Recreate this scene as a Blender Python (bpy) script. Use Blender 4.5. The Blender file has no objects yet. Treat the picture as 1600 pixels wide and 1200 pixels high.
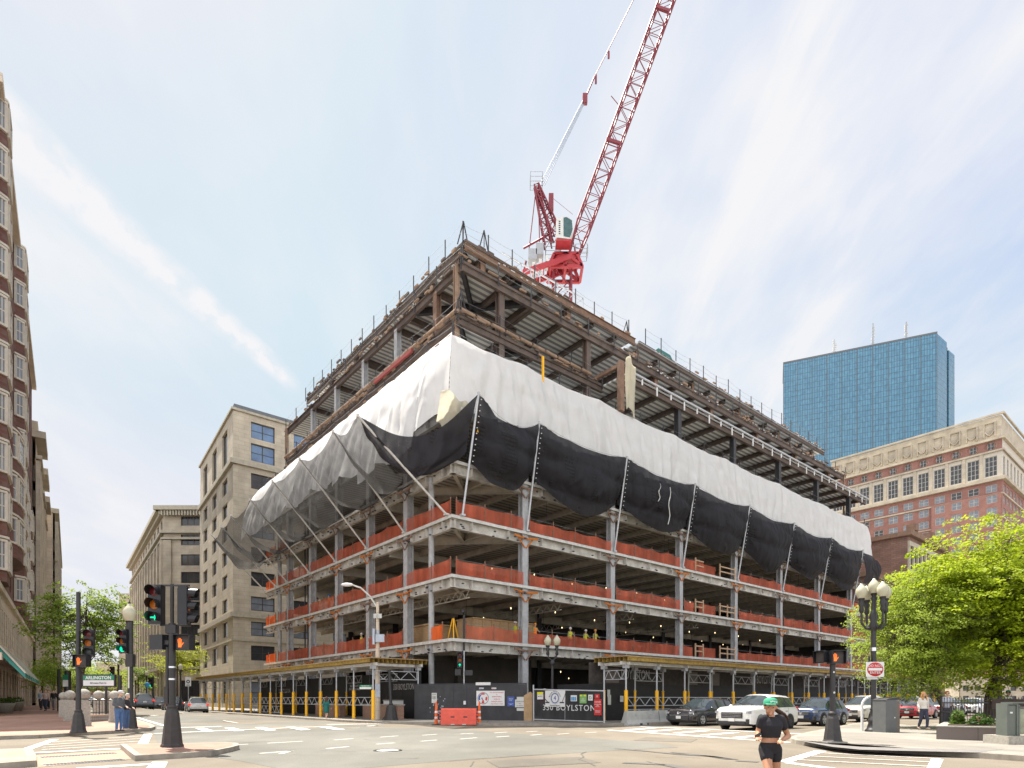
import bpy, bmesh, math, random
from mathutils import Vector, Matrix, noise
random.seed(7)
S = bpy.context.scene
COL = S.collection
PI = math.pi
# ------------------------------------------------------------------ frames
CAMH = 1.55
FP = 950.0                     # focal length in photo pixels
HY = 1092.0                    # horizon row
C0 = Vector((-4.03, 40.73, 0)) # corner of the steel frame
R = Vector((.7682, .6402, 0)); L = Vector((-.6402, .7682, 0))
TH = math.atan2(R.y, R.x)
D2 = Vector((-.5876, .809, 0)); N2 = Vector((.809, .5876, 0))
TH2 = math.atan2(N2.y, N2.x)
def W(a, b, z=0): return C0 + R*a + L*b + Vector((0, 0, z))
def ab(p):
    d = Vector((p[0], p[1], 0)) - C0
    return d.dot(R), d.dot(L)
def G(px, py, z0=0.0):
    d = FP*(CAMH-z0)/(py-HY)
    return Vector(((px-800)/FP*d, d, z0))
def PX(px, py, d): return Vector(((px-800)/FP*d, d, CAMH+(HY-py)/FP*d))
def sm(t):
    t = max(0., min(1., t)); return t*t*(3-2*t)
def gz(x, y):
    a, b = ab((x, y))
    return .5*sm((y-26)/34.)*sm((-a-6.5)/6.)
# ------------------------------------------------------------------ objects
def tag(o, label=None, cat=None, group=None, kind=None):
    if label: o['label'] = label
    if cat: o['category'] = cat
    if group: o['group'] = group
    if kind: o['kind'] = kind
    return o
def empty(name, loc=(0, 0, 0), rz=0, label=None, cat=None, group=None):
    o = bpy.data.objects.new(name, None); COL.objects.link(o)
    o.location = loc; o.rotation_euler = (0, 0, rz); o.empty_display_size = .3
    return tag(o, label, cat, group)
def copy_tree(o, parent=None):
    c = o.copy(); COL.objects.link(c); c.parent = parent
    for ch in list(o.children): copy_tree(ch, c)
    return c
class MB:
    def __init__(s): s.v = []; s.f = []; s.m = []; s.sm = []
    def add(s, vs, fs, m=0, smooth=False):
        n = len(s.v); s.v += [tuple(x) for x in vs]
        for f in fs:
            s.f.append([i+n for i in f]); s.m.append(m); s.sm.append(smooth)
    def box(s, c, d, m=0, rz=0, M=None):
        hx, hy, hz = d[0]/2, d[1]/2, d[2]/2
        vs = [Vector((x*hx, y*hy, z*hz)) for z in (-1, 1) for y in (-1, 1) for x in (-1, 1)]
        if rz:
            q = Matrix.Rotation(rz, 3, 'Z'); vs = [q@v for v in vs]
        if M is not None: vs = [M@v for v in vs]
        c = Vector(c)
        s.add([v+c for v in vs], [(0, 2, 3, 1), (4, 5, 7, 6), (0, 1, 5, 4), (2, 6, 7, 3), (0, 4, 6, 2), (1, 3, 7, 5)], m)
    def b2(s, a, b, m=0):
        s.box([(a[i]+b[i])/2 for i in range(3)], [abs(b[i]-a[i]) for i in range(3)], m)
    def beam(s, p, q, w, h, m=0, up=(0, 0, 1)):
        p = Vector(p); q = Vector(q); d = q-p; l = d.length
        if l < 1e-6: return
        d /= l; u = Vector(up)
        if abs(d.dot(u)) > .99: u = Vector((1, 0, 0))
        x = d.cross(u).normalized(); z = x.cross(d)
        vs = []
        for e in (p, q):
            for sx, sz in ((-1, -1), (1, -1), (1, 1), (-1, 1)): vs.append(e+x*sx*w/2+z*sz*h/2)
        s.add(vs, [(0, 1, 2, 3), (7, 6, 5, 4), (0, 4, 5, 1), (1, 5, 6, 2), (2, 6, 7, 3), (3, 7, 4, 0)], m)
    def ibeam(s, p, q, w, h, m=0, t=.03, up=(0, 0, 1)):
        p = Vector(p); q = Vector(q); d = (q-p).normalized(); u = Vector(up)
        x = d.cross(u).normalized(); z = x.cross(d)
        s.beam(p+z*(h/2-t/2), q+z*(h/2-t/2), w, t, m, up)
        s.beam(p-z*(h/2-t/2), q-z*(h/2-t/2), w, t, m, up)
        s.beam(p, q, t, h-2*t, m, up)
    def tube(s, p, q, r, n=8, m=0, r2=None, cap=True):
        p = Vector(p); q = Vector(q); d = q-p
        if d.length < 1e-6: return
        d.normalize(); r2 = r if r2 is None else r2
        u = Vector((0, 0, 1)) if abs(d.z) < .95 else Vector((1, 0, 0))
        x = d.cross(u).normalized(); y = d.cross(x)
        vs = [p+(x*math.cos(2*PI*i/n)+y*math.sin(2*PI*i/n))*r for i in range(n)]
        vs += [q+(x*math.cos(2*PI*i/n)+y*math.sin(2*PI*i/n))*r2 for i in range(n)]
        s.add(vs, [(i, i+n, (i+1) % n+n, (i+1) % n) for i in range(n)], m, True)
        if cap: s.add(vs, [tuple(range(n)), tuple(range(2*n-1, n-1, -1))], m)
    def path(s, pts, r, n=6, m=0):
        for i in range(len(pts)-1): s.tube(pts[i], pts[i+1], r, n, m)
    def lathe(s, prof, c=(0, 0, 0), n=16, m=0, ax='Z'):
        c = Vector(c); vs = []; k = len(prof)
        for i in range(n):
            a = 2*PI*i/n
            for r, z in prof:
                v = Vector((r*math.cos(a), r*math.sin(a), z))
                if ax == 'Y': v = Vector((v.x, v.z, v.y))
                elif ax == 'X': v = Vector((v.z, v.x, v.y))
                vs.append(v+c)
        fs = []
        for i in range(n):
            j = (i+1) % n
            for t in range(k-1): fs.append((i*k+t, j*k+t, j*k+t+1, i*k+t+1))
        s.add(vs, fs, m, True)
    def prism(s, poly, z0, z1, m=0):
        n = len(poly)
        vs = [(p[0], p[1], z0) for p in poly]+[(p[0], p[1], z1) for p in poly]
        s.add(vs, [tuple(range(n-1, -1, -1)), tuple(range(n, 2*n))]+[(i, (i+1) % n, (i+1) % n+n, i+n) for i in range(n)], m)
    def vprism(s, poly, y0, y1, m=0):            # polygon in x,z extruded along y
        n = len(poly)
        vs = [(p[0], y0, p[1]) for p in poly]+[(p[0], y1, p[1]) for p in poly]
        s.add(vs, [tuple(range(n)), tuple(range(2*n-1, n-1, -1))]+[(i, i+n, (i+1) % n+n, (i+1) % n) for i in range(n)], m)
    def sphere(s, c, r, m=0, nu=12, nv=8, sc=(1, 1, 1)):
        c = Vector(c); vs = []; fs = []
        for j in range(nv+1):
            t = PI*j/nv
            for i in range(nu):
                a = 2*PI*i/nu
                vs.append(c+Vector((math.sin(t)*math.cos(a)*r*sc[0], math.sin(t)*math.sin(a)*r*sc[1], math.cos(t)*r*sc[2])))
        for j in range(nv):
            for i in range(nu):
                k = (i+1) % nu; fs.append((j*nu+i, (j+1)*nu+i, (j+1)*nu+k, j*nu+k))
        s.add(vs, fs, m, True)
    def grid(s, P, m=0, smooth=True, thick=None):   # P[i][j] points
        ni = len(P); nj = len(P[0]); vs = [p for r in P for p in r]
        s.add(vs, [(i*nj+j, (i+1)*nj+j, (i+1)*nj+j+1, i*nj+j+1) for i in range(ni-1) for j in range(nj-1)], m, smooth)
    def build(s, name, mats, parent=None, loc=None, rz=None):
        me = bpy.data.meshes.new(name); me.from_pydata(s.v, [], s.f)
        if not isinstance(mats, (list, tuple)): mats = [mats]
        for m in mats: me.materials.append(m)
        me.polygons.foreach_set('material_index', s.m); me.polygons.foreach_set('use_smooth', s.sm)
        bm = bmesh.new(); bm.from_mesh(me); bmesh.ops.recalc_face_normals(bm, faces=bm.faces)
        bm.to_mesh(me); bm.free(); me.update()
        o = bpy.data.objects.new(name, me); COL.objects.link(o)
        if parent: o.parent = parent
        if loc is not None: o.location = loc
        if rz is not None: o.rotation_euler = (0, 0, rz)
        return o
def inst(o, name, parent, loc=(0, 0, 0), rz=0):      # linked duplicate of a part
    c = o.copy(); COL.objects.link(c); c.parent = parent; c.location = loc; c.rotation_euler = (0, 0, rz)
    return c
TMP = bpy.data.scenes.new('tmp')
def evaluated_mesh(o):
    TMP.collection.objects.link(o); vl = TMP.view_layers[0]; vl.update(); dg = vl.depsgraph
    me = bpy.data.meshes.new_from_object(o.evaluated_get(dg)); bpy.data.objects.remove(o); return me
def text(name, body, size, mat, parent, loc, rot=(PI/2, 0, 0), ext=.004, align='CENTER', sx=1.0, space=1.0, off=0):
    cu = bpy.data.curves.new(name, 'FONT'); cu.body = body; cu.size = size; cu.extrude = ext
    cu.align_x = align; cu.align_y = 'CENTER'; cu.space_character = space; cu.resolution_u = 2; cu.offset = off
    me = evaluated_mesh(bpy.data.objects.new(name, cu)); bpy.data.curves.remove(cu)
    me.materials.clear(); me.materials.append(mat)
    o = bpy.data.objects.new(name, me); COL.objects.link(o); o.parent = parent
    o.location = loc; o.rotation_euler = rot; o.scale = (sx, 1, 1)
    return o
# ------------------------------------------------------------------ materials
M = {}
def mat(name, col, rough=.7, metal=0, var=.12, scale=3., bump=0., bscale=20., col2=None, spec=.4, stretch=None, coat=0, sheen=0):
    m = bpy.data.materials.new(name); m.use_nodes = True; nt = m.node_tree; N = nt.nodes; K = nt.links
    b = N['Principled BSDF']; b.inputs['Roughness'].default_value = rough; b.inputs['Metallic'].default_value = metal
    b.inputs['Specular IOR Level'].default_value = spec
    if coat: b.inputs['Coat Weight'].default_value = coat; b.inputs['Coat Roughness'].default_value = .05
    tc = N.new('ShaderNodeTexCoord'); mp = N.new('ShaderNodeMapping'); K.new(tc.outputs['Object'], mp.inputs[0])
    if stretch: mp.inputs['Scale'].default_value = stretch
    if var or col2:
        n = N.new('ShaderNodeTexNoise'); n.inputs['Scale'].default_value = scale; n.inputs['Detail'].default_value = 7; n.inputs['Roughness'].default_value = .65
        K.new(mp.outputs[0], n.inputs['Vector'])
        r = N.new('ShaderNodeValToRGB'); K.new(n.outputs['Fac'], r.inputs[0])
        r.color_ramp.elements[0].position = .3; r.color_ramp.elements[1].position = .7
        c2 = col2 or tuple(min(1, x*(1+var)) for x in col); c1 = col if col2 else tuple(x*(1-var) for x in col)
        r.color_ramp.elements[0].color = (*c1, 1); r.color_ramp.elements[1].color = (*c2, 1)
        K.new(r.outputs[0], b.inputs['Base Color'])
    else: b.inputs['Base Color'].default_value = (*col, 1)
    if bump:
        n2 = N.new('ShaderNodeTexNoise'); n2.inputs['Scale'].default_value = bscale; n2.inputs['Detail'].default_value = 5
        K.new(mp.outputs[0], n2.inputs['Vector'])
        bp = N.new('ShaderNodeBump'); bp.inputs['Strength'].default_value = bump; bp.inputs['Distance'].default_value = .05
        K.new(n2.outputs['Fac'], bp.inputs['Height']); K.new(bp.outputs[0], b.inputs['Normal'])
    M[name] = m; return m
def emis(name, col, s):
    m = bpy.data.materials.new(name); m.use_nodes = True
    b = m.node_tree.nodes['Principled BSDF']; b.inputs['Base Color'].default_value = (*[c*.5 for c in col], 1)
    b.inputs['Emission Color'].default_value = (*col, 1); b.inputs['Emission Strength'].default_value = s
    M[name] = m; return m
def brickmat(name, c1, c2, mortar, bw, bh, ms=.02, rough=.85, axes='XZ', var=.15, offs=.5, wave=None):
    m = mat(name, c1, rough, var=0); nt = m.node_tree; N = nt.nodes; K = nt.links; b = N['Principled BSDF']
    tc = N.new('ShaderNodeTexCoord'); sp = N.new('ShaderNodeSeparateXYZ'); K.new(tc.outputs['Object'], sp.inputs[0])
    cb = N.new('ShaderNodeCombineXYZ')
    if axes == 'XZ':
        ad = N.new('ShaderNodeMath'); ad.operation = 'ADD'; K.new(sp.outputs[0], ad.inputs[0]); K.new(sp.outputs[1], ad.inputs[1])
        K.new(ad.outputs[0], cb.inputs[0]); K.new(sp.outputs[2], cb.inputs[1])
    else:
        K.new(sp.outputs[0], cb.inputs[0]); K.new(sp.outputs[1], cb.inputs[1])
    t = N.new('ShaderNodeTexBrick'); K.new(cb.outputs[0], t.inputs['Vector'])
    t.inputs['Scale'].default_value = 1; t.inputs['Brick Width'].default_value = bw; t.inputs['Row Height'].default_value = bh
    t.inputs['Mortar Size'].default_value = ms; t.offset = offs
    t.inputs['Color1'].default_value = (*c1, 1); t.inputs['Color2'].default_value = (*c2, 1); t.inputs['Mortar'].default_value = (*mortar, 1)
    n = N.new('ShaderNodeTexNoise'); n.inputs['Scale'].default_value = .45; n.inputs['Detail'].default_value = 8
    K.new(tc.outputs['Object'], n.inputs['Vector'])
    mr = N.new('ShaderNodeMapRange'); K.new(n.outputs['Fac'], mr.inputs[0]); mr.inputs[1].default_value = .3; mr.inputs[2].default_value = .7
    mr.inputs[3].default_value = 1-var; mr.inputs[4].default_value = 1+var
    mx = N.new('ShaderNodeVectorMath'); mx.operation = 'MULTIPLY'
    K.new(t.outputs['Color'], mx.inputs[0]); K.new(mr.outputs[0], mx.inputs[1]); K.new(mx.outputs[0], b.inputs['Base Color'])
    return m
def glassy(name, col, rough=.08, spec=.8, metal=0):
    m = mat(name, col, rough, metal=metal, var=.25, scale=.6, spec=spec); return m
def netmat(name, col, alpha, cell=.12, weave=True):
    m = bpy.data.materials.new(name); m.use_nodes = True; nt = m.node_tree; N = nt.nodes; K = nt.links; b = N['Principled BSDF']
    b.inputs['Roughness'].default_value = .75
    tc = N.new('ShaderNodeTexCoord')
    n = N.new('ShaderNodeTexNoise'); n.inputs['Scale'].default_value = 1.3; n.inputs['Detail'].default_value = 6
    mp = N.new('ShaderNodeMapping'); mp.inputs['Scale'].default_value = (1, 1, .3); K.new(tc.outputs['Object'], mp.inputs[0]); K.new(mp.outputs[0], n.inputs['Vector'])
    r = N.new('ShaderNodeValToRGB'); K.new(n.outputs['Fac'], r.inputs[0])
    r.color_ramp.elements[0].position = .3; r.color_ramp.elements[1].position = .72
    r.color_ramp.elements[0].color = (*[c*.8 for c in col], 1); r.color_ramp.elements[1].color = (*[min(1, c*1.35) for c in col], 1)
    K.new(r.outputs[0], b.inputs['Base Color'])
    tl = N.new('ShaderNodeBsdfTranslucent'); K.new(r.outputs[0], tl.inputs[0])
    ms = N.new('ShaderNodeMixShader'); ms.inputs[0].default_value = .35
    K.new(b.outputs[0], ms.inputs[1]); K.new(tl.outputs[0], ms.inputs[2])
    tr = N.new('ShaderNodeBsdfTransparent'); m2 = N.new('ShaderNodeMixShader')
    mr = N.new('ShaderNodeMapRange'); K.new(n.outputs['Fac'], mr.inputs[0]); mr.inputs[1].default_value = .3; mr.inputs[2].default_value = .7
    mr.inputs[3].default_value = max(0, alpha-.08); mr.inputs[4].default_value = min(1, alpha+.06)
    K.new(mr.outputs[0], m2.inputs[0]); K.new(tr.outputs[0], m2.inputs[1]); K.new(ms.outputs[0], m2.inputs[2])
    K.new(m2.outputs[0], N['Material Output'].inputs[0]); M[name] = m; return m
def clothmat(name, col, trans=.35, var=.1, scale=1.2, rough=.8):
    m = mat(name, col, rough, var=var, scale=scale); nt = m.node_tree; N = nt.nodes; K = nt.links; b = N['Principled BSDF']
    tl = N.new('ShaderNodeBsdfTranslucent'); tl.inputs[0].default_value = (*col, 1)
    ms = N.new('ShaderNodeMixShader'); ms.inputs[0].default_value = trans
    K.new(b.outputs[0], ms.inputs[1]); K.new(tl.outputs[0], ms.inputs[2]); K.new(ms.outputs[0], N['Material Output'].inputs[0]); return m
def leafmat(name, col, col2, trans=.5):
    m = mat(name, col, .55, var=0, col2=col2, scale=.7, spec=.3); nt = m.node_tree; N = nt.nodes; K = nt.links; b = N['Principled BSDF']
    r = [n for n in N if n.type == 'VALTORGB'][0]
    tl = N.new('ShaderNodeBsdfTranslucent'); K.new(r.outputs[0], tl.inputs[0])
    ms = N.new('ShaderNodeMixShader'); ms.inputs[0].default_value = trans
    K.new(b.outputs[0], ms.inputs[1]); K.new(tl.outputs[0], ms.inputs[2]); K.new(ms.outputs[0], N['Material Output'].inputs[0]); return m

mat('asphalt', (.155, .13, .098), .95, var=.0, col2=(.195, .168, .13), scale=.35, bump=.25, bscale=60)
mat('asphalt_new', (.13, .126, .108), .93, var=0, col2=(.155, .15, .13), scale=.5, bump=.2, bscale=70)
mat('tar', (.1, .095, .085), .8)
mat('paint_white', (.62, .6, .56), .8, var=.0, col2=(.78, .77, .74), scale=6)
mat('paint_worn', (.36, .33, .28), .85, var=.0, col2=(.68, .66, .62), scale=9)
brickmat('concrete_walk', (.235, .215, .185), (.26, .24, .205), (.15, .135, .12), 1.5, 1.5, .02, axes='XY', offs=0)
brickmat('brick_walk', (.33, .17, .12), (.4, .23, .17), (.3, .22, .17), .32, .14, .012, axes='XY')
brickmat('brick_pad', (.38, .22, .15), (.42, .26, .18), (.25, .17, .12), .6, .35, .02, axes='XY')
mat('granite', (.3, .28, .24), .85, var=.25, scale=12)
mat('kerb', (.27, .24, .2), .9, var=.25, scale=3)
mat('dark_paving', (.17, .16, .15), .9, var=.2, scale=5)
mat('black_iron', (.018, .017, .018), .45, var=.2, spec=.5)
mat('black_plastic', (.013, .013, .016), .35, var=.2)
mat('rubber', (.018, .018, .018), .8)
mat('chrome', (.6, .6, .62), .2, metal=.9)
mat('grey_metal', (.33, .34, .35), .45, metal=.5, var=.15)
mat('galv', (.47, .48, .5), .5, metal=.35, var=.15, scale=4)
mat('white_steel', (.62, .6, .55), .75, var=0, col2=(.32, .3, .27), scale=1.6)
mat('grey_steel', (.42, .43, .445), .7, var=0, col2=(.27, .265, .26), scale=2.2)
mat('beige_spray', (.50, .465, .40), .95, var=0, col2=(.31, .285, .24), scale=1.1)
mat('rust_steel', (.14, .085, .06), .85, var=0, col2=(.24, .15, .10), scale=2.0)
mat('brown_steel', (.08, .062, .055), .8, var=0, col2=(.15, .112, .092), scale=1.4)
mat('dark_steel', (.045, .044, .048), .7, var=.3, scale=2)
mat('tan_rust', (.26, .175, .12), .85, var=.3, scale=3)
mat('primer_orange', (.42, .13, .02), .8, var=.35, scale=4)
mat('deck_under', (.17, .155, .135), .95, var=.3, scale=.5)
mat('slab_edge', (.5, .49, .46), .8, var=.2, scale=3)
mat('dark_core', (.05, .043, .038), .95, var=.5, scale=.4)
mat('scaf', (.42, .43, .45), .5, metal=.4)
mat('yellow', (.80, .42, .015), .55, var=.1)
mat('yellow_alu', (.42, .28, .05), .7, var=0, col2=(.14, .085, .03), scale=5)
mat('wood', (.34, .22, .11), .85, var=.3, scale=2, stretch=(1, 1, 6))
mat('wood_rail', (.42, .28, .18), .85, var=.3)
mat('plywood', (.36, .24, .13), .85, var=.2)
mat('board_black', (.017, .017, .019), .6, var=.3, scale=1.5)
mat('board_side', (.035, .035, .038), .6, var=.3, scale=1.5)
mat('letter', (.42, .42, .42), .6)
mat('white_board', (.62, .62, .61), .6, var=.05)
mat('paper', (.5, .5, .47), .7, var=.1)
mat('sign_red', (.5, .03, .03), .5, var=.05)
mat('sign_blue', (.04, .08, .28), .5)
mat('sign_lblue', (.05, .25, .5), .5)
mat('sign_green', (.015, .19, .09), .5)
mat('sign_lgreen', (.18, .36, .12), .5)
mat('sign_yellow', (.65, .6, .02), .5)
mat('ink', (.03, .03, .04), .6)
mat('barrier_red', (.62, .085, .05), .5, var=.15, scale=4, spec=.4)
mat('orange', (.75, .13, .02), .55)
mat('orange_cloth', (.85, .17, .03), .7)
mat('white_strip', (.7, .7, .66), .4)
mat('jersey', (.36, .36, .34), .9, var=.15, scale=2.5, bump=.2)
clothmat('tarp', (.84, .83, .81), .4, var=.05)
clothmat('tarp_yellow', (.6, .56, .44), .4)
netmat('net_black', (.013, .012, .016), .96)
netmat('net_left', (.045, .044, .043), .70)
netmat('mesh_orange', (.55, .12, .06), .7)
netmat('mesh_bright', (.85, .13, .02), .9)
mat('crane_red', (.19, .028, .04), .5, var=.15)
mat('crane_red2', (.36, .032, .04), .5, var=.15)
mat('crane_white', (.55, .55, .52), .5)
mat('rope', (.36, .4, .46), .5)
def wrinkle(m, sc, st, stretch=(1, 1, .35), dist=.15):
    nt = m.node_tree; N = nt.nodes; K = nt.links; b = N['Principled BSDF']; tc = N.new('ShaderNodeTexCoord'); mp = N.new('ShaderNodeMapping'); mp.inputs['Scale'].default_value = stretch; K.new(tc.outputs['Object'], mp.inputs[0])
    n = N.new('ShaderNodeTexNoise'); n.noise_type = 'RIDGED_MULTIFRACTAL'; n.inputs['Scale'].default_value = sc; n.inputs['Detail'].default_value = 4; n.inputs['Distortion'].default_value = .6; K.new(mp.outputs[0], n.inputs['Vector'])
    bp = N.new('ShaderNodeBump'); bp.inputs['Strength'].default_value = st; bp.inputs['Distance'].default_value = dist; K.new(n.outputs['Fac'], bp.inputs['Height'])
    for q in N:
        if q.type in ('BSDF_PRINCIPLED', 'BSDF_TRANSLUCENT'): K.new(bp.outputs[0], q.inputs['Normal'])
wrinkle(M['tarp'], .7, .8, dist=.45); wrinkle(M['tarp_yellow'], 1.2, .5); wrinkle(M['net_black'], .9, 1.0, (1, 1, .6), .4); wrinkle(M['net_left'], .9, .6); wrinkle(M['mesh_orange'], 2.0, .8)
def weather(m, lo=.76, hi=1.1, sc=.13, speck=.12):
    nt = m.node_tree; N = nt.nodes; K = nt.links; b = N['Principled BSDF']; src = b.inputs['Base Color'].links[0].from_socket
    tc = N.new('ShaderNodeTexCoord'); last = src
    for s_, a, c, st in ((sc, lo, hi, (1, 1, 1)), (sc*5, .9, 1.06, (1, .35, 1)), (28, 1-speck, 1+speck, (1, 1, 1))):
        mp = N.new('ShaderNodeMapping'); mp.inputs['Scale'].default_value = st; mp.inputs['Rotation'].default_value = (0, 0, .7); K.new(tc.outputs['Object'], mp.inputs[0])
        n = N.new('ShaderNodeTexNoise'); n.inputs['Scale'].default_value = s_; n.inputs['Detail'].default_value = 8; K.new(mp.outputs[0], n.inputs['Vector'])
        r = N.new('ShaderNodeMapRange'); K.new(n.outputs['Fac'], r.inputs[0]); r.inputs[1].default_value = .35; r.inputs[2].default_value = .65; r.inputs[3].default_value = a; r.inputs[4].default_value = c
        v = N.new('ShaderNodeVectorMath'); v.operation = 'MULTIPLY'; K.new(last, v.inputs[0]); K.new(r.outputs[0], v.inputs[1]); last = v.outputs[0]
    K.new(last, b.inputs['Base Color'])
for k_ in ('asphalt', 'asphalt_new', 'concrete_walk', 'brick_walk'): weather(M[k_])
# decking with ribs
def ribmat(name, c1, c2, freq, metal=.3, rough=.5, ax=1):
    m = mat(name, c1, rough, metal=metal, var=0); nt = m.node_tree; N = nt.nodes; K = nt.links; b = N['Principled BSDF']
    tc = N.new('ShaderNodeTexCoord'); w = N.new('ShaderNodeTexWave'); w.wave_type = 'BANDS'; w.bands_direction = 'XYZ'[ax]
    w.inputs['Scale'].default_value = freq; K.new(tc.outputs['Object'], w.inputs['Vector'])
    r = N.new('ShaderNodeValToRGB'); K.new(w.outputs['Fac'], r.inputs[0]); r.color_ramp.elements[0].position = .35; r.color_ramp.elements[1].position = .6
    r.color_ramp.elements[0].color = (*c1, 1); r.color_ramp.elements[1].color = (*c2, 1); K.new(r.outputs[0], b.inputs['Base Color'])
    return m
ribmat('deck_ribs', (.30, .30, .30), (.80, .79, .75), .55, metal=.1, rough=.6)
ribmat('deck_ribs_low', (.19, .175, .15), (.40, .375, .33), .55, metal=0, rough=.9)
# ------------------------------------------------------------------ camera, sun, sky
cam = bpy.data.cameras.new('camera'); co = bpy.data.objects.new('camera', cam); COL.objects.link(co)
co.location = (0, 0, CAMH); co.rotation_euler = (PI/2, 0, 0); cam.sensor_width = 36; cam.lens = FP/1600*36
cam.shift_y = (HY-600)/1600; cam.clip_end = 6000; cam.clip_start = .1; S.camera = co
SAZ, SEL = math.radians(47), math.radians(65)      # degrees left of straight ahead, elevation
sun = bpy.data.lights.new('sun', 'SUN'); sun.energy = 3.2; sun.angle = math.radians(.5); sun.color = (1, .94, .85)
so = bpy.data.objects.new('sun', sun); COL.objects.link(so)
sd = Vector((-math.sin(SAZ)*math.cos(SEL), math.cos(SAZ)*math.cos(SEL), math.sin(SEL)))
so.rotation_euler = sd.to_track_quat('Z', 'Y').to_euler()
wd = bpy.data.worlds.new('World'); S.world = wd; wd.use_nodes = True
nt = wd.node_tree; N = nt.nodes; K = nt.links; bg = N['Background']; out = N['World Output']
sky = N.new('ShaderNodeTexSky'); sky.sky_type = 'NISHITA'; sky.sun_disc = False
sky.sun_elevation = SEL; sky.sun_rotation = -SAZ; sky.air_density = 1.0; sky.dust_density = .5; sky.ozone_density = 1.2
bg.inputs[1].default_value = .064
tc = N.new('ShaderNodeTexCoord')
def vdot(vec, v):
    n = N.new('ShaderNodeVectorMath'); n.operation = 'DOT_PRODUCT'; K.new(vec, n.inputs[0]); n.inputs[1].default_value = v; return n.outputs['Value']
def mth(op, a, b=None, c=None):
    n = N.new('ShaderNodeMath'); n.operation = op
    for i, x in enumerate((a, b, c)):
        if x is None: continue
        if isinstance(x, (int, float)): n.inputs[i].default_value = x
        else: K.new(x, n.inputs[i])
    return n.outputs[0]
def mrange(x, a, b, c=0, d=1, smooth=True):
    n = N.new('ShaderNodeMapRange'); K.new(x, n.inputs[0])
    if smooth: n.interpolation_type = 'SMOOTHSTEP'
    for i, q in zip((1, 2, 3, 4), (a, b, c, d)): n.inputs[i].default_value = q
    return n.outputs[0]
dirv = tc.outputs['Generated']
# clouds: project the direction on a high layer
sp = N.new('ShaderNodeSeparateXYZ'); K.new(dirv, sp.inputs[0])
zz = mth('ADD', mth('MAXIMUM', sp.outputs[2], 0.0), .12)
cx = mth('DIVIDE', sp.outputs[0], zz); cy = mth('DIVIDE', sp.outputs[1], zz)
cb = N.new('ShaderNodeCombineXYZ'); K.new(cx, cb.inputs[0]); K.new(cy, cb.inputs[1])
n1 = N.new('ShaderNodeTexNoise'); n1.inputs['Scale'].default_value = .9; n1.inputs['Detail'].default_value = 9; n1.inputs['Roughness'].default_value = .55; n1.inputs['Distortion'].default_value = .5
mpn = N.new('ShaderNodeMapping'); mpn.inputs['Rotation'].default_value = (0, 0, .7); mpn.inputs['Scale'].default_value = (1.0, .5, 1); mpn.inputs['Location'].default_value = (2.3, 1.1, 0)
K.new(cb.outputs[0], mpn.inputs[0]); K.new(mpn.outputs[0], n1.inputs['Vector'])
n2 = N.new('ShaderNodeTexNoise'); n2.inputs['Scale'].default_value = 6; n2.inputs['Detail'].default_value = 8; K.new(mpn.outputs[0], n2.inputs['Vector'])
cl = mrange(n1.outputs['Fac'], .34, .64)
cl = mth('MULTIPLY', cl, mrange(n2.outputs['Fac'], .25, .7, .5, 1))
mp3 = N.new('ShaderNodeMapping'); mp3.inputs['Rotation'].default_value = (0, 0, -.5); mp3.inputs['Scale'].default_value = (3.2, .55, 1); K.new(cb.outputs[0], mp3.inputs[0])
n3 = N.new('ShaderNodeTexNoise'); n3.inputs['Scale'].default_value = 1.1; n3.inputs['Detail'].default_value = 10; n3.inputs['Roughness'].default_value = .62; n3.inputs['Distortion'].default_value = 1.2; K.new(mp3.outputs[0], n3.inputs['Vector'])
cl = mth('MINIMUM', mth('ADD', cl, mth('MULTIPLY', mrange(n3.outputs['Fac'], .5, .75), .25)), 1.0)
# brightening towards the sun
glow = mrange(vdot(dirv, tuple(sd)), .35, .98)
hor = mrange(sp.outputs[2], .42, .0)
# contrail
p1 = PX(15, 205, 1)-Vector((0, 0, CAMH)); p2 = PX(465, 606, 1)-Vector((0, 0, CAMH))
nn = p1.cross(p2).normalized()
dist = mth('ABSOLUTE', mth('ADD', vdot(dirv, tuple(nn)), mth('MULTIPLY', mth('SUBTRACT', n2.outputs['Fac'], .5), .02)))
al = (p2.normalized()-p1.normalized()).normalized()
alo = vdot(dirv, tuple(al))
t1 = p1.normalized().dot(al); t2 = p2.normalized().dot(al)
wdt = mrange(alo, t1, t2, .034, .012, False)
trail = mth('SUBTRACT', 1.0, mth('MINIMUM', mth('DIVIDE', dist, wdt), 1.0))
n4 = N.new('ShaderNodeTexNoise'); n4.inputs['Scale'].default_value = 38; n4.inputs['Detail'].default_value = 6; K.new(dirv, n4.inputs['Vector'])
trail = mth('MULTIPLY', trail, mrange(n4.outputs['Fac'], .3, .62, .25, 1)); trail = mth('MULTIPLY', trail, mrange(n2.outputs['Fac'], .3, .6, .55, 1))
trail = mth('MULTIPLY', trail, mrange(alo, t2+.015, t2-.03)); trail = mth('MULTIPLY', trail, mrange(alo, t1-.6, t1-.1))
front = mrange(vdot(dirv, (0, 1, 0)), 0, .1)
trail = mth('MULTIPLY', trail, front)
tot = mth('MINIMUM', mth('ADD', mth('MULTIPLY', cl, .7), mth('MINIMUM', mth('MULTIPLY', trail, 1.15), 1.0)), 1.0)
tot = mth('MINIMUM', mth('ADD', tot, mth('MULTIPLY', glow, .22)), 1.0)
tot = mth('MINIMUM', mth('ADD', tot, .2), 1.0)
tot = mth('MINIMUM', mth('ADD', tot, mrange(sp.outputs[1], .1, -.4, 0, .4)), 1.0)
tot = mth('MINIMUM', mth('ADD', tot, mth('MULTIPLY', hor, .1)), 1.0)
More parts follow.
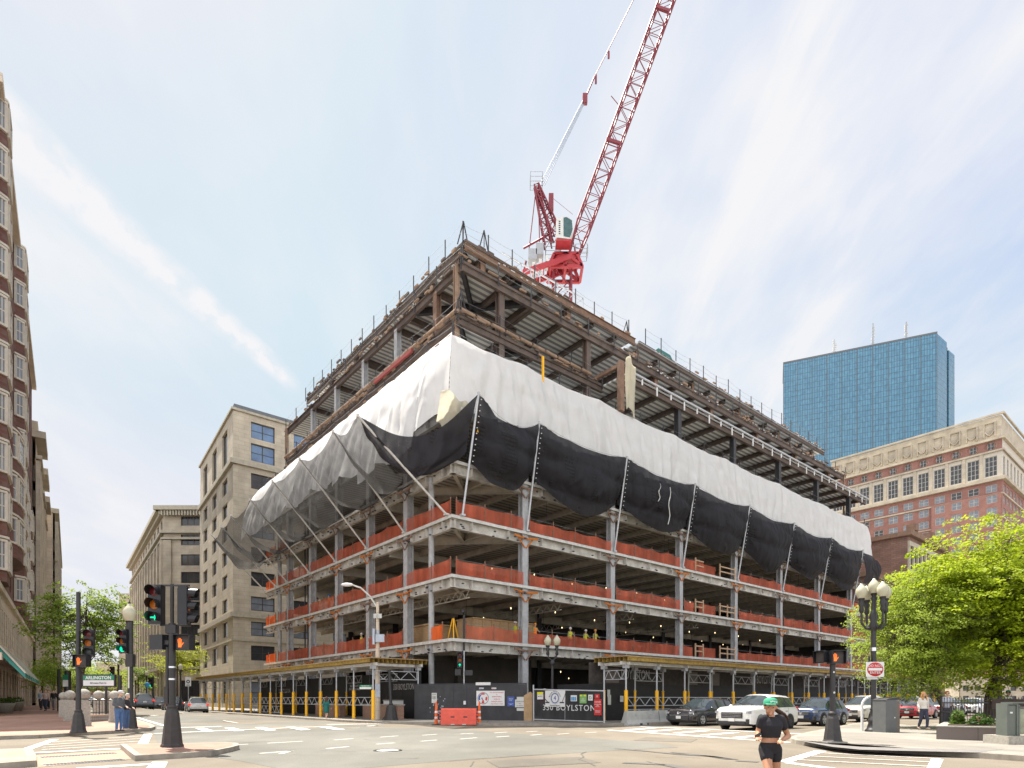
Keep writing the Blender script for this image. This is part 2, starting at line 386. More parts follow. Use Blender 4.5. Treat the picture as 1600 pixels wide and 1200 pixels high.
vmn = N.new('ShaderNodeVectorMath'); vmn.operation = 'MINIMUM'; K.new(sky.outputs[0], vmn.inputs[0]); vmn.inputs[1].default_value = (2.9, 3.1, 3.65)
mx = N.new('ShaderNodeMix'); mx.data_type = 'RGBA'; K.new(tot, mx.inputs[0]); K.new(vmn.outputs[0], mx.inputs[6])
# clouds behind the camera are brightened, added fill light for the shaded faces
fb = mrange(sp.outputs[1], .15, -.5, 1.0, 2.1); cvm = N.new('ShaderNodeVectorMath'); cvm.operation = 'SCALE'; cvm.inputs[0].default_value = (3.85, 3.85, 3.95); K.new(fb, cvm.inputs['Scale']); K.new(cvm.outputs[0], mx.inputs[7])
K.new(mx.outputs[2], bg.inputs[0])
vs = S.view_settings; vs.view_transform = 'Standard'; vs.look = 'None'; vs.exposure = 1.9; vs.gamma = 1
S.render.engine = 'CYCLES'; S.cycles.diffuse_bounces = 6; S.cycles.max_bounces = 12; S.cycles.transparent_max_bounces = 16
# ------------------------------------------------------------------ ground
def sheet(name, poly, off, m, kind='structure', step=5., lift=None, mats=None):
    """polygon draped over the ground; lift>0 makes it a raised slab with kerb faces"""
    bm = bmesh.new()
    vsx = [bm.verts.new((p[0], p[1], 0)) for p in poly]; bm.faces.new(vsx)
    xs = [p[0] for p in poly]; ys = [p[1] for p in poly]
    x0, x1 = max(min(xs), -150), min(max(xs), 0); y0, y1 = max(min(ys), 20), min(max(ys), 110)
    if min(ys) < 110 and min(xs) < 0:
        x = math.ceil(x0/step)*step
        while x < x1:
            bmesh.ops.bisect_plane(bm, geom=bm.verts[:]+bm.edges[:]+bm.faces[:], plane_co=(x, 0, 0), plane_no=(1, 0, 0)); x += step
        y = math.ceil(y0/step)*step
        while y < y1:
            bmesh.ops.bisect_plane(bm, geom=bm.verts[:]+bm.edges[:]+bm.faces[:], plane_co=(0, y, 0), plane_no=(0, 1, 0)); y += step
    bmesh.ops.triangulate(bm, faces=[f for f in bm.faces if len(f.verts) > 4])
    for v in bm.verts: v.co.z = gz(v.co.x, v.co.y)+off
    if lift:
        be = [e for e in bm.edges if len(e.link_faces) == 1]
        r = bmesh.ops.extrude_edge_only(bm, edges=be)
        for v in r['geom']:
            if isinstance(v, bmesh.types.BMVert): v.co.z -= lift
        for f in bm.faces:
            if abs(f.normal.z) < .5 or f.calc_area() == 0: pass
        bm.normal_update()
        for f in bm.faces:
            if abs(f.normal.z) < .5: f.material_index = 1
    bmesh.ops.recalc_face_normals(bm, faces=bm.faces)
    me = bpy.data.meshes.new(name); bm.to_mesh(me); bm.free()
    me.materials.append(M[m])
    if lift: me.materials.append(M['kerb'])
    o = bpy.data.objects.new(name, me); COL.objects.link(o)
    if kind: o['kind'] = kind
    return o
sheet('road', [(-2500, -60), (2500, -60), (2500, 4000), (-2500, 4000)], 0, 'asphalt', step=4.)
def gp(*pts, z0=0): return [tuple(G(x, y, z0)[:2]) for x, y in pts]
# newer grey asphalt through the crossing and up the left street
lft = [tuple(W(-5.6, b)[:2]) for b in (8, 60, 130)]
sheet('asphalt_patch', gp((240, 1146), (250, 1172), (380, 1190), (470, 1208), (740, 1186), (960, 1173), (1060, 1168), (1020, 1160), (900, 1152), (800, 1146), (720, 1140), (640, 1137), (560, 1131))+lft[:2]+[tuple((W(-17, 60))[:2]), tuple(W(-17, 12)[:2])], .004, 'asphalt_new', step=5)
# sidewalks
def ring_inset(poly, d):
    n = len(poly); out = []
    A = sum(poly[i][0]*poly[(i+1) % n][1]-poly[(i+1) % n][0]*poly[i][1] for i in range(n)); sg = 1 if A > 0 else -1
    for i in range(n):
        p0, p1, p2 = Vector(poly[i-1]), Vector(poly[i]), Vector(poly[(i+1) % n])
        e1 = (p1-p0).normalized(); e2 = (p2-p1).normalized()
        n1_ = Vector((-e1.y, e1.x))*sg; n2_ = Vector((-e2.y, e2.x))*sg
        nn_ = (n1_+n2_); nn_.normalize(); k = d/max(.35, nn_.dot(n1_))
        out.append(tuple(p1+nn_*k))
    return out
def walk(name, poly, m, h=.15, kw=.22):
    """raised pavement slab with a granite kerb ring"""
    sheet(name, poly, h-.004, 'kerb', lift=h+.02)
    sheet(name+'_paving', ring_inset(poly, kw), h, m)
# construction-side pavement
pc = [tuple(W(*q)[:2]) for q in ((-5.7, 150), (-5.7, 4), (-5.0, 0.5), (-3.0, -3.5), (-1.2, -6.5), (1.5, -9.0), (4.5, -10.9), (9, -11.6), (160, -11.6), (160, 150))]
walk('pavement', pc, 'concrete_walk')
# left pavement (brick): kerb from near left to the corner by the couple, then along the left street
k1 = gp((-400, 1180), (0, 1156), (60, 1154), (120, 1150), (190, 1146), (236, 1142.5))
k1 = [k1[0], k1[1], k1[2], k1[3], k1[4], k1[5]]
lk = gp((243, 1140), (236, 1136.5), (214, 1131))
edge = Vector((*lk[-1], 0))
edge2 = edge-N2*3; far = [tuple((edge+D2*6)[:2])]+[tuple((edge2+D2*s)[:2]) for s in (13, 90, 220)]
walk('pavement', k1+lk+far+[tuple((edge+D2*220-N2*80)[:2]), (-140, 10)], 'brick_walk')
# traffic island with signal
isl = gp((187, 1169.5), (300, 1168), (352, 1166.5), (372, 1168), (374, 1171.5), (362, 1175), (330, 1182), (211, 1189.5), (207, 1187))
walk('traffic_island', isl, 'brick_walk', .15, .16)
isl2 = gp((-120, 1182), (50, 1177), (57, 1190), (57, 1198), (-20, 1204), (-120, 1212))
walk('traffic_island', isl2, 'brick_pad', .15, .2)
# right pavement with garden corner
rk = gp((1232, 1159), (1240, 1155.5), (1262, 1149), (1300, 1141), (1335, 1134), (1362, 1130))
ra = [tuple(W(*q)[:2]) for q in ((14, -22.6), (30, -22.9), (200, -22.9))]
near = gp((1700, 1206), (1600, 1190), (1500, 1183), (1400, 1177), (1330, 1173), (1280, 1167), (1244, 1163))
walk('pavement', rk+ra+[(330, 60), (60, 6)]+near, 'concrete_walk')
sheet('ramp_paving', gp((1250, 1157), (1262, 1160), (1300, 1167), (1345, 1171.5), (1400, 1173), (1530, 1176), (1570, 1170), (1545, 1172), (1420, 1169), (1345, 1167), (1300, 1163.5), z0=.15), .154, 'dark_paving')
# painted markings -------------------------------------------------
def stripe(p, q, w1, w2=None, m='paint_white', name='road_marking', off=.008):
    """a strip between two photo-measured ground points with width in metres"""
    a = Vector((*G(*p)[:2],)); b = Vector((*G(*q)[:2],)); d = (b-a).normalized(); n = Vector((-d.y, d.x)); w2 = w2 or w1
    sheet(name, [tuple(a-n*w1/2), tuple(b-n*w2/2), tuple(b+n*w2/2), tuple(a+n*w1/2)], off, m, step=8)
def poly(pts, m='paint_white', off=.008): sheet('road_marking', gp(*pts), off, m, step=8)
# left crossing: ladder with thick ends
poly([(12, 1178), (30, 1178), (92, 1155.5), (78, 1156)]); poly([(211, 1169), (228, 1169), (238, 1147), (225, 1147)])
for y0, y1 in ((1157.5, 1150), (1161.5, 1154), (1165, 1158), (1168.5, 1162)): stripe((66, y0+3), (222, y1), .13, m='paint_worn')
stripe((40, 1177), (190, 1170), .3, m='paint_white')
# strip in front of the island, lower left
poly([(238, 1191), (262, 1191), (255, 1204), (225, 1204)]); stripe((120, 1201), (240, 1194), .3)
# crossing over the left street
stripe((245, 1139), (600, 1131), .25, off=.012); stripe((240, 1146.5), (520, 1135.8), .25, off=.012)
for x0, x1 in ((305, 336), (350, 382), (398, 432), (446, 486), (498, 540)):
    t = (x0-300)/240.
    poly([(x0, 1139.3-2.5*t), (x0+14, 1139-2.5*t), (x1, 1143-3.2*t), (x1-16, 1143.6-3.2*t)], 'paint_white', .016)
stripe((214, 1126.5), (262, 1137), .18)
stripe((245, 1124), (236, 1124.5), .5, m='paint_worn')
# lane dashes sweeping through the crossing
for p, q in (((438, 1178), (455, 1173.5)), ((418, 1161.5), (473, 1158.5)), ((351, 1165), (388, 1163)), ((406, 1177.5), (458, 1173.5)), ((510, 1170), (545, 1166.8)), ((588, 1163), (617, 1161)), ((657, 1158.5), (683, 1156.5)),
             ((719, 1155), (745, 1153)), ((775, 1151.8), (796, 1150.3)), ((829, 1149), (846, 1147.6)), ((522, 1156.5), (552, 1154.2)), ((594, 1152), (622, 1150)), ((660, 1149), (683, 1147.5)), ((720, 1147), (740, 1145.8)), ((772, 1145.5), (792, 1144.2)),
             ((822, 1143.7), (840, 1142.6)), ((870, 1147.5), (889, 1146.2)), ((914, 1145.2), (932, 1144.2)), ((349, 1130), (371, 1132.5)), ((300, 1115), (318, 1118)), ((278, 1120.5), (287, 1121.5)), ((232, 1114), (243, 1116))):
    stripe(p, q, .14, m='paint_worn')
# crossing over the right street
stripe((950, 1141), (1235, 1160.5), .3, off=.012); stripe((1000, 1135.5), (1100, 1139.5), .28, off=.012); stripe((1100, 1139.5), (1290, 1149), .28, off=.012)
for x0, y0, x1, y1 in ((978, 1141.5, 1024, 1137.5), (1010, 1143.5, 1062, 1139.8), (1056, 1146, 1105, 1142), (1100, 1149, 1150, 1145), (1150, 1153, 1205, 1148.5), (1205, 1157, 1250, 1152)):
    stripe((x0, y0), (x1, y1), .4, off=.016)
# near crossing on the right (foot of the photo)
poly([(1215, 1190), (1236, 1191), (1292, 1174), (1272, 1173.5)]); poly([(1448, 1200), (1468, 1200), (1474, 1187), (1455, 1186)])
for y0, y1 in ((1175, 1183), (1180, 1189), (1186, 1196)): stripe((1262-(y0-1175)*2.5, y0+1), (1470, y1+3), .11, off=.012, m='paint_worn')
stripe((1230, 1192), (1300, 1201), .25)
# tar seams and patches, manhole, grates
mb = MB()
def seam(pts, w=.05, off=.011):
    for i in range(len(pts)-1): 
        a = Vector(G(*pts[i])[:2]); b = Vector(G(*pts[i+1])[:2]); d = (b-a).normalized(); n = Vector((-d.y, d.x))*w/2
        mb.add([(*(a-n), off), (*(b-n), off), (*(b+n), off), (*(a+n), off)], [(0, 1, 2, 3)])
seam([(916, 1175), (908, 1178), (912, 1183), (904, 1187), (918, 1191), (930, 1197)], .035)
seam([(962, 1170), (1010, 1174), (1060, 1179), (1110, 1182), (1140, 1187)], .2)
seam([(1050, 1176), (1100, 1181), (1150, 1187)], .2); seam([(974, 1192), (1040, 1195), (1080, 1203)], .3); seam([(700, 1190), (860, 1178)], .03)
seam([(380, 1161), (423, 1158.5)], .04); seam([(740, 1190), (735, 1198)], .03); seam([(1035, 1196), (1010, 1190)], .03)
seam([(1150, 1189), (1185, 1191)], .22)
rc_ = random.Random(4)
for k in range(9):
    x = rc_.uniform(360, 1150); y = rc_.uniform(1152, 1196); pts = [(x, y)]
    for j in range(rc_.randint(3, 7)): pts.append((pts[-1][0]+rc_.uniform(6, 26), pts[-1][1]+rc_.uniform(-1.6, 1.6)))
    seam(pts, rc_.uniform(.012, .03))
tag(mb.build('tar_seam', M['tar']), kind='structure')
mat('asphalt_old', (.125, .11, .09), .95, var=0, col2=(.15, .135, .108), scale=1.5); weather(M['asphalt_old'])
sheet('asphalt_patch', gp((760, 1189), (905, 1183), (940, 1192), (780, 1200)), .007, 'asphalt_old'); sheet('asphalt_patch', gp((1010, 1152), (1090, 1155), (1080, 1160), (990, 1157)), .007, 'asphalt_old')
def manhole(px, py, r=.42, lab=''):
    g = G(px, py); e = empty('manhole_cover', (g.x, g.y, .006), 0, lab, 'manhole')
    b = MB(); b.lathe([(0, .006), (r*.8, .006), (r*.82, .002)], n=28); b.build('lid', M['paint_worn'], e)
    b = MB(); b.lathe([(r*.83, .004), (r*.86, .016), (r, .014), (r*1.02, .0)], n=28); b.build('frame', M['black_iron'], e)
# grate strip between the islands
bg_ = sheet('brick_strip', gp((57, 1180), (190, 1172), (205, 1186), (60, 1199)), .006, 'brick_pad')
def grate(p, q, n, lab):
    a = Vector(G(*p)); b = Vector(G(*q)); d = b-a; l = d.length; e = empty('drain_grate', (a.x, a.y, .012), math.atan2(d.y, d.x), lab, 'grate', 'drain grates between the islands'); k_ = MB()
    for k in range(n): k_.b2((l*k/n, -.16, 0), (l*k/n+l/n*.5, .16, .006))
    k_.build('slot', M['ink'], e); k_ = MB(); k_.b2((-.05, -.2, -.004), (l, .2, -.001)); k_.build('plate', M['grey_metal'], e)
grate((64, 1184), (182, 1177), 24, 'far row of iron grate slots in the brick strip, lower left'); grate((70, 1196), (194, 1187), 24, 'near row of iron grate slots in the brick strip, lower left')
manhole(606, 1173, .42, 'round iron manhole cover in the grey asphalt in the foreground')
manhole(580, 1134.5, .4, 'small dark manhole cover in the road before the yellow posts')
# ================================================================== STEEL FRAME BUILDING
BL = empty('steel_frame_building', C0, TH, 'half-built steel frame building of open decks with brown steel on top', 'building')
AX, BX = 70.6, 38.5
FL = {2: 5.6, 3: 9.9, 4: 13.9, 5: 17.6, 6: 21.6, 7: 25.7, 8: 29.7, 9: 33.7, 10: 37.4}
CA = [6.6+9.8*k for k in range(7)]             # column lines along the right face
CB = [3.1, 6.3, 12.5, 18.7, 24.9, 31.1, 34.3]  # along the left face
def column(a, b, z0, z1, w, m, thin=False, dirx=True):
    mb = MB(); t = .045
    if thin: mb.tube((0, 0, 0), (0, 0, z1-z0), w/2, 10)
    elif dirx:
        mb.box((0, -w/2+t/2, (z1-z0)/2), (w, t, z1-z0)); mb.box((0, w/2-t/2, (z1-z0)/2), (w, t, z1-z0)); mb.box((0, 0, (z1-z0)/2), (t, w-2*t, z1-z0))
        mb.box((w/2+.1, -w/2+.1, (z1-z0)/2), (.06, .06, z1-z0))
    else:
        mb.box((-w/2+t/2, 0, (z1-z0)/2), (t, w, z1-z0)); mb.box((w/2-t/2, 0, (z1-z0)/2), (t, w, z1-z0)); mb.box((0, 0, (z1-z0)/2), (w-2*t, t, z1-z0))
        mb.box((-w/2+.1, w/2+.12, (z1-z0)/2), (.06, .06, z1-z0))
    return mb.build('column', m, BL, (a, b, z0))
GS, WS, RS, BS, DS = M['grey_steel'], M['white_steel'], M['rust_steel'], M['brown_steel'], M['dark_steel']
for i, a in enumerate(CA): column(a, .35, .15 if i else .15, 25.6, .5, GS)
column(.35, 3.1, 2.1, 17.3, .42, GS, thin=True)
for b in CB[1:6]: column(.35, b, .15, 25.6, .55, GS, dirx=False)
column(.35, 34.3, .15, 25.6, .42, GS, thin=True)
# interior columns
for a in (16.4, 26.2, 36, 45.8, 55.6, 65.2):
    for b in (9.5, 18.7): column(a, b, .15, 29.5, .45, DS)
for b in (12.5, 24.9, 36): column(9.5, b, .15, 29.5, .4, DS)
# upper storeys: brown columns, set back 2.7 m near the corner
for a in (6.6, 16.4): column(a, 3.1, 25.7, 33.6, .46, BS)
for i, a in enumerate(CA[2:]): column(a, .5, 25.7, 29.6, .5, DS)
for a in CA: column(a, 3.2, 29.8, 33.2, .42, RS); column(a, 5.5, 33.7, 36.9, .4, RS)
for a in CA[:]: column(a, 10.5, 25.7, 37.1, .4, BS)
for b in CB[1:6]: column(2.9, b, 25.7, 33.2, .46, GS if b > 7 else RS, dirx=False); column(5.0, b, 33.7, 36.9, .4, BS, dirx=False)
for b in CB[1:6]: column(9.5, b, 25.7, 37.0, .4, BS, dirx=False)
column(2.6, 3.3, 25.7, 33.6, .3, M['tan_rust']); column(2.6, 38.6, 29.8, 33.6, .25, M['tan_rust']); column(69.5, 2.7, 25.7, 33.6, .2, M['tan_rust'])
# decks: thin slab with ribbed underside
def deck(z, a0, a1, b0, b1, m_under, m_edge, holes=None, th=.16):
    mb = MB()
    mb.b2((a0+.03, b0+.03, z-th), (a1, b1, z), 0)
    e = mb.build('floor_deck', [m_under], BL)
    mb = MB(); mb.b2((a0, b0-.04, z-th-.02), (a1, b0+.03, z+.03)); mb.b2((a0-.04, b0-.04, z-th-.02), (a0+.03, b1, z+.03))
    mb.build('edge_angle', [m_edge], BL); return e
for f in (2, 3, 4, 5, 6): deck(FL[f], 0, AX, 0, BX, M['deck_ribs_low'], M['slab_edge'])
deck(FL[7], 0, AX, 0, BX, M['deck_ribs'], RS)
deck(FL[8], 2.5, AX, 2.8, BX, M['deck_ribs'], BS); 
mb = MB(); mb.b2((18.2, .1, FL[8]-.16), (AX, 2.8, FL[8])); mb.build('floor_deck', M['deck_ribs'], BL)
deck(FL[9], 2.8, 69.8, 2.7, BX+1, M['deck_ribs'], BS)
deck(FL[10], 4.6, 25.1, 4.9, BX-1, M['deck_ribs'], BS); 
mb = MB(); mb.b2((25.6, 4.6, FL[10]-.3), (67.8, 26, FL[10]-.14)); mb.build('floor_deck', M['deck_ribs'], BL)
# spandrel beams of the lower floors
def spandrel(z, m, w=.3, h=.62, inset=.35):
    mb = MB()
    mb.ibeam((.1, inset, z-.18-h/2), (AX, inset, z-.18-h/2), w, h)
    for k in range(21):                      # stiffener plates and brackets
        a = 1.7+3.27*k; mb.box((a, .16, z-.18-h/2), (.03, .36, h-.1)); mb.beam((a, inset+.1, z-.2-h), (a, -.0, z-.2), .05, .05)
    mb.build('edge_beam', m, BL)
    mb = MB(); mb.ibeam((inset, .1, z-.18-h/2), (inset, BX, z-.18-h/2), w, h)
    for k in range(18):
        b = 1.2+2.1*k; mb.box((.16, b, z-.18-h/2), (.36, .03, h-.1)); mb.beam((inset+.1, b, z-.2-h), (0, b, z-.2), .05, .05)
    mb.build('edge_beam', m, BL)
for f in (2, 3, 4, 5): spandrel(FL[f], WS)
for f in (6,): spandrel(FL[f], GS)
# joists
jm = MB(); jm.ibeam((0, 0, 0), (0, BX-1.2, 0), .22, .45); j0 = jm.build('joist', M['beige_spray'], BL, (3.3, .6, FL[2]-.4))
j0.location = (3.3, .6, FL[2]-.4)
for f in (2, 3, 4, 5):
    for k in range(21):
        if f == 2 and k == 0: continue
        inst(j0, 'joist', BL, (3.3+3.27*k, .6, FL[f]-.40))
# main girders and corner framing
for f in (2, 3, 4, 5):
    z = FL[f]-.48
    for b in (9.5, 18.7):
        mb = MB(); mb.ibeam((.5, b, z-.2), (AX, b, z-.2), .32, .75); mb.build('girder', M['beige_spray'], BL)
    mb = MB(); mb.ibeam((.3, 6.4, z), (6.6, .3, z), .28, .6); mb.ibeam((.3, .3, z), (3.4, 3.4, z), .25, .5); mb.build('corner_brace', M['beige_spray'], BL)
    # cantilever brackets with orange primer at each column
    for k, (a, b) in enumerate([(a, 0) for a in CA]+[(0, b) for b in CB[1:6]]):
        mb = MB(); dx, dy = (1, 0) if b == 0 else (0, 1); c = Vector((a, b, z)); D = Vector((dx, dy, 0))
        o_ = Vector((0, -.02, 0)) if dx else Vector((-.02, 0, 0))
        for s in (-1, 1): mb.beam(c+D*s*1.15+o_+Vector((0, 0, .1)), c+D*s*.06+o_+Vector((0, 0, -.02)), .06, .15); mb.beam(c+D*s*.7-o_*2, c+D*s*.06-o_*2-Vector((0, 0, .7)), .05, .09)
        mb.build('clamp_bracket', M['primer_orange'] if (f+k) % 3 < 2 and f < 5 else RS, BL)
    # rebar stubs and clips hanging from the deck edge
    mb = MB()
    for k in range(46):
        a = random.uniform(.6, 70); mb.box((a, -.05, z-.3+random.uniform(-.1, .35)), (.14, .12, .07))
        b = random.uniform(.6, 38); mb.box((-.05, b, z-.3+random.uniform(-.1, .35)), (.12, .14, .07))
    tag(mb.build('edge_clip', M['dark_steel'], BL), kind='stuff')
# open web trusses seen under the second deck
for a in (2, 11, 20, 30):
    mb = MB(); z = FL[3]-.7
    for zz in (z, z-.55): mb.beam((a, .8, zz), (a, 26, zz), .1, .08)
    for k in range(30): b = .8+k*.84; mb.beam((a, b, z), (a, b+.42, z-.55), .05, .05); mb.beam((a, b+.42, z-.55), (a, b+.84, z), .05, .05)
    mb.build('truss', M['beige_spray'], BL)
# service core and walls added in dark colour, standing in for deep interior shade
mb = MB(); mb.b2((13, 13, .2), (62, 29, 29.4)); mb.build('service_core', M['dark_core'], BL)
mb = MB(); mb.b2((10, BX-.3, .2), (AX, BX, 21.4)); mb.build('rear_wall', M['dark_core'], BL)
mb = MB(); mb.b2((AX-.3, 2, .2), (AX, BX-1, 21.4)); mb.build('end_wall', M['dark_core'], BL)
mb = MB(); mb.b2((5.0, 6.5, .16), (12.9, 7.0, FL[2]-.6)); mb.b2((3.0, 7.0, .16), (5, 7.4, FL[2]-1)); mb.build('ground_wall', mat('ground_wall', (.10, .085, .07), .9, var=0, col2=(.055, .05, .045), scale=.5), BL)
# brown steel edge beams of the upper floors
def edge(z, p, q, h=.5, m=BS, w=.28):
    mb = MB(); mb.ibeam((*p, z), (*q, z), w, h); return mb.build('edge_beam', m, BL)
edge(FL[7]-.4, (.2, 2.6), (AX, 2.6)); edge(FL[7]+.15, (.1, .1), (.1, BX), .3, RS)
edge(FL[8]-.42, (2.5, 2.9), (18.2, 2.9)); edge(FL[8]-.42, (18.2, .25), (AX, .25), .55); edge(FL[8]-.42, (2.6, 2.9), (2.6, BX), .55)
edge(FL[9]-.42, (2.8, 2.8), (69.8, 2.8), .6); edge(FL[9]-.42, (2.8, 2.8), (2.8, BX+1), .6)
edge(FL[10]-.36, (4.6, 5.0), (25.2, 4.8), .65, RS); edge(FL[10]-.36, (4.7, 5.3), (4.7, BX-1), .65); edge(FL[10]-.42, (25.6, 4.7), (67.8, 4.7), .6, BS)
for f, a0, b0, a1 in ((7, .3, .4, AX), (8, 2.7, 3, AX), (9, 3, 3, 69.6), (10, 4.8, 5.4, 67.6)):
    mb = MB(); z = FL[f]-.42
    mb.ibeam((a0, 10.5, z), (a1, 10.5, z), .3, .6); mb.ibeam((a0, 19, z), (a1, 19, z), .3, .6); mb.ibeam((9.5, b0, z), (9.5, 37, z), .3, .5)
    mb.build('girder', BS, BL)
km = MB(); km.ibeam((0, 0, 0), (0, 30, 0), .3, .42); k0 = km.build('deck_beam', BS, BL, (6.6, .7, FL[7]-.4))
for f, b0 in ((7, .7), (8, 3), (8, .4), (9, 3), (10, 5.3)):
    for k in range(20):
        a = 6.6+3.27*k
        if f == 7 and k == 0: continue
        if f == 8 and (b0 < 1) != (a > 18.5): continue
        if f == 10 and 24.6 < a < 26.6: continue
        if f == 10 and a > 67: continue
        inst(k0, 'deck_beam', BL, (a, b0, FL[f]-.44-(.14 if f == 10 and a > 25 else 0)))
# left side short beams running along a
km = MB(); km.ibeam((0, 0, 0), (8, 0, 0), .28, .42); k1_ = km.build('side_beam', BS, BL, (2.9, 8, FL[8]-.44))
for f, a0 in ((8, 2.9), (9, 3.), (10, 4.8), (7, .4)):
    for b in (6.3, 12.5, 18.7, 24.9, 31.1):
        inst(k1_, 'side_beam', BL, (a0, b+.05, FL[f]-.46))
# corner diagonals seen from below
mb = MB()
for f, a0, b0 in ((8, 2.6, 2.9), (9, 2.9, 2.9), (10, 4.8, 5.4)):
    z = FL[f]-.5; mb.ibeam((a0, b0, z), (a0+7, b0+7, z), .3, .5); mb.ibeam((a0, b0+6.5, z), (a0+6, b0, z), .3, .5)
mb.build('corner_brace', DS, BL)
# rough bundles, clamps and stub plates on the rusty edges
mb = MB(); mr_ = MB()
for z, p, q, n in ((FL[7]+.25, (0, -.05), (0, BX), 44), (FL[8]+.05, (2.4, 2.7), (18, 2.7), 34), (FL[8]+.05, (2.4, 2.8), (2.4, BX), 60), (FL[9]+.05, (2.7, 2.6), (69.7, 2.6), 70), (FL[9]+.02, (2.7, 2.8), (2.7, BX+1), 40), (FL[10]+.05, (4.6, 5.1), (67.8, 4.6), 60), (FL[10]+.05, (4.5, 5.2), (4.5, 37), 30)):
    p = Vector((*p, z)); q = Vector((*q, z)); d = (q-p).normalized()
    for k in range(n):
        t = random.random(); c = p.lerp(q, t); l = random.uniform(.2, .9)
        (mb if random.random() < .6 else mr_).box(c+Vector((random.uniform(-.15, .1), random.uniform(-.15, .1), random.uniform(-.2, .25))), (l if abs(d.x) > .5 else .14, l if abs(d.y) > .5 else .14, random.uniform(.06, .2)))
tag(mb.build('edge_bundle', M['tan_rust'], BL), kind='stuff'); tag(mr_.build('edge_bundle', M['brown_steel'], BL), kind='stuff')
# timber/steel packing rolls on the left ledge
mb = MB()
for k in range(26):
    b = 2.9+k*1.37; mb.tube((2.35, b, FL[8]+.25+random.uniform(-.05, .1)), (2.35, b+1.2, FL[8]+.25+random.uniform(-.05, .1)), .15, 7)
for k in range(10):
    a = 2.6+k*1.4; mb.tube((a, 2.6, FL[8]+.28), (a+1.2, 2.6, FL[8]+.25), .14, 7)
tag(mb.build('packing_roll', M['tan_rust'], BL), kind='stuff')
# guard posts and safety cables round every open upper edge
mb = MB(); cb_ = MB(); gp_ = MB(); npost = [0]
g0 = MB(); g0.box((0, 0, 0), (.07, .07, 1.6)); g0 = g0.build('guard_post', DS, BL)
def posts(z, p, q, step, h=1.15, m=None, base=.4):
    p = Vector((*p, z)); q = Vector((*q, z)); n = max(1, int((q-p).length/step)); pr_ = None
    for k in range(n+1):
        c = p.lerp(q, k/n); hh = h*random.uniform(.85, 1.2)
        npost[0] += 1
        if npost[0] == 1: g0.location = c+Vector((0, 0, .5))
        elif npost[0] <= 100: inst(g0, 'guard_post', BL, c+Vector((0, 0, hh-.8)))
        else: gp_.beam(c-Vector((0, 0, base)), c+Vector((0, 0, hh)), .07, .07)
        t1_ = c+Vector((0, 0, hh*.93)); t2_ = c+Vector((0, 0, hh*.5))
        if pr_:
            for u, v in ((pr_[0], t1_), (pr_[1], t2_)):
                mid = (u+v)/2-Vector((0, 0, .05)); cb_.tube(u, mid, .012, 3, cap=False); cb_.tube(mid, v, .012, 3, cap=False)
        pr_ = (t1_, t2_)
posts(FL[10], (4.5, 5.1), (24.6, 5.1), 2.4, 1.5); posts(FL[10], (26.6, 4.6), (67.8, 4.6), 2.5, 1.3); posts(FL[10], (4.5, 5.1), (4.5, 37.5), 2.4, 1.3)
posts(FL[9], (2.7, 2.6), (69.8, 2.6), 3.2, 1.1); posts(FL[9], (2.7, 2.8), (2.7, 39), 3.1, 1.2); posts(FL[8], (2.4, 2.7), (18, 2.7), 3.2, 1.2); posts(FL[8], (2.4, 2.8), (2.4, 38), 3.1, 1.2); posts(FL[7], (.1, .1), (.1, 38), 3.1, 1.1); posts(FL[7], (.2, .15), (70, .15), 3.2, 1.1)
for c in ((4.7, 5.3), (6.5, 5.0), (24.5, 5.3), (2.6, 2.6)):     # tripod masts
    z = FL[10] if c[0] > 3 else FL[8]
    for dx, dy in ((.45, 0), (-.3, .4), (-.3, -.4)): mb.beam((c[0]+dx, c[1]+dy, z), (c[0], c[1], z+1.7), .07, .07)
mb.build('mast', DS, BL); tag(cb_.build('safety_cable', M['grey_metal'], BL), kind='stuff')
tag(gp_.build('guard_post', DS, BL), kind='stuff')
# silver pipe along the eighth deck edge with hangers
mb = MB(); mb.tube((18.6, -.15, FL[8]+.05), (AX, -.15, FL[8]+.05), .10, 8); mb.build('silver_pipe', M['galv'], BL)
mb = MB()
for k in range(24): a = 20+k*2.1; mb.box((a, -.17, FL[8]-.35-(k % 2)*.15), (.14, .08, .5+.3*(k % 2)))
tag(mb.build('pipe_hanger', M['white_board'], BL), kind='stuff')
# ragged clutter bits: small white clips on the upper deck edges
mb = MB()
for f, a0, a1, b in ((9, 20, 69, 2.55), (10, 28, 67.5, 4.5), (10, 6, 24, 5.0)):
    for k in range(40): mb.box((random.uniform(a0, a1), b-.1, FL[f]-.35+random.uniform(-.1, .3)), (random.uniform(.1, .3), .06, .06))
tag(mb.build('bright_clip', M['white_board'], BL), kind='stuff')
# hoses and cables inside
mb = MB()
for k in range(40):
    a = random.uniform(5, 66); b = random.uniform(1, 9); f = random.choice((3, 4, 5)); mb.tube((a, b, FL[f]-.3), (a+random.uniform(-.1, .1), b, FL[f]-random.uniform(1, 3.6)), .02, 4, cap=False)
for b in (27.5, 28.3, 32.7): mb.tube((.9, b, .2), (.9, b, 21), .07, 6)
tag(mb.build('hanging_cable', DS, BL), kind='stuff')
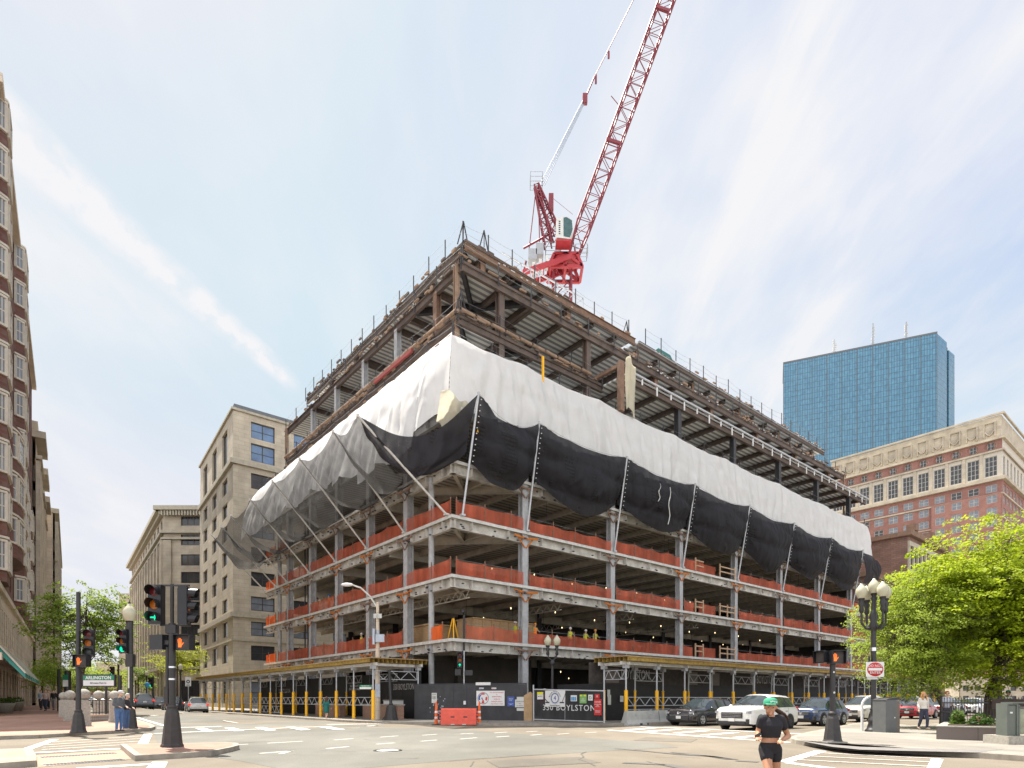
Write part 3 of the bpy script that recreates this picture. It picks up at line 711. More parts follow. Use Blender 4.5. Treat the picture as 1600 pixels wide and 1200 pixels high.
# ------------------------------------------------------------------ outriggers and nets
def P3(px, py, pl, v):
    """photo point -> local a,b,z on the vertical plane a=v ('a') or b=v ('b')"""
    u = (px-800)/FP
    if pl == 'b': a = (u*(C0.y+L.y*v)-C0.x-L.x*v)/(R.x-R.y*u); b = v
    else: b = (u*(C0.y+R.y*v)-C0.x-R.x*v)/(L.x-L.y*u); a = v
    d = C0.y+R.y*a+L.y*b
    return Vector((a, b, CAMH+(HY-py)/FP*d))
poleR = [(Vector((.8, -.1, 14)), Vector((.9, -1.8, 21.6)))]+[(Vector((a+.1, 0, 14.0)), Vector((a+.1, -1.35, 21.5))) for a in CA]
poleL = [(Vector((-.1, .5, 14)), Vector((-6.4, .8, 18.9)))]+[(Vector((0, b, 14.0)), Vector((-5.6, b, 20.0))) for b in CB[1:6]]+[(Vector((0, 34.6, 14)), Vector((-5.5, 34.9, 19.7))), (Vector((0, 38.2, 14)), Vector((-5.6, 38.6, 19.6)))]
for i, (p, q) in enumerate(poleR+poleL):
    mb = MB(); mb.tube(p, q, .075, 8); mb.box(p, (.3, .3, .12)); mb.box(q, (.14, .14, .2)); mb.build('outrigger_pole', M['galv'] if i < len(poleR) else M['slab_edge'], BL)
def fold(x, s): return .5*math.sin(x*s+2*noise.noise(Vector((x*.7, s, 0))))+noise.noise(Vector((x*1.3, s*2, 3)))
def rope(mb, pts, r): mb.path(pts, r, 5)
ordn = ['first', 'second', 'third', 'fourth', 'fifth', 'sixth', 'seventh', 'eighth', 'ninth']
# black nets on the right face: from tip line down to the fifth/fourth floor, sagging between the poles
drop = [3.5, 3.4, 3.5, 3.7, 3.8, 3.9, 3.9, 3.6]
for i in range(7):
    t0, t1_ = poleR[i][1], poleR[i+1][1]; P = []
    nu, nv = 34, 22; sagt = .55 if i else 1.1; sagb = 1.9+.3*math.sin(i*2.1); ph = i*3.7
    for u in range(nu+1):
        x = u/nu; row = []; s4 = 4*x*(1-x)
        top = t0.lerp(t1_, x); top.z -= sagt*s4; 
        bot = t0.lerp(t1_, x); bot.z = bot.z-drop[i]-sagb*(math.sin(PI*x)**.8)-.3*noise.noise(Vector((x*3, i, 1))); bot.y = -.25-.6*s4
        for v in range(nv+1):
            y = v/nv; p = top.lerp(bot, y); p.y -= .55*math.sin(PI*y)*(.4+s4)
            # swag folds: festoons radiating from the pole heads
            w = y*7+2.4*s4*(1.2-y)
            p.y -= .42*(abs(math.sin(w*1.35+ph))**.55-.6)*min(1, s4*1.6+.3)*(.35+y*.65)+.14*noise.noise(Vector((x*5, y*4, ph)))
            fade = max(0, .18-x)/.18+max(0, x-.82)/.18
            p.y += .12*math.sin(x*90)*fade*.6
            row.append(p)
        P.append(row)
    mb = MB(); mb.grid(P)
    o = mb.build('debris_net', M['net_black'], None, C0, TH)
    tag(o, ['black net bay nearest the building corner on the right face, sheer at its top', 'black net bay hanging right of the second pole, with curved folds', 'black net bay with two white drips running down it', 'black net bay just right of the one with white drips', 'black net bay in the middle of the right half of the row', 'black net bay second from the far end of the right face', 'black net bay at the far right end above the lamp globes'][i], 'net', 'black debris nets along the right face')
tm_ = MB()
for i in range(8):
    p, q = poleR[i]
    for k in range(12):
        t = .45+.55*k/12.; c = q.lerp(p, 1-t) if False else p.lerp(q, t); tm_.box(c+Vector((.16+.05*random.random(), -.12, 0)), (.07, .05, .05))
tag(tm_.build('net_tie', M['white_board'], BL), kind='stuff')
tm_ = MB()
for i in range(7):
    a0, a1 = poleR[i][1], poleR[i+1][1]; pts = [a0.lerp(a1, u/10.)-Vector((0, .06, (.5 if i else 1.05)*4*(u/10.)*(1-u/10.))) for u in range(11)]; tm_.path(pts, .022, 4)
tag(tm_.build('net_rope', M['slab_edge'], BL), kind='stuff')
# small drips on the third bay
mb = MB()
for a, l in ((19.9, 1.5), (21.3, 3.2)):
    z = 19.9
    pts = [Vector((a+.12*math.sin(k*1.3), -2.15+.06*k*.3, z-l*k/8)) for k in range(9)]
    for k in range(8): mb.tube(pts[k], pts[k+1], .02+.03*random.random(), 5)
o = mb.build('paint_drip', M['paper'], None, C0, TH); tag(o, 'white dried splash lines running down the third black net', 'splash')
# last short net at the end
P = []
for u in range(9):
    x = u/8.; P.append([Vector((65.5+5.4*x, -1.3+.15*math.sin(x*9+v*.5)-.3*math.sin(PI*v/12), 21.4-.5*x-.4*v*(.9-.2*x))) for v in range(13)])
mb = MB(); mb.grid(P); tag(mb.build('debris_net', M['net_black'], None, C0, TH), 'short ragged black net past the last pole on the right face', 'net', 'black debris nets along the right face')
# corner net bay between the two corner poles
t0, t1_ = poleR[0][1], poleL[0][1]; P = []
for u in range(31):
    x = u/30.; row = []; s4 = 4*x*(1-x)
    top = t0.lerp(t1_, x)-Vector((0, 0, 1.9*s4)); bot = Vector((.5, -1.0, 18.0)).lerp(Vector((-3.0, 2.5, 17.0)), x)-Vector((0, 0, .9*s4))
    for v in range(19):
        y = v/18.; p = top.lerp(bot, y); p.z -= .9*math.sin(PI*y)*(.3+.7*s4); p.x -= .2*math.sin(PI*y); p.z += .12*math.sin(y*16+4*s4)
        row.append(p)
    P.append(row)
mb = MB(); mb.grid(P); tag(mb.build('debris_net', M['net_black'], None, C0, TH), 'dark net slung in the corner between the two outermost poles', 'net', 'black debris nets along the right face')
# left nets: sheer awning sloping from the pole tips in to the fifth deck
labL = ['sheer dark net bay beside the building corner on the left side', 'second sheer net bay from the building corner, left side', 'third sheer net bay from the corner, over the long white sheet', 'fourth sheer net bay of the left side, in front of folded sheeting', 'fifth sheer net bay of the left side, near the beige building', 'sixth sheer net bay of the left side', 'sheer grey net bay at the far left tip against the beige building']
for i in range(7):
    t0, t1_ = poleL[i][1], poleL[i+1][1]; P = []; ph = i*2.3
    b0, b1 = t0.y, t1_.y
    for u in range(25):
        x = u/24.; row = []; s4 = 4*x*(1-x)
        top = t0.lerp(t1_, x)-Vector((0, 0, .7*s4)); bot = Vector((-.5, b0+(b1-b0)*x, 17.2+.3*noise.noise(Vector((x*3, i, 2)))))
        if i == 0: bot.x = -.7; bot.y = 2.5+(b1-2.5)*x; bot.z = 17.1
        for v in range(21):
            y = v/20.; p = top.lerp(bot, y); p.z -= (1.55+.5*s4)*math.sin(PI*y)**.9*(.55+.45*s4)
            p.z += .14*math.sin(y*15+3*s4+ph)*s4+.1*noise.noise(Vector((x*4, y*5, ph)))
            row.append(p)
        P.append(row)
    mb = MB(); mb.grid(P); tag(mb.build('debris_net', M['net_left'], None, C0, TH), labL[i], 'net', 'sheer nets sloping out along the left face')
# white sheeting: one long curtain round the corner
def curtain(lines, label, seed, mname='tarp', nv=22):
    """lines: list of (top, bottom, bulge) along the strip"""
    P = []
    for k, (t, b, out, bul) in enumerate(lines):
        row = []
        for v in range(nv+1):
            y = v/nv; p = t.lerp(b, y); p += out*bul*math.sin(PI*y**.8)
            nc = min(1, k*.05) if seed < 3 else 1
            if seed < 3: ka = k*(.126 if seed == 1 else .121); p += out*nc*.30*(abs(math.sin(ka*1.7+seed+y*2.6*math.sin(ka*.33)+1.5*noise.noise(Vector((ka*.4, y*1.5, 3)))))**.5-.72)*(.25+y)*math.sin(PI*min(1, y*.75+.12))
            p += out*nc*(.09*noise.noise(Vector((k*.035, y*5, seed)))+.05*noise.noise(Vector((k*.12, y*9, seed))))*math.sin(PI*y)
            row.append(p)
        P.append(row)
    mb = MB(); mb.grid(P); return tag(mb.build('white_tarpaulin', M[mname], None, C0, TH), label, 'tarpaulin', 'white sheeting round the upper floors')
rows = []; N_ = 560
bnds = [6.6, 14.5, 25, 33.5, 45, 56, 65]
for k in range(N_+1):
    a = (70.6)*k/N_
    seg = min(abs(a-x) for x in bnds); pin = math.exp(-(seg/1.2)**2)
    near = min([x for x in bnds+[76] if x >= a] or [76]); prev = max([x for x in [-3]+bnds if x <= a]); s = (a-prev)/max(.1, near-prev); s4 = max(0, 4*s*(1-s))
    top = Vector((a, -.02-.10*pin, 26.1-.18*s4+.1*noise.noise(Vector((a*.6, 0, 0)))))
    bz = 21.25-.45*s4*(1 if a > 4 else .4)+.2*pin*(a > 8)+.2*noise.noise(Vector((a*.5, 5, 0)))
    if a < 6: bz = 20.6+.5*(a/6)
    sh = abs(math.sin(a*2.3+2.5*noise.noise(Vector((a*.5, 1, 0)))))**.6; fz = .26*(sh-.7)*(.5+.8*pin)+.22*noise.noise(Vector((a*1.3, 2, 0)))+.09*(abs(math.sin(a*6+2*math.sin(a)))-.5)
    bot = Vector((a+.2*pin-.8*max(0, 1-a/3), -.72-.12*s4+fz*1.3*min(1, a/2), bz))
    cw = max(0, 1-a/2.5); rows.append((top, bot, Vector((-.8*cw, -1, 0)), .13*(1-.5*pin*(1-cw))+fz*.9*(1-cw)))
curtain(rows, 'long white sheeting hung along the right face of the building above the black nets', 1)
rows = []
for k in range(321):
    b = 38.8*k/320
    seg = min(abs(b-x) for x in (6.3, 12.5, 18.7, 24.9, 31.1)); pin = math.exp(-(seg/1.0)**2)
    s4 = max(0, math.sin(PI*((b-6.3) % 6.2)/6.2))
    top = Vector((.02, b, 26.15+.1*noise.noise(Vector((b*.6, 9, 0)))))
    d = 5.2-.6*(b/38) if b > 2 else 1+2.1*b
    fz = .45*(abs(math.sin(b*2.1+2.5*noise.noise(Vector((b*.5, 1, 7)))))**.6-.6)+.35*noise.noise(Vector((b*1.1, 2, 7)))
    bz = 20.1-.9*s4+.35*fz-(.6 if b < 14 else 0)
    q = max(0, 1-max(b, 0)/3); bz = bz*(1-q)+20.6*q; fz *= 1-q
    if 2 < b < 9: bz -= .8
    bot = Vector((-min(d, 2.4+.5*noise.noise(Vector((b*.3, 4, 4))))*(1-q)-.8*q + fz*.6, b+.3*fz-.72*q, bz))
    rows.append((top, bot, Vector((-1+.2*q, -1.0*q, 0)), (.38+.35*s4+fz*.8)*(1-q)+.13*q))
curtain(rows, 'billowing white sheeting spread along the left face behind the sheer nets', 2)
# pulled-up flap at the corner
rows = []
for k in range(41):
    x = k/40.; t = Vector((-1.5+2.6*x, -.9-.25*math.sin(x*5), 21.3+.2*math.sin(x*9))); b = Vector((-1.3+2.3*x, -.6+.5*(1-x), 19.7-.5*math.sin(PI*x)+.15*math.sin(x*19)))
    rows.append((t, b, Vector((-.3, -.9, 0)), .2+.15*math.sin(x*17)))
tag(curtain(rows, 'loose cream flap of sheeting gathered under the building corner', 3, 'tarp_yellow'), group='white sheeting round the upper floors')
# cloth hung on the rusty frame where the silver pipe starts
P = []
for u in range(13): P.append([Vector((17.6+u*.1, -.35+.07*math.sin(u*.9+v*.3), 30.5+.35*math.sin(u*.4)-v*.31)) for v in range(15)])
mb = MB(); mb.grid(P)
mb.grid([[p+Vector((0, .05, 0)) for p in r] for r in P]); tag(mb.build('white_tarpaulin', M['tarp_yellow'], None, C0, TH), 'narrow cream sheet hanging beside a rusty post above the long white sheeting', 'tarpaulin', 'white sheeting round the upper floors')
mb = MB(); mb.box((17.2, -.1, 28.1), (.5, .4, 4.2)); mb.beam((17.3, -.1, 30), (17.3, 3, 30), .3, .3); mb.build('rusty_frame', M['rust_steel'], BL)
mat('barrier_dull', (.28, .06, .055), .7); mb = MB(); mb.beam((2.25, 9, FL[8]+.0), (2.25, 15.5, FL[8]+.0), .2, .28); mb.build('red_beam', M['barrier_dull'], BL)
mb = MB(); mb.beam((8.2, -.1, 25.4), (8.2, -.1, 27.4), .14, .14); mb.beam((1.2, -1.3, 19.3), (1.2, -1.3, 21.3), .12, .12); mb.build('yellow_post', M['yellow'], BL)
# ------------------------------------------------------------------ orange mesh barriers on the decks
deckn = {2: 'lowest open deck', 3: 'middle open deck', 4: 'upper open deck'}
bayR = [.3]+CA
bn = ['corner bay', 'second bay from the corner', 'third bay from the corner', 'fourth bay from the corner', 'fifth bay from the corner', 'sixth bay from the corner', 'seventh bay from the corner', 'end bay']
for f in (2, 3, 4):
    for i in range(8):
        a0 = bayR[i]+(.3 if i else 0); a1 = (bayR[i+1]-.3) if i < 7 else AX-.3
        if i == 3: a1 = a0+1.5 if f < 4 else a0+3.2
        if f == 2 and i == 0: a0 = 1.2
        e = empty('safety_barrier', W(a0, -.02 if f > 2 else .1, FL[f]+.03), TH, 'orange mesh barrier, %s, right face, %s' % (deckn[f], bn[i]), 'barrier', 'orange mesh barriers on the decks')
        n = 30; P = []; l = a1-a0
        for u in range(n+1):
            x = u/n*l; tz = 1.02+.1*noise.noise(Vector((x*.6+i*7, f, 0)))-.13*math.sin(PI*(x % 2.4)/2.4)-.12*(i % 3 == 1)
            P.append([Vector((x, .05*math.sin(x*3)+.07*noise.noise(Vector((x, v, f+i*3))), .02+tz*v/5)) for v in range(6)])
        mb = MB(); mb.grid(P); mb.build('mesh_panel', M['mesh_orange'], e)
        q = MB()
        for k in range(int(l/2.4)+1): q.beam((k*2.4+.1, .05, 0), (k*2.4+.1, .05, 1.25), .06, .06)
        q.build('post', M['rust_steel'], e)
        q = MB(); q.tube((0, .08, 1.05), (l, .08, 1.05), .012, 4); q.tube((0, .08, .55), (l, .08, .55), .012, 4); q.build('wire', M['grey_metal'], e)
bayL = [.2]+CB[1:6]+[34.4, 38.2]
for f in (2, 3, 4, 5):
    for i in range(7):
        if f == 5 and i not in (5, 6): continue
        b0 = bayL[i]+(.35 if i else 0); b1 = bayL[i+1]-.3
        if f == 2 and i == 0: b0 = 1.2; b1 = 2.6
        m = 'mesh_bright' if i == 6 or (f == 2 and i == 0) else 'mesh_orange'
        e = empty('safety_barrier', W(.05, b0, FL[f]+.03), TH, 'orange mesh barrier, %s, left face, %s' % (deckn.get(f, 'deck under the nets'), bn[i] if i < 6 else 'brightest one at the far end'), 'barrier', 'orange mesh barriers on the decks')
        n = 22; P = []; l = b1-b0
        for u in range(n+1):
            x = u/n*l; tz = 1.05+.12*noise.noise(Vector((x*.6+i*7, f, 5)))-.13*math.sin(PI*(x % 2.4)/2.4)
            P.append([Vector((.05*math.sin(x*3)+.07*noise.noise(Vector((x, v, f+i*3))), x, .02+tz*v/5)) for v in range(6)])
        mb = MB(); mb.grid(P); mb.build('mesh_panel', M[m], e)
        q = MB()
        for k in range(int(l/2.4)+1): q.beam((.05, k*2.4+.1, 0), (.05, k*2.4+.1, 1.25), .06, .06)
        q.build('post', M['rust_steel'], e)
# timber guard rails in the fourth bay
for f in (2, 3, 4):
    e = empty('timber_railing', W(28.0, -.05, FL[f]+.03), TH, 'pale timber guard rail between orange mesh, %s' % deckn[f], 'railing', 'timber guard rails on the decks')
    for x in (0.3, 1.6, 4.6, 6.0, 7.4):
        if f == 4 and x in (1.6, 6.0): continue
        q = MB(); q.box((x, 0, .65), (.12, .1, 1.3)); q.build('post', M['wood_rail'], e)
    q = MB()
    for z in (.55, 1.05): q.box((1.0, 0, z), (1.4, .05, .12)); q.box((6.0, 0, z), (3.0, .05, .12))
    q.build('rail', M['wood_rail'], e)
    q = MB(); q.grid([[Vector((1.6+u*.3, .5, .03+.2*v)) for v in range(6)] for u in range(11)]); q.build('mesh_panel', M['mesh_orange'], e)
# stacked material on the lowest deck
e = empty('timber_crate', W(3.6, 2.6, FL[2]+.01), TH, 'large plywood crate standing on the lowest deck near the corner', 'crate', 'plywood crates on the lowest deck')
q = MB(); q.b2((0, 0, 0), (6.2, 2.0, 1.9)); q.build('box', M['plywood'], e)
q = MB()
for k in range(8): q.b2((.05+k*.85, -.06, .0), (.18+k*.85, -.002, 1.9))
q.b2((-.05, -.1, 1.9), (6.25, 2.1, 2.0)); q.build('batten', M['wood'], e)
e = empty('timber_crate', W(-.0+1.5, 5.2, FL[2]+.01), TH, 'lower timber stack left of the plywood crate on the lowest deck', 'crate', 'plywood crates on the lowest deck')
q = MB(); q.b2((0, 0, 0), (3.0, 3.0, 1.5)); q.build('box', M['wood'], e); q = MB(); q.b2((-.1, -.1, 1.5), (3.1, 3.1, 1.62)); q.build('lid', M['plywood'], e)
e = empty('surveying_tripod', W(1.2, 1.6, FL[2]+.01), TH, 'yellow wooden tripod on the lowest deck at the corner', 'tripod')
for k in range(3):
    q = MB(); c = 2*PI*k/3; q.beam((.45*math.cos(c), .45*math.sin(c), 0), (.05*math.cos(c), .05*math.sin(c), 1.6), .07, .05); q.build('leg', M['yellow'], e)
q = MB(); q.lathe([(0, 1.6), (.1, 1.6), (.1, 1.66), (0, 1.66)], n=10); q.build('head', M['black_iron'], e)
# strings of work lamps
q = MB(); q.sphere((0, 0, 0), .034, nu=8, nv=6); q.lathe([(0, .11), (.03, .1), (.03, .04), (0, .04)], n=8)
emis('bulb', (1, .78, .42), 5)
M['bulb'].node_tree.nodes['Principled BSDF'].inputs['Emission Strength'].default_value = 1.2
wl = q.build('work_lamp', M['bulb']); first = True
sp_ = []
for f in (2, 3):
    for b in ((7.5,) if f > 2 else (3.5, 9.5)):
        for k in range(10 if f == 2 else 7): sp_.append((7.0+k*4.9+(b*.3), b, FL[f+1]-1.15+.15*math.sin(k*2.2), f))
for k in range(14): sp_.append((4.5+k*3.3, 5.5+(k % 3)*2.2, 4.1-.5*(k % 2), 1))
for a, b, z, f in sp_:
    o = wl if first else wl.copy()
    if not first: COL.objects.link(o)
    first = False; o.location = W(a, b, z)
    tag(o, ['small glowing work lamp hanging in the dark ground floor', 'small glowing work lamp under the lowest open ceiling', 'small glowing work lamp above the middle open deck', 'small glowing work lamp above the upper open deck'][f-1], 'lamp', ['work lamps in the ground floor', 'work lamps over the lowest deck', 'work lamps over the middle deck', 'work lamps over the upper deck'][f-1])
# green machine, aerial and site lights on the roof
g = PX(1063, 548, 72); a, b = ab(g)
e = empty('air_compressor', W(30.5, 6.5, FL[10]+.6), TH, 'dark green machine on the roof behind the steel edge', 'machine')
q = MB(); q.vprism([(0, -.4), (3.6, -.4), (3.6, .9), (2.9, 1.5), (.8, 1.5), (0, .9)], 0, 1.6); q.build('housing', mat('machine_green', (.03, .13, .1), .4), e)
q = MB(); q.b2((.9, -.02, .3), (1.7, .0, 1.1)); q.b2((2.1, -.02, .3), (2.8, 0, 1.1)); q.build('window', M['rope'], e)
# ================================================================== SIDEWALK SHEDS
def shed(label, org, rot, n, step, depth, hgt, back=True, ybrk=1.9, sgn=1, roof_over=.35, double=(), gh=.15):
    """x runs along the shed, y from the street row (0) to the back row (depth)"""
    e = empty('sidewalk_shed', org, rot, label, 'scaffold')
    lm = (n-1)*step
    for row, y in ((0, 0), (1, depth)):
        for k in range(n):
            if row and not back and k % 2: continue
            p = MB(); p.tube((0, 0, ybrk-.05), (0, 0, hgt-.4), .055, 8); p.box((0, 0, hgt-.38), (.3, .3, .22)); p.box((0, 0, .02), (.25, .25, .04))
            o = p.build('post', M['scaf'], e, (k*step, y, 0))
            q = MB(); q.tube((0, 0, .04), (0, 0, ybrk), .115 if row == 0 else .08, 10); q.lathe([(.1, ybrk), (.13, ybrk+.02), (.0, ybrk+.06)], n=10)
            q.build('sleeve', M['yellow'], o)
    # truss braces between posts on the street side
    def truss(x0, x1, y, z0, z1, ax='x'):
        t = MB(); nn = 5
        f = (lambda s, z: (x0+(x1-x0)*s, y, z)) if ax == 'x' else (lambda s, z: (y, x0+(x1-x0)*s, z))
        t.beam(f(.02, z1), f(.98, z1), .04, .04); t.beam(f(.02, z0), f(.98, z0), .04, .04); t.beam(f(.03, z0), f(.03, z1), .04, .04); t.beam(f(.97, z0), f(.97, z1), .04, .04)
        for k in range(nn):
            s = .03+.94*k/nn; s2 = .03+.94*(k+1)/nn
            t.beam(f(s, z0 if k % 2 else z1), f(s2, z1 if k % 2 else z0), .035, .035)
        return t.build('brace_truss', M['scaf'], e)
    for k in range(n-1):
        truss(k*step, (k+1)*step, sgn*.03, .98, 1.5)
        if k in double: truss(k*step, (k+1)*step, sgn*.03, .2, .75)
        if k % 2: truss(k*step, (k+1)*step, depth, hgt-1.15, hgt-.6)
    for k in (0, n-1): truss(0, depth, k*step, hgt-1.15, hgt-.6, ax='y')
    t = MB(); t.beam((-.5, 0, hgt-.18), (lm+.5, 0, hgt-.18), .12, .2); t.beam((-.5, depth, hgt-.18), (lm+.5, depth, hgt-.18), .12, .2)
    for k in range(n): t.beam((k*step, -.3, hgt-.19), (k*step, depth+.3, hgt-.19), .1, .18)
    t.build('header_beam', M['slab_edge'], e)
    # yellow aluminium joists carrying the roof; ends visible from the side
    t = MB(); y = -.45; k = 0
    while abs(y) < abs(depth)+.5:
        yy = y if depth > 0 else -y
        for s in range(int(lm/4)+1):
            x0 = -.4+s*4.0; x1 = min(x0+4.15, lm+.4)
            dz = .0 if s % 2 else .02
            t.ibeam((x0, yy, hgt+.04+dz), (x1, yy, hgt+.04+dz), .11, .24, t=.03)
            if abs(yy) > .4 and k == 0:
                for j in range(14): t.box((x0+.15+j*.28, yy-.03*sgn, hgt+.04+dz), (.1, .05, .1))
        y += .33; k += 1
    t.build('roof_joists', M['yellow_alu'], e)
    t = MB(); a, b = (-.5, depth+.5) if depth > 0 else (depth-.5, .5)
    t.b2((-.5, a, hgt+.19), (lm+.5, b, hgt+.24)); t.build('roof_deck', M['wood'], e)
    return e
# left shed: street row at a=-4.5, x axis along L
o = W(-4.5, 2.5, .15)
shed('scaffold walkway with yellow posts along the left street beside the steel frame', o, TH+PI/2, 17, 2.86, -3.4, 3.85, back=False, ybrk=1.95, sgn=1, double=(6, 7, 8))
o = W(5.9, -10.0, .15)
shed('scaffold walkway with yellow posts along the right street, behind the waiting cars', o, TH, 20, 3.03, 1.75, 3.75, back=True, ybrk=1.9, sgn=-1, double=(0, 1, 2))
# ------------------------------------------------------------------ hoardings
h = empty('hoarding', W(-.85, 2.6, .15), TH+PI/2, 'black board wall behind the left scaffold walkway', 'hoarding')
q = MB(); q.b2((0, -.06, 0), (34, .06, 3.3)); q.build('panel', M['board_black'], h)
q = MB()
for k in range(15): q.b2((k*2.4, .061, 0), (k*2.4+.05, .075, 3.3))
q.build('batten', M['board_side'], h)
text('lettering', '350 BOYLSTON', .62, M['letter'], h, (2.2, .09, 2.25), (PI/2, 0, PI), sx=.7)
text('lettering', 'RETAIL &\nRESTAURANT\nSPACE AVAILABLE', .26, M['letter'], h, (10.2, .09, 2.45), (PI/2, 0, PI))
text('lettering', '617-555\nLEASING', .17, M['letter'], h, (10.2, .09, 1.75), (PI/2, 0, PI))
text('lettering', '350 BOYLSTON', .6, M['letter'], h, (26.5, .09, 2.2), (PI/2, 0, PI), sx=.8)
# diagonal hoarding across the corner
pA = G(648, 1124, .15); pB = G(823, 1126, .15); dv = (pB-pA); LC = dv.length; rc = math.atan2(dv.y, dv.x)
h = empty('hoarding', (pA.x, pA.y, .15), rc, 'black board wall across the street corner under the steel frame', 'hoarding')
q = MB(); q.b2((0, -.05, 0), (LC, .05, 2.35)); q.build('panel', M['board_side'], h)
q = MB(); q.b2((0, -.03, 2.36), (LC, .03, 2.43))
for x in (LC*.36, LC*.48): q.b2((x, -.062, 0), (x+.04, -.052, 2.35))
q.build('capping', M['ink'], h)
q = MB()
for k in range(40):
    u = random.gauss(0, .22); v = random.gauss(0, .4); q.box((1.75+u, -.056, .75+v), (random.uniform(.02, .12), .006, random.uniform(.02, .09)), 0)
q.build('paint_smudge', M['rope'], h)
def board(name, label, cat, px, py, w, hh, m, parent_line=(pA, rc), dy=-.09, group=None, texts=(), extra=None, thick=.03):
    """flat sign on the line through point A with angle rc, centred on a photo point"""
    A, r = parent_line; d = Vector((math.cos(r), math.sin(r), 0)); u = (px-800)/FP
    s = (u*A.y-A.x)/(d.x-d.y*u); p = A+d*s; z = CAMH+(HY-py)/FP*p.y
    nrm = Vector((d.y, -d.x, 0)); 
    e = empty(name, (p+nrm*(-dy))[:2]+(z,) if False else (p.x+nrm.x*-dy, p.y+nrm.y*-dy, z), r, label, cat, group)
    q = MB(); q.box((0, 0, 0), (w, thick, hh)); q.build('plate', M[m], e)
    for t in texts:
        body, size, x, zz, mm = t[:5]; text('lettering', body, size, M[mm], e, (x, -thick/2-.004, zz), sx=t[5] if len(t) > 5 else 1)
    if extra: extra(e, -thick/2)
    return e
def ring_mark(r0, r1, m, x=0, z=0, n=28, a0=0, a1=2*PI):
    def f(e, y):
        q = MB(); k = n; vs = []
        for i in range(k+1):
            a = a0+(a1-a0)*i/k; vs += [(x+r0*math.cos(a), y-.004, z+r0*math.sin(a)), (x+r1*math.cos(a), y-.004, z+r1*math.sin(a))]
        q.add(vs, [(2*i, 2*i+1, 2*i+3, 2*i+2) for i in range(k)]); q.build('emblem', M[m], e)
    return f
def safety_banner(e, y):
    ring_mark(.36, .39, 'ink', -.5)(e, y); ring_mark(.22, .33, 'sign_blue', -.5, a0=2.2, a1=3.6)(e, y-.002); ring_mark(.24, .34, 'sign_red', -.5, a0=1.2, a1=2.1)(e, y-.002)
    ring_mark(.16, .3, 'sign_red', -.5, a0=-.6, a1=.35)(e, y-.002); ring_mark(.1, .33, 'sign_red', -.5, a0=-1.9, a1=-1.3)(e, y-.002); ring_mark(.05, .12, 'sign_blue', -.5, a0=2.6, a1=4.4)(e, y-.003)
board('banner', 'wide white banner with red and blue round emblem on the black corner wall', 'banner', 767, 1091, 1.95, .98, 'white_board', texts=(('YOU ARE NOT ENTERING', .085, .45, .37, 'sign_red'), ('A', .085, .45, .23, 'ink'), ('RESPONSIBLE', .11, .45, .1, 'sign_red'), ('GUESS IN', .1, .45, -.06, 'sign_red'), ('WORKER SAFETY', .1, .45, -.22, 'sign_red'), ('TAKE PRIDE AS A TEAM', .08, .45, -.37, 'sign_red')), extra=safety_banner)
board('notice', 'dark blue notice beside the wide white banner', 'notice', 799, 1096, .48, .64, 'sign_blue', texts=(('SAFETY\nFIRST', .09, 0, .12, 'white_board'), ('VISITORS MUST\nREPORT', .05, 0, -.18, 'white_board')))
board('notice', 'cream notice in three strips at the right end of the black corner wall', 'notice', 813, 1099, .66, .5, 'paper', texts=(('CONSTRUCTION', .07, 0, .12, 'ink'), ('SITE', .07, 0, -.02, 'ink'), ('ALL VISITORS', .07, 0, -.15, 'ink')))
board('notice', 'small beige board under the cream notice of the corner wall', 'notice', 814, 1108.5, .5, .18, 'paper'); board('notice', 'small beige board above the cream notice of the corner wall', 'notice', 814, 1091, .5, .18, 'paper')
board('notice', 'cream paper notice above the left orange marker post', 'notice', 679.5, 1090.5, .38, .68, 'paper', texts=(('NOTICE', .08, 0, .24, 'ink'), ('SIDEWALK\nCLOSED\nUSE OTHER\nSIDE', .055, 0, 0, 'ink')))
board('notice', 'tiny white lettered strip above the banner, left one', 'notice', 753, 1075.5, .32, .1, 'white_board', texts=(('NORTH', .08, 0, 0, 'sign_blue'),))
board('notice', 'tiny white lettered strip above the banner, with red letters', 'notice', 772.5, 1075.5, .32, .1, 'white_board', texts=(('SOUTH', .08, 0, 0, 'sign_red'),))
board('light_fixture', 'long white box lamp on top of the black corner wall', 'lamp', 756, 1068.5, 1.0, .19, 'white_board', thick=.2)
board('door_lock', 'small white lock box on the black corner wall behind the barrier', 'lock', 727, 1098, .15, .24, 'white_board', thick=.1)
# orange-brown wooden post at the end, gate and its sheeting
e = empty('gate_post', (G(826, 1126, .15).x, G(826, 1126, .15).y, .15), rc, 'raw timber gate post at the right end of the black corner wall', 'post')
q = MB(); q.vprism([(-.28, 0), (.28, 0), (.28, 1.7), (.12, 1.85), (-.28, 1.6)], -.15, .15); q.build('timber', M['plywood'], e)
q = MB(); q.tube((.32, 0, 0), (.32, 0, 2.3), .05); q.build('steel_post', M['galv'], e)
gA = G(834, 1126.5, .15); gB = G(944, 1130.5, .15); dg_ = gB-gA; LG = dg_.length; rg = math.atan2(dg_.y, dg_.x)
e = empty('site_gate', (gA.x, gA.y, .15), rg, 'wide sheeted steel gate lettered 350 BOYLSTON between the two scaffold walkways', 'gate')
q = MB(); q.tube((0, 0, .03), (0, 0, 2.0), .045); q.tube((LG, 0, .03), (LG, 0, 1.85), .045); q.tube((0, 0, 2.0), (LG, 0, 1.85), .04); q.tube((0, 0, .1), (LG, 0, .1), .035); q.tube((LG*.47, .03, .1), (LG*.47, .03, 1.9), .035); q.build('frame', M['galv'], e)
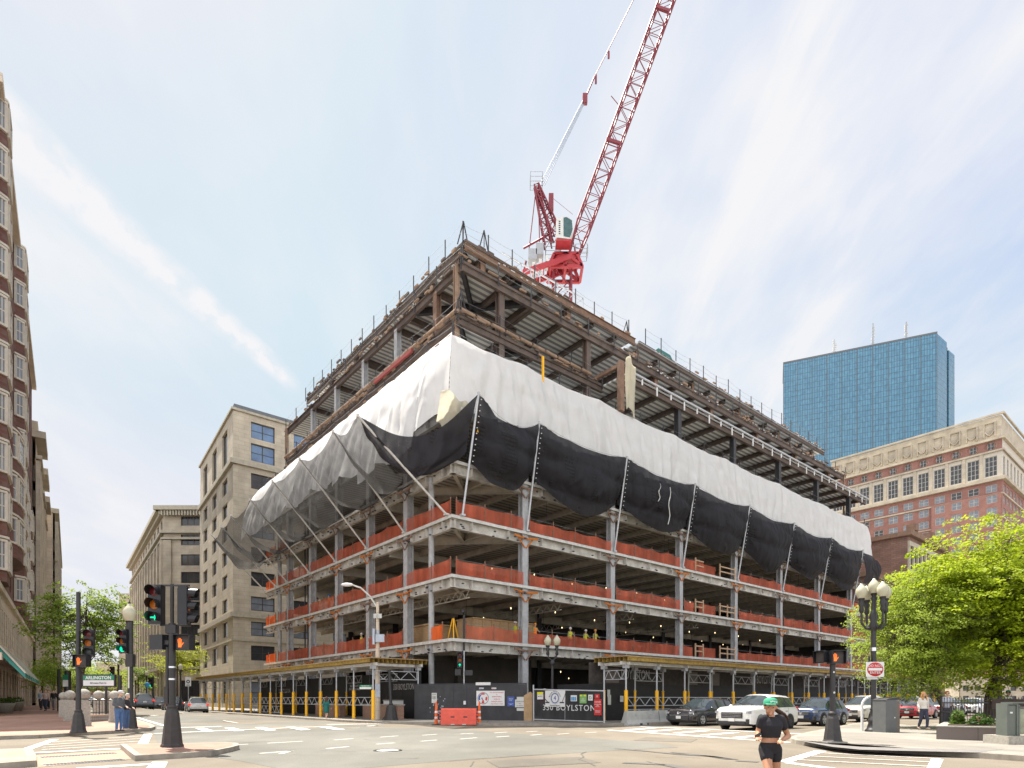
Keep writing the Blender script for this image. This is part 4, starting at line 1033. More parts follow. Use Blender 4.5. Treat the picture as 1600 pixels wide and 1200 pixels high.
q = MB(); q.add([(.04, 0, .1), (LG-.04, 0, .1), (LG-.04, 0, 1.83), (.04, 0, 1.97)], [(0, 1, 2, 3)]); q.build('sheeting', netmat('gate_sheet', (.045, .045, .047), .9), e)
text('lettering', '350 BOYLSTON', .5, M['white_board'], e, (LG*.52, -.03, .85), sx=1.08, space=1.15)
gl = (gA, rg)
def four_banner(e, y):
    ring_mark(.26, .32, 'sign_blue', 0, .02)(e, y); ring_mark(.36, .37, 'ink', 0, .02)(e, y)
    q = MB()
    q.b2((-.78, y-.012, -.28), (-.45, y-.006, -.2)); q.beam((-.6, y-.01, -.2), (-.85, y-.01, .0), .01, .05); q.beam((-.85, y-.01, 0), (-.95, y-.01, -.25), .01, .05)
    q.b2((.4, y-.012, -.28), (.75, y-.006, -.2)); q.beam((.6, y-.01, -.2), (.92, y-.01, .42), .01, .03); q.build('emblem', M['ink'], e)
    for k, ch in enumerate('Boston Union Local'):
        a = PI*.93-k*PI*.86/17; text('lettering', ch, .13, M['ink'], e, (.46*math.cos(a)*1.0, y-.006, .02+.46*math.sin(a)*.95), (PI/2, -(a-PI/2), 0)) if ch != ' ' else None
board('banner', 'white banner with a round 4 emblem hung over the gate', 'banner', 868.5, 1091.5, 1.62, 1.0, 'white_board', gl, -.07, texts=(('4', .4, 0, .02, 'sign_blue'), ('Operating Engineers', .1, 0, -.42, 'ink')), extra=four_banner)
board('notice', 'yellow and white notice at the left end of the gate', 'notice', 845, 1087, .5, .46, 'white_board', gl, -.05, texts=(('NOTICE', .1, 0, -.05, 'ink'),), extra=lambda e, y: (lambda q: (q.b2((-.25, y-.01, .07), (.25, y-.004, .23)), q.build('header', M['sign_yellow'], e)))(MB()))
board('notice', 'light blue panel notice on the gate right of the banner', 'notice', 897.5, 1091, .46, .36, 'white_board', gl, -.05, extra=lambda e, y: (lambda q: ([q.b2((-.18+k*.13, y-.01, -.14), (-.08+k*.13, y-.004, .08)) for k in range(3)], q.build('picture', M['sign_lblue'], e)))(MB()))
board('notice', 'green framed notice with lime top on the gate', 'notice', 912, 1092, .5, .52, 'sign_lgreen', gl, -.05, texts=(('SITE\nRULES', .1, 0, -.06, 'white_board'),), extra=lambda e, y: (lambda q: (q.b2((-.22, y-.01, .15), (-.07, y-.004, .24)), q.b2((.07, y-.01, .15), (.22, y-.004, .24)), q.build('header', M['sign_yellow'], e)))(MB()))
board('notice', 'small white notice with a single D on the gate', 'notice', 923.5, 1090, .32, .34, 'white_board', gl, -.05, texts=(('D', .26, 0, -.02, 'ink'),))
board('notice', 'small red notice above the tall red warning on the gate', 'notice', 934, 1088, .32, .26, 'sign_red', gl, -.05, texts=(('B', .16, 0, 0, 'white_board'),))
board('notice', 'tall red warning notice at the right end of the gate', 'notice', 935, 1105, .52, .92, 'sign_red', gl, -.05, texts=(('DANGER', .11, 0, .3, 'white_board'), ('CONSTRUCTION\nAREA\nKEEP OUT', .065, 0, .1, 'white_board'), ('HARD HATS\nREQUIRED', .07, 0, -.25, 'white_board')))
# right hoarding behind the shed
h = empty('hoarding', W(5.2, -7.75, .15), TH, 'black board wall behind the right scaffold walkway, lettered 350 BOYLSTON twice', 'hoarding')
q = MB(); q.b2((0, 0, 0), (60, .1, 2.35)); q.b2((.0, .1, 0), (.1, 3, 2.35)); q.build('panel', M['board_black'], h)
q = MB(); q.b2((0, .1, 2.35), (60, .16, 3.7)); q.build('upper_panel', mat('board_dim', (.05, .043, .04), .8, var=.4), h)
for x in (4.0, 21.5, 39): text('lettering', '350 BOYLSTON', .95, M['letter'], h, (x, .07, 3.0), sx=.62)
q = MB()
for x in (1.5, 10.5, 13.5, 29): q.b2((x, .06, 2.45), (x+1.3, .09, 3.4))
q.build('faded_poster', mat('poster_dim', (.16, .14, .13), .8), h)
for px, py, w, hh, l in ((950, 1083, .3, .55, 'upper white paper on the black wall by the first scaffold posts'), (951, 1093.5, .36, .8, 'lower white paper on the black wall by the first scaffold posts'), (970.5, 1092, .42, .5, 'square pinkish notice on the black wall between scaffold posts')):
    board('notice', l, 'notice', px, py, w*.8, hh*.8, 'paper', (W(5.2, -7.8, .15), TH), -.06)
# brick planters, counter and clutter below the left shed
def planter(x0, x1, lab, y=-1.9):
    e = empty('brick_planter', W(-4.5, 2.5, .15)+L*x0-(-1)*R*(-y), TH+PI/2, lab, 'planter')
    q = MB(); q.b2((0, -.5, 0), (x1-x0, 0, .95)); q.build('wall', brickmat('planter_brick' if 'planter_brick' not in M else 'planter_brick', (.24, .11, .07), (.3, .15, .1), (.25, .22, .18), .22, .08, .01), e)
    q = MB(); q.b2((-.06, -.56, .95), (x1-x0+.06, .06, 1.03)); q.build('coping', M['granite'], e)
planter(.2, 5.4, 'low brick wall behind the nearest bays of the left scaffold walkway')
planter(8.8, 13.6, 'low brick wall further along behind the left scaffold walkway', -1.6)
e = empty('white_cabinet', (G(612, 1123, .15)+Vector((0, .9, 0)))[:], .12, 'white panel cabinet between brick piers at the near end of the left walkway', 'cabinet')
q = MB(); q.b2((-.75, 0, .2), (.75, .5, 1.25)); q.build('panel', M['white_board'], e); q = MB(); q.b2((-.8, -.02, 1.25), (1.75, .55, 1.33)); q.build('top', M['granite'], e)
q = MB(); q.b2((.85, .0, 0), (1.6, .5, 1.25)); q.build('brick_pier', M['planter_brick'], e)
board('station_sign', 'small green and white station sign under the left scaffold walkway', 'sign', 571.5, 1073.5, .9, .27, 'white_board', (W(-3.2, 2.5, 0), TH+PI/2), .02, texts=(), extra=lambda e, y: (lambda q: (q.b2((-.45, y-.01, .02), (.45, y-.004, .135)), q.build('header', M['sign_green'], e), text('lettering', 'ARLINGTON', .1, M['white_board'], e, (0, y-.012, .078))))(MB())) if False else None
g = PX(571, 1073.5, 40.5); e = empty('station_sign', g, -.25, 'small green and white station sign under the left scaffold walkway', 'sign')
q = MB(); q.b2((-.43, 0, -.14), (.43, .04, .14)); q.build('plate', M['white_board'], e); q = MB(); q.b2((-.43, -.006, .0), (.43, .0, .14)); q.build('header', M['sign_green'], e); text('lettering', 'ARLINGTON', .1, M['white_board'], e, (0, -.012, .07))
q = MB(); q.tube((-.3, .02, .14), (-.3, .02, .9), .012); q.tube((.3, .02, .14), (.3, .02, .9), .012); q.build('hanger', M['black_iron'], e)
# water-filled barrier, marker posts, jersey barriers
g = G(717, 1133.5); e = empty('plastic_barrier', g, -.02, 'red water-filled plastic barrier in front of the black corner wall', 'barrier')
q = MB(); w = 1.02
prof = [(-w, .06), (-w, .3), (-w, .95), (-w+.1, 1.0), (w-.1, 1.0), (w, .95), (w, .06)]
for z0, z1, y0, y1 in ((.05, .35, .28, .24), (.35, .93, .24, .13), (.93, 1.0, .13, .09)):
    q.add([(-w, -y0, z0), (w, -y0, z0), (w, y0, z0), (-w, y0, z0), (-w, -y1, z1), (w, -y1, z1), (w, y1, z1), (-w, y1, z1)], [(0, 1, 5, 4), (1, 2, 6, 5), (2, 3, 7, 6), (3, 0, 4, 7), (4, 5, 6, 7), (3, 2, 1, 0)])
q.build('shell', M['barrier_red'], e)
q = MB()
for s in (-1, 1):
    for z in (.22, .42, .62, .8): q.b2((s*w, -.1, z-.045), (s*(w+.1), .1, z+.045))
q.build('hinge_lug', M['barrier_red'], e)
q = MB()
for x in (-.35, .4): q.box((x, -.205, .5), (.22, .03, .07))
q.build('fork_slot', M['ink'], e)
q = MB()
for x in (-.33, .33): q.box((x, -.285, .07), (.22, .02, .05))
q.build('foot_plate', M['paper'], e)
for px, py, lab, ti in ((681.5, 1133, 'orange marker post with white bands left of the red barrier', -.01), (749, 1133, 'orange marker post with white bands right of the red barrier', .05)):
    g = G(px, py); e = empty('marker_post', g, 0, lab, 'traffic marker', 'orange marker posts by the barrier')
    q = MB(); q.lathe([(0, 0), (.28, 0), (.28, .04), (.12, .06), (0, .06)], n=8); q.build('base', M['rubber'], e)
    b = MB(); b.lathe([(.1, .05), (.085, .6), (.06, 1.2), (.045, 1.33), (.055, 1.38), (0, 1.42)], n=14); bo = b.build('post', M['orange'], e)
    b = MB(); b.lathe([(.0995, .38), (.0955, .5)], n=14); b.lathe([(.089, .72), (.084, .84)], n=14); b.build('reflective_band', M['white_strip'], e)
def jersey(a, b, ln, lab, rz=0):
    e = empty('concrete_barrier', W(a, b, 0), TH+rz, lab, 'barrier', 'concrete barriers in the right street')
    pr_ = [(-.3, 0), (.3, 0), (.3, .08), (.18, .33), (.1, .85), (-.1, .85), (-.18, .33), (-.3, .08)]
    q = MB(); vs = []
    for x, k in ((0, .0), (.05, 1), (ln-.05, 1), (ln, .0)):
        for y, z in pr_: vs.append((x-(.12 if x == 0 else 0)*0+(0 if x else .0)+(.18*(z/.85) if x <= .05 else (0 if x < ln-.06 else 0)), y, z))
    n = len(pr_); q.add(vs, [(i*n+j, i*n+(j+1) % n, (i+1)*n+(j+1) % n, (i+1)*n+j) for i in range(3) for j in range(n)]+[tuple(range(n-1, -1, -1)), tuple(range(3*n, 4*n))])
    q.build('block', M['jersey'], e); q = MB()
    for x in (ln*.4, ln*.62): q.box((x, -.29, .06), (.22, .05, .11))
    q.build('fork_slot', M['ink'], e)
    q = MB()
    for x in (ln*.3, ln*.75): q.lathe([(0, -.16), (.03, -.16), (.03, -.13), (0, -.13)], (x, 0, .6), 8, ax='Y')
    q.build('lifting_eye', M['grey_metal'], e)
jersey(4.6, -10.9, 3.1, 'pale concrete barrier beside the first yellow scaffold posts', 0); jersey(7.75, -10.9, 3.1, 'second concrete barrier, partly behind the black car', 0)
# ================================================================== CRANE
def lattice(mb, p, q, w0, w1, n, r=.06, rl=.035, tri=False, up=(0, 0, 1)):
    """square or triangular truss from p to q"""
    p = Vector(p); q = Vector(q); d = (q-p).normalized(); u = Vector(up); x = d.cross(u).normalized(); z = x.cross(d)
    cs = [(-1, -1), (1, -1), (1, 1), (-1, 1)] if not tri else [(-1, -.8), (1, -.8), (0, 1)]
    def pt(i, c): t = i/n; w = w0+(w1-w0)*t; return p.lerp(q, t)+x*c[0]*w/2+z*c[1]*w/2
    for c in cs: 
        for i in range(n): mb.tube(pt(i, c), pt(i+1, c), r, 5, cap=False)
    m = len(cs)
    for i in range(n):
        for k in range(m):
            a, b = cs[k], cs[(k+1) % m]
            if i % 2: a, b = b, a
            mb.tube(pt(i, a), pt(i+1, b), rl, 4, cap=False)
            mb.tube(pt(i+1, cs[k]), pt(i+1, cs[(k+1) % m]), rl, 4, cap=False)
Z = 66.
cb0 = PX(878, 452, Z)
cr = empty('tower_crane', (cb0.x, cb0.y, 0), 0, 'red luffing tower crane rising behind the steel frame against the sky', 'crane')
def cp(px, py, dd=0): v = PX(px, py, Z+dd); return Vector((v.x-cb0.x, v.y-cb0.y, v.z))
q = MB(); lattice(q, (0, 0, 29), cp(878, 428), 1.9, 1.9, 9, .11, .06, up=(0, 1, 0)); q.build('mast', M['crane_red'], cr)
top = cp(880, 405)
q = MB(); q.lathe([(.7, .2), (1.3, .2), (1.45, .4), (1.3, .9), (.7, 1.0)], cp(880, 420), 18)
q.add(*(lambda c: ([c+Vector(v) for v in ((-2.0, -1.4, -.9), (2.0, -1.4, -.9), (2.0, 1.4, -.9), (-2.0, 1.4, -.9), (-1.2, -1, .5), (1.4, -1, .5), (1.4, 1, .5), (-1.2, 1, .5))], [(4, 5, 6, 7)]))(cp(882, 416)))
c_ = cp(882, 416)
for sy in (-1.2, 1.2):
    for (x0, z0, x1, z1) in ((-1.8, -.9, -1.2, .5), (1.8, -.9, 1.2, .5), (-1.8, -.9, 1.8, -.9), (-1.2, .5, 1.4, .5), (-1.7, -.8, 0, .5), (1.7, -.8, 0, .5), (0, -.9, 0, .5)): q.beam(c_+Vector((x0, sy, z0)), c_+Vector((x1, sy, z1)), .3, .28)
for x_, z_ in ((-1.8, -.9), (1.8, -.9), (0, -.9), (-1.2, .5), (1.4, .5)): q.beam(c_+Vector((x_, -1.2, z_)), c_+Vector((x_, 1.2, z_)), .28, .25)
q.build('slewing_ring', M['crane_red2'], cr)
# machinery deck runs down to the left
mA, mB_ = cp(900, 408), cp(818, 436, -2)
q = MB(); q.beam(mA+Vector((0, -1, 0)), mB_+Vector((0, -1, 0)), .25, .5); q.beam(mA+Vector((0, 1, 0)), mB_+Vector((0, 1, 0)), .25, .5)
for k in range(9):
    c = mA.lerp(mB_, k/8.); q.beam(c+Vector((0, -1, 0)), c+Vector((0, 1, 0)), .12, .2)
q.build('machinery_deck', M['crane_red2'], cr)
q = MB(); q.box(cp(832, 403, -1), (.9, 1.3, 1.1)); q.box(cp(843, 395, -1), (.8, 1.3, 1.2)); q.build('winch_house', M['grey_metal'], cr)
q = MB(); c = cp(838, 415, -1.5)
for dx in (-1, -.3, .4, 1.1): q.box(c+Vector((dx, 0, dx*.5-.3)), (.3, 1.5, .6))
q.build('counterweight', M['crane_white'], cr)
# cab
c = cp(881, 362, -2.2); e_ = MB()
e_.vprism([(-1.0, -1.3), (.75, -1.5), (1.1, -.3), (1.0, .9), (.3, 1.35), (-1.0, 1.2)], -.75, .75)
cabo = e_.build('cab', M['crane_white'], cr, c); cabo.scale = (.82,)*3
e_ = MB(); e_.vprism([(-.1, -1.15), (.72, -1.3), (1.04, -.3), (.95, .85), (.3, 1.25), (-.1, 1.2)], -.79, .79); e_.build('window', mat('cab_glass', (.05, .1, .1), .1, var=.3), cabo)
e_ = MB(); e_.b2((-1.05, -.8, -1.75), (.9, .8, -1.52)); e_.build('step', M['crane_red2'], cabo)
e_ = MB()
for k in range(7): e_.b2((-.72, -.765, -.9+k*.26), (-.5, -.755, -.76+k*.26))
e_.build('lettering', M['ink'], cabo)
# platforms and rails
q = MB()
for (x0, y0, w, hh) in ((908, 402, 1.3, 1.0), (838, 290, 1.3, 1.0), (864, 398, 1.6, .9)):
    c = cp(x0, y0)
    for dx in (-w/2, w/2):
        for dy in (-.6, .6): q.tube(c+Vector((dx, dy, 0)), c+Vector((dx, dy, hh)), .03, 4)
    for zz in (hh, hh*.5, 0):
        q.tube(c+Vector((-w/2, -.6, zz)), c+Vector((w/2, -.6, zz)), .03, 4); q.tube(c+Vector((-w/2, .6, zz)), c+Vector((w/2, .6, zz)), .03, 4)
        for dx in (-w/2, w/2): q.tube(c+Vector((dx, -.6, zz)), c+Vector((dx, .6, zz)), .03, 4)
q.build('guard_rail', M['grey_metal'], cr)
# A-frame
at = cp(838, 290)
q = MB(); lattice(q, cp(872, 372), at, .9, .5, 8, .09, .05, up=(0, 1, 0)); lattice(q, cp(857, 385), at, .8, .45, 8, .09, .045, up=(0, 1, 0)); q.box(cp(861, 318), (.5, .6, 1.8)); q.build('a_frame', M['crane_red'], cr)
q = MB(); q.tube(at, cp(826, 395), .05, 4); q.tube(at+Vector((.2, 0, 0)), cp(843, 378), .05, 4); q.tube(cp(818, 388), cp(858, 366), .12, 5); q.tube(cp(822, 408), cp(815, 440), .12, 5); q.build('stay_bar', M['crane_red'], cr)
# jib
j0_, j1_ = cp(900, 385), cp(1068, -70)
q = MB(); lattice(q, cp(893, 408), j0_+(j1_-j0_)*.07, .9, 1.5, 2, .10, .05, up=(0, 1, 0)); lattice(q, j0_+(j1_-j0_)*.07, j1_, 1.5, 1.5, 22, .095, .04, up=(0, 1, 0))
for t in (.34, .79): 
    c = j0_.lerp(j1_, t); q.beam(c+Vector((-.78, -.7, .25)), c+Vector((.78, -.7, -.25)), .25, .3)
q.build('jib', M['crane_red'], cr)
# luffing ropes, block and pendant
blk = cp(914, 155); q = MB()
for dx in (-.3, -.1, .1, .3): q.tube(at+Vector((dx*.9+.6, 0, 0)), blk+Vector((dx*.55, 0, 0)), .04, 4)
q.build('luffing_rope', M['rope'], cr)
q = MB(); q.box(blk, (.5, .4, 1.0)); q.tube(blk, cp(929, 120), .09, 5); q.box(cp(931, 124), (.2, .2, .9)); q.box(cp(951, 86), (.2, .2, .7)); q.build('pulley_block', M['crane_red'], cr)
q = MB(); q.tube(cp(929, 120), cp(1010, -40), .05, 4); q.tube(cp(858, 305), cp(895, 335), .02, 4); q.tube(cp(970, 168), cp(955, 150), .05, 4); q.build('pendant_rope', M['crane_red'], cr)
# steel access gangway at the roof by the mast
e = empty('gangway', W(0, 0, 0), TH, 'grey trussed gangway on the roof in front of the crane mast', 'gangway')
q = MB()
p_, q_ = Vector((9.5, 6.5, FL[10]+1.2)), Vector((19, 6.0, FL[10]+1.0))
for dz in (0, 1.0):
    q.beam(p_+Vector((0, 0, dz)), q_+Vector((0, 0, dz)), .1, .1)
for k in range(9):
    u = p_.lerp(q_, k/9.); v = p_.lerp(q_, (k+1)/9.); q.beam(u, v+Vector((0, 0, 1)), .06, .06); q.beam(v, v+Vector((0, 0, 1)), .06, .06)
q.build('truss', M['galv'], e)
# ================================================================== BUILDINGS AROUND
brickmat('limestone', (.44, .38, .29), (.49, .43, .33), (.30, .255, .2), 1.6, .62, .015, var=.18)
brickmat('limestone_dim', (.42, .36, .275), (.46, .40, .31), (.3, .25, .2), 1.8, .7, .015, var=.2)
brickmat('sandstone', (.50, .42, .33), (.56, .47, .37), (.38, .32, .25), 1.5, .6, .02, var=.15)
brickmat('red_brick', (.12, .052, .04), (.16, .07, .052), (.14, .085, .07), .9, .28, .03, var=.2)
brickmat('apartment_brick', (.27, .125, .10), (.31, .15, .12), (.31, .2, .17), 1.0, .4, .02, var=.12)
brickmat('brownstone', (.19, .11, .085), (.25, .15, .115), (.13, .09, .075), .8, .3, .03, var=.25)
mat('cornice', (.40, .36, .28), .85, var=.2, scale=2); mat('white_trim', (.55, .5, .42), .7, var=.1)
mat('slate', (.12, .13, .14), .6); mat('copper', (.2, .32, .26), .7)
glassy('win_dark', (.04, .042, .046), .12, .5); glassy('win_blue', (.07, .15, .28), .08, .8); glassy('win_pale', (.18, .20, .23), .2, .6)
mat('frame_dark', (.05, .045, .04), .6); mat('frame_white', (.5, .48, .44), .6)
WPROTO = {}
def winproto(w, h, glass, frame, nx, nz, deep):
    key = (round(w, 2), round(h, 2), glass, frame, nx, nz)
    if key not in WPROTO:
        q = MB(); fr = min(.12, w*.06)
        q.b2((fr, deep-.02, fr), (w-fr, deep+.02, h-fr), 0)
        for x0 in (0, w-fr): q.b2((x0, deep-.07, 0), (x0+fr, deep+.05, h), 1)
        for z0 in (0, h-fr): q.b2((fr, deep-.068, z0), (w-fr, deep+.048, z0+fr), 1)
        for k in range(1, nx): q.b2((w*k/nx-fr/2, deep-.06, fr), (w*k/nx+fr/2, deep+.0, h-fr), 1)
        for k in range(1, nz): q.b2((fr, deep-.055, h*k/nz-fr/3), (w-fr, deep+.0, h*k/nz+fr/3), 1)
        me = bpy.data.meshes.new('window'); me.from_pydata(q.v, [], q.f); me.materials.append(M[glass]); me.materials.append(M[frame]); me.polygons.foreach_set('material_index', q.m)
        WPROTO[key] = (me, q)
    return WPROTO[key]
class Facade:
    cnt = {}; rest = {}
def facade(root, p0, rz, wid, z0, z1, xs, zs, wm, glass='win_dark', frame='frame_dark', deep=.35, nx=2, nz=2, name='wall', sill=None, skip=None, altglass=None, seed=0):
    """p0 local origin; face looks along -y of its own frame, x runs to the right"""
    q = MB(); X = [0]+[v for x in xs for v in x]+[wid]; Zs = [z0]+[v for z in zs for v in z]+[z1]
    rnd = random.Random(seed+int(wid*10)); rm = Matrix.Rotation(rz, 3, 'Z')
    for i in range(len(X)-1):
        for j in range(len(Zs)-1):
            x0, x1, a, b = X[i], X[i+1], Zs[j], Zs[j+1]
            iw = i % 2 == 1 and j % 2 == 1 and not (skip and skip((i-1)//2, (j-1)//2))
            if not iw:
                q.add([(x0, 0, a), (x1, 0, a), (x1, 0, b), (x0, 0, b)], [(0, 1, 2, 3)])
            else:
                q.add([(x0, 0, a), (x1, 0, a), (x1, 0, b), (x0, 0, b), (x0, deep, a), (x1, deep, a), (x1, deep, b), (x0, deep, b)], [(0, 1, 5, 4), (1, 2, 6, 5), (2, 3, 7, 6), (3, 0, 4, 7)])
                g = glass if not altglass or rnd.random() > .3 else altglass
                me, wq = winproto(x1-x0, b-a, g, frame, nx(x1-x0) if callable(nx) else nx, nz, deep-.02)
                c = Facade.cnt.get(root.name, 0)
                pos = rm@Vector((x0, 0, a))+Vector(p0)
                if c < 98:
                    o = bpy.data.objects.new('window', me); COL.objects.link(o); o.parent = root; o.location = pos; o.rotation_euler = (0, 0, rz)
                    Facade.cnt[root.name] = c+1
                else:
                    R_ = Facade.rest.setdefault(root.name, (MB(), root))[0]; n = len(R_.v)
                    R_.v += [tuple(rm@Vector(v)+pos) for v in wq.v]; R_.f += [[k+n for k in f] for f in wq.f]
                    mi = {'win_dark': 0, 'win_blue': 1, 'win_pale': 2}[g]
                    R_.m += [mi if m_ == 0 else (3 if frame == 'frame_dark' else 4) for m_ in wq.m]; R_.sm += wq.sm
    o = q.build(name, M[wm], root, p0, rz)
    # keep the outward side outward
    return o
def flush_windows():
    for k, (mb, root) in Facade.rest.items():
        tag(mb.build('window', [M['win_dark'], M['win_blue'], M['win_pale'], M['frame_dark'], M['frame_white']], root), kind='stuff')
def boxpart(root, name, m, a, b, rz=0, loc=(0, 0, 0)):
    q = MB(); q.b2(a, b); return q.build(name, M[m], root, loc, rz)
def rng(n, start, pitch, w): return [(start+k*pitch, start+k*pitch+w) for k in range(n)]
# ---- limestone corner office block just left of the frame
K1 = Vector((-42.2, 92, 0)); e = empty('office_building', K1, TH, 'tall limestone office building with a plain corner left of the steel frame', 'building')
r2 = math.atan2(D2.y, D2.x)
zr = [(.8, 4.2), (7.5, 9.8), (11.3, 13.5), (15.2, 17.4), (19.0, 21.2), (22.7, 25.0), (26.5, 28.8), (30.2, 32.5), (34.0, 36.4), (38.3, 41.0), (41.8, 44.3)]
facade(e, (0, 0, 0), 0, 42, 0, 45.3, rng(6, 2.6, 6.6, 3.6), zr[:9], 'limestone', nz=2) if False else None
facade(e, (0, 0, 0), 0, 42, 0, 37.0, rng(6, 2.6, 6.6, 3.6), zr[:9], 'limestone', nz=2, altglass='win_pale')
facade(e, (0, 0, 0), 0, 42, 37.0, 45.3, rng(6, 2.6, 6.6, 3.6), zr[9:], 'limestone', glass='win_blue', nz=2)
def inw(v): return v
dl = r2-TH     # direction of the street face in local frame
# street face: x runs from far end to the corner
dvec = Vector((math.cos(dl), math.sin(dl), 0))*28.7
facade(e, tuple(dvec), dl+PI, 28.7, 0, 45.3, [(28.7-x-2.0, 28.7-x+2.0) for x in (23.4, 14.8, 6.2)], [(.8, 5.2), (7.2, 10.2), (11.3, 13.8)]+zr[3:9]+[(38.6, 44.0)], 'limestone', altglass=None, nx=3, nz=1)
P_ = [(0, 0), (42, 0), (42, 26), (dvec.x, dvec.y+0), ]
q = MB(); q.prism([(.4, .4), (41.6, .4), (41.6, 25), (dvec.x*.98+.5, dvec.y*.98)], .1, 45.2); q.build('block', M['dark_core'], e)
q = MB()
for z, t, p in ((37.2, .7, .45), (14.0, .7, .4), (10.4, .25, .2), (45.3, .35, .3)):
    q.b2((-p, -p, z), (42, -.003, z+t))
    q.box((dvec.x/2-.0+math.sin(dl)*-p*0, dvec.y/2, z+t/2), (28.7+p, 2*p, t), 0, dl)
q.build('cornice', M['cornice'], e)
q = MB(); q.prism([(0.2, .2), (42, .2), (42, 26), (dvec.x+.3, dvec.y)], 45.6, 46.4); q.build('roof', M['slate'], e)
q = MB()
for x in (3.5, 25): q.box(tuple(Vector((math.cos(dl), math.sin(dl), 0))*x+Vector((0, 0, 4.6))), (3.5, 1.2, .3), 0, dl)
for x in (3.0, 6.5, 10): 
    c = Vector((math.cos(dl), math.sin(dl), 0))*x+Vector((-.6*math.sin(dl)*-1, 0, 4.9)); q.box(tuple(c+Vector((-.7, 0, 0))), (.6, .6, 1.1))
q.build('lantern', M['black_iron'], e)
# ---- second block with heavy cornice and tall pilasters
K2 = Vector((-74.4, 130, 0)); e = empty('office_building', K2, 0, 'older stone building with heavy cornice and tall pilasters further up the left street', 'building')
facade(e, (0, 0, 0), 0, 30, 0, 42.4, [(3.6, 7.6), (11, 15), (18, 22), (25, 28)], [(1, 5.5)]+[(7.5+3.76*k, 9.9+3.76*k) for k in range(7)]+[(34.4, 36.7), (38.6, 40.6)], 'limestone_dim', nx=3, nz=1)
d3 = Vector((-.598, .8015, 0)); r3 = math.atan2(d3.y, d3.x)
facade(e, tuple(d3*71), r3+PI, 71, 0, 42.4, rng(12, 2.0, 5.8, 2.6), [(1, 7.5)]+[(9.5+3.76*k, 12.2+3.76*k) for k in range(7)]+[(38.4, 40.4)], 'limestone_dim', nx=2, nz=1)
q = MB()
for k in range(13):
    c = d3*(.6+5.8*k)+Vector((-.8015*-.0, 0, 0)); n_ = Vector((-.8015, -.598, 0))
    q.box(tuple(c+n_*.25+Vector((0, 0, 22))), (1.5, .9, 27), 0, r3)
for x in (.9, 9.4, 16.5): q.b2((x-.8, -.45, 8.2), (x+.8, -.003, 35.4))
q.build('pilaster', M['limestone_dim'], e)
q = MB()
for z, t, p in ((41.6, .9, 1.5), (40.9, .7, .8), (36.9, .6, .7), (35.6, .4, .5), (7.9, .6, .6)):
    q.b2((-p, -p, z), (30, -.004, z+t)); q.box(tuple(d3*35.5+Vector((0, 0, z+t/2))), (71+p, 2*p, t), 0, r3)
for k in range(26): q.b2((k*.62, -1.25, 40.5), (k*.62+.3, -.8, 41.5))
q.build('cornice', M['cornice'], e)
q = MB(); q.prism([(0.4, .4), (29.5, .4), (29.5, 50), (d3.x*70+.5, d3.y*70)], .1, 42.6); q.build('block', M['dark_core'], e)
# ---- far buildings at the end of the left street
def simple_bld(px0, px1, ytop, dist, wm, lab, nb, nf, depth=18, glass='win_dark', name='office_building'):
    x0 = (px0-800)/FP*dist; x1 = (px1-800)/FP*dist; H = CAMH+(HY-ytop)/FP*dist; w = x1-x0
    e = empty(name, (x0, dist, 0), 0, lab, 'building'); p = w/nb; fh = H/(nf+.6)
    facade(e, (0, 0, 0), 0, w, 0, H, rng(nb, p*.25, p, p*.5), [(fh*.4+k*fh, fh*.9+k*fh) for k in range(nf)], wm, glass, nx=1, nz=1, deep=.3)
    q = MB(); q.b2((0.02, .35, .05), (w-.02, depth, H-.05)); q.build('block', M[wm], e); q = MB(); q.b2((-.3, -.3, H), (w+.3, depth, H+.6)); q.build('roof', M['cornice'], e)
    return e
simple_bld(186, 222, 930, 215, 'limestone_dim', 'grey far building showing between the street lamp and the stone block', 5, 9)
simple_bld(150, 188, 1037, 330, 'limestone_dim', 'low pale building closing the far end of the left street', 5, 4)
simple_bld(60, 150, 1058, 300, 'red_brick', 'low far brick building behind the trees of the left street', 12, 3)
simple_bld(212, 252, 985, 250, 'sandstone', 'far tan building at the end of the left street beside the green signal', 6, 7)
# ---- brick apartment house with white bays on the left
o0 = Vector((-37.9, 45, 0)); e = empty('apartment_house', o0, r2, 'dark brick building with white bay windows at the left edge of the photo', 'building')
# local: x along the street (far), -y ... face looks towards street = local -y (right-hand side)
def LW(x, y): return o0+D2*x+N2*(-y)
HB = 44.0; fl = [9.9+3.42*k for k in range(10)]
facade(e, (-5, 0, 0), 0, 51, 9.4, HB, rng(12, 1.2, 4.2, 1.5), [(z+.9, z+2.7) for z in fl], 'red_brick', 'win_pale', 'frame_white', nx=1, nz=2, skip=lambda i, j: False)
facade(e, (-5, -.12, 0), 0, 51, 4.4, 9.4, rng(25, .6, 2.0, 1.1), [(5.6, 8.2)], 'sandstone', 'win_dark', 'frame_dark', nx=1, nz=2)
facade(e, (-5, .2, 0), 0, 51, 0, 4.4, rng(15, .8, 3.2, 2.1), [(.5, 3.9)], 'sandstone', 'win_dark', 'frame_dark', nx=2, nz=2)
q = MB(); q.b2((-5, .5, .1), (46, 14, HB-.1)); q.build('block', M['red_brick'], e)
q = MB(); q.b2((-5, -.35, 9.2), (46, 0, 9.6)); q.b2((-5, -.45, 4.2), (46, 0.1, 4.7)); q.b2((-5, -.25, 22.8), (46, 0, 23.3)); q.b2((-5, -.5, HB-.6), (46, 0.5, HB)); q.build('cornice', M['sandstone'], e)
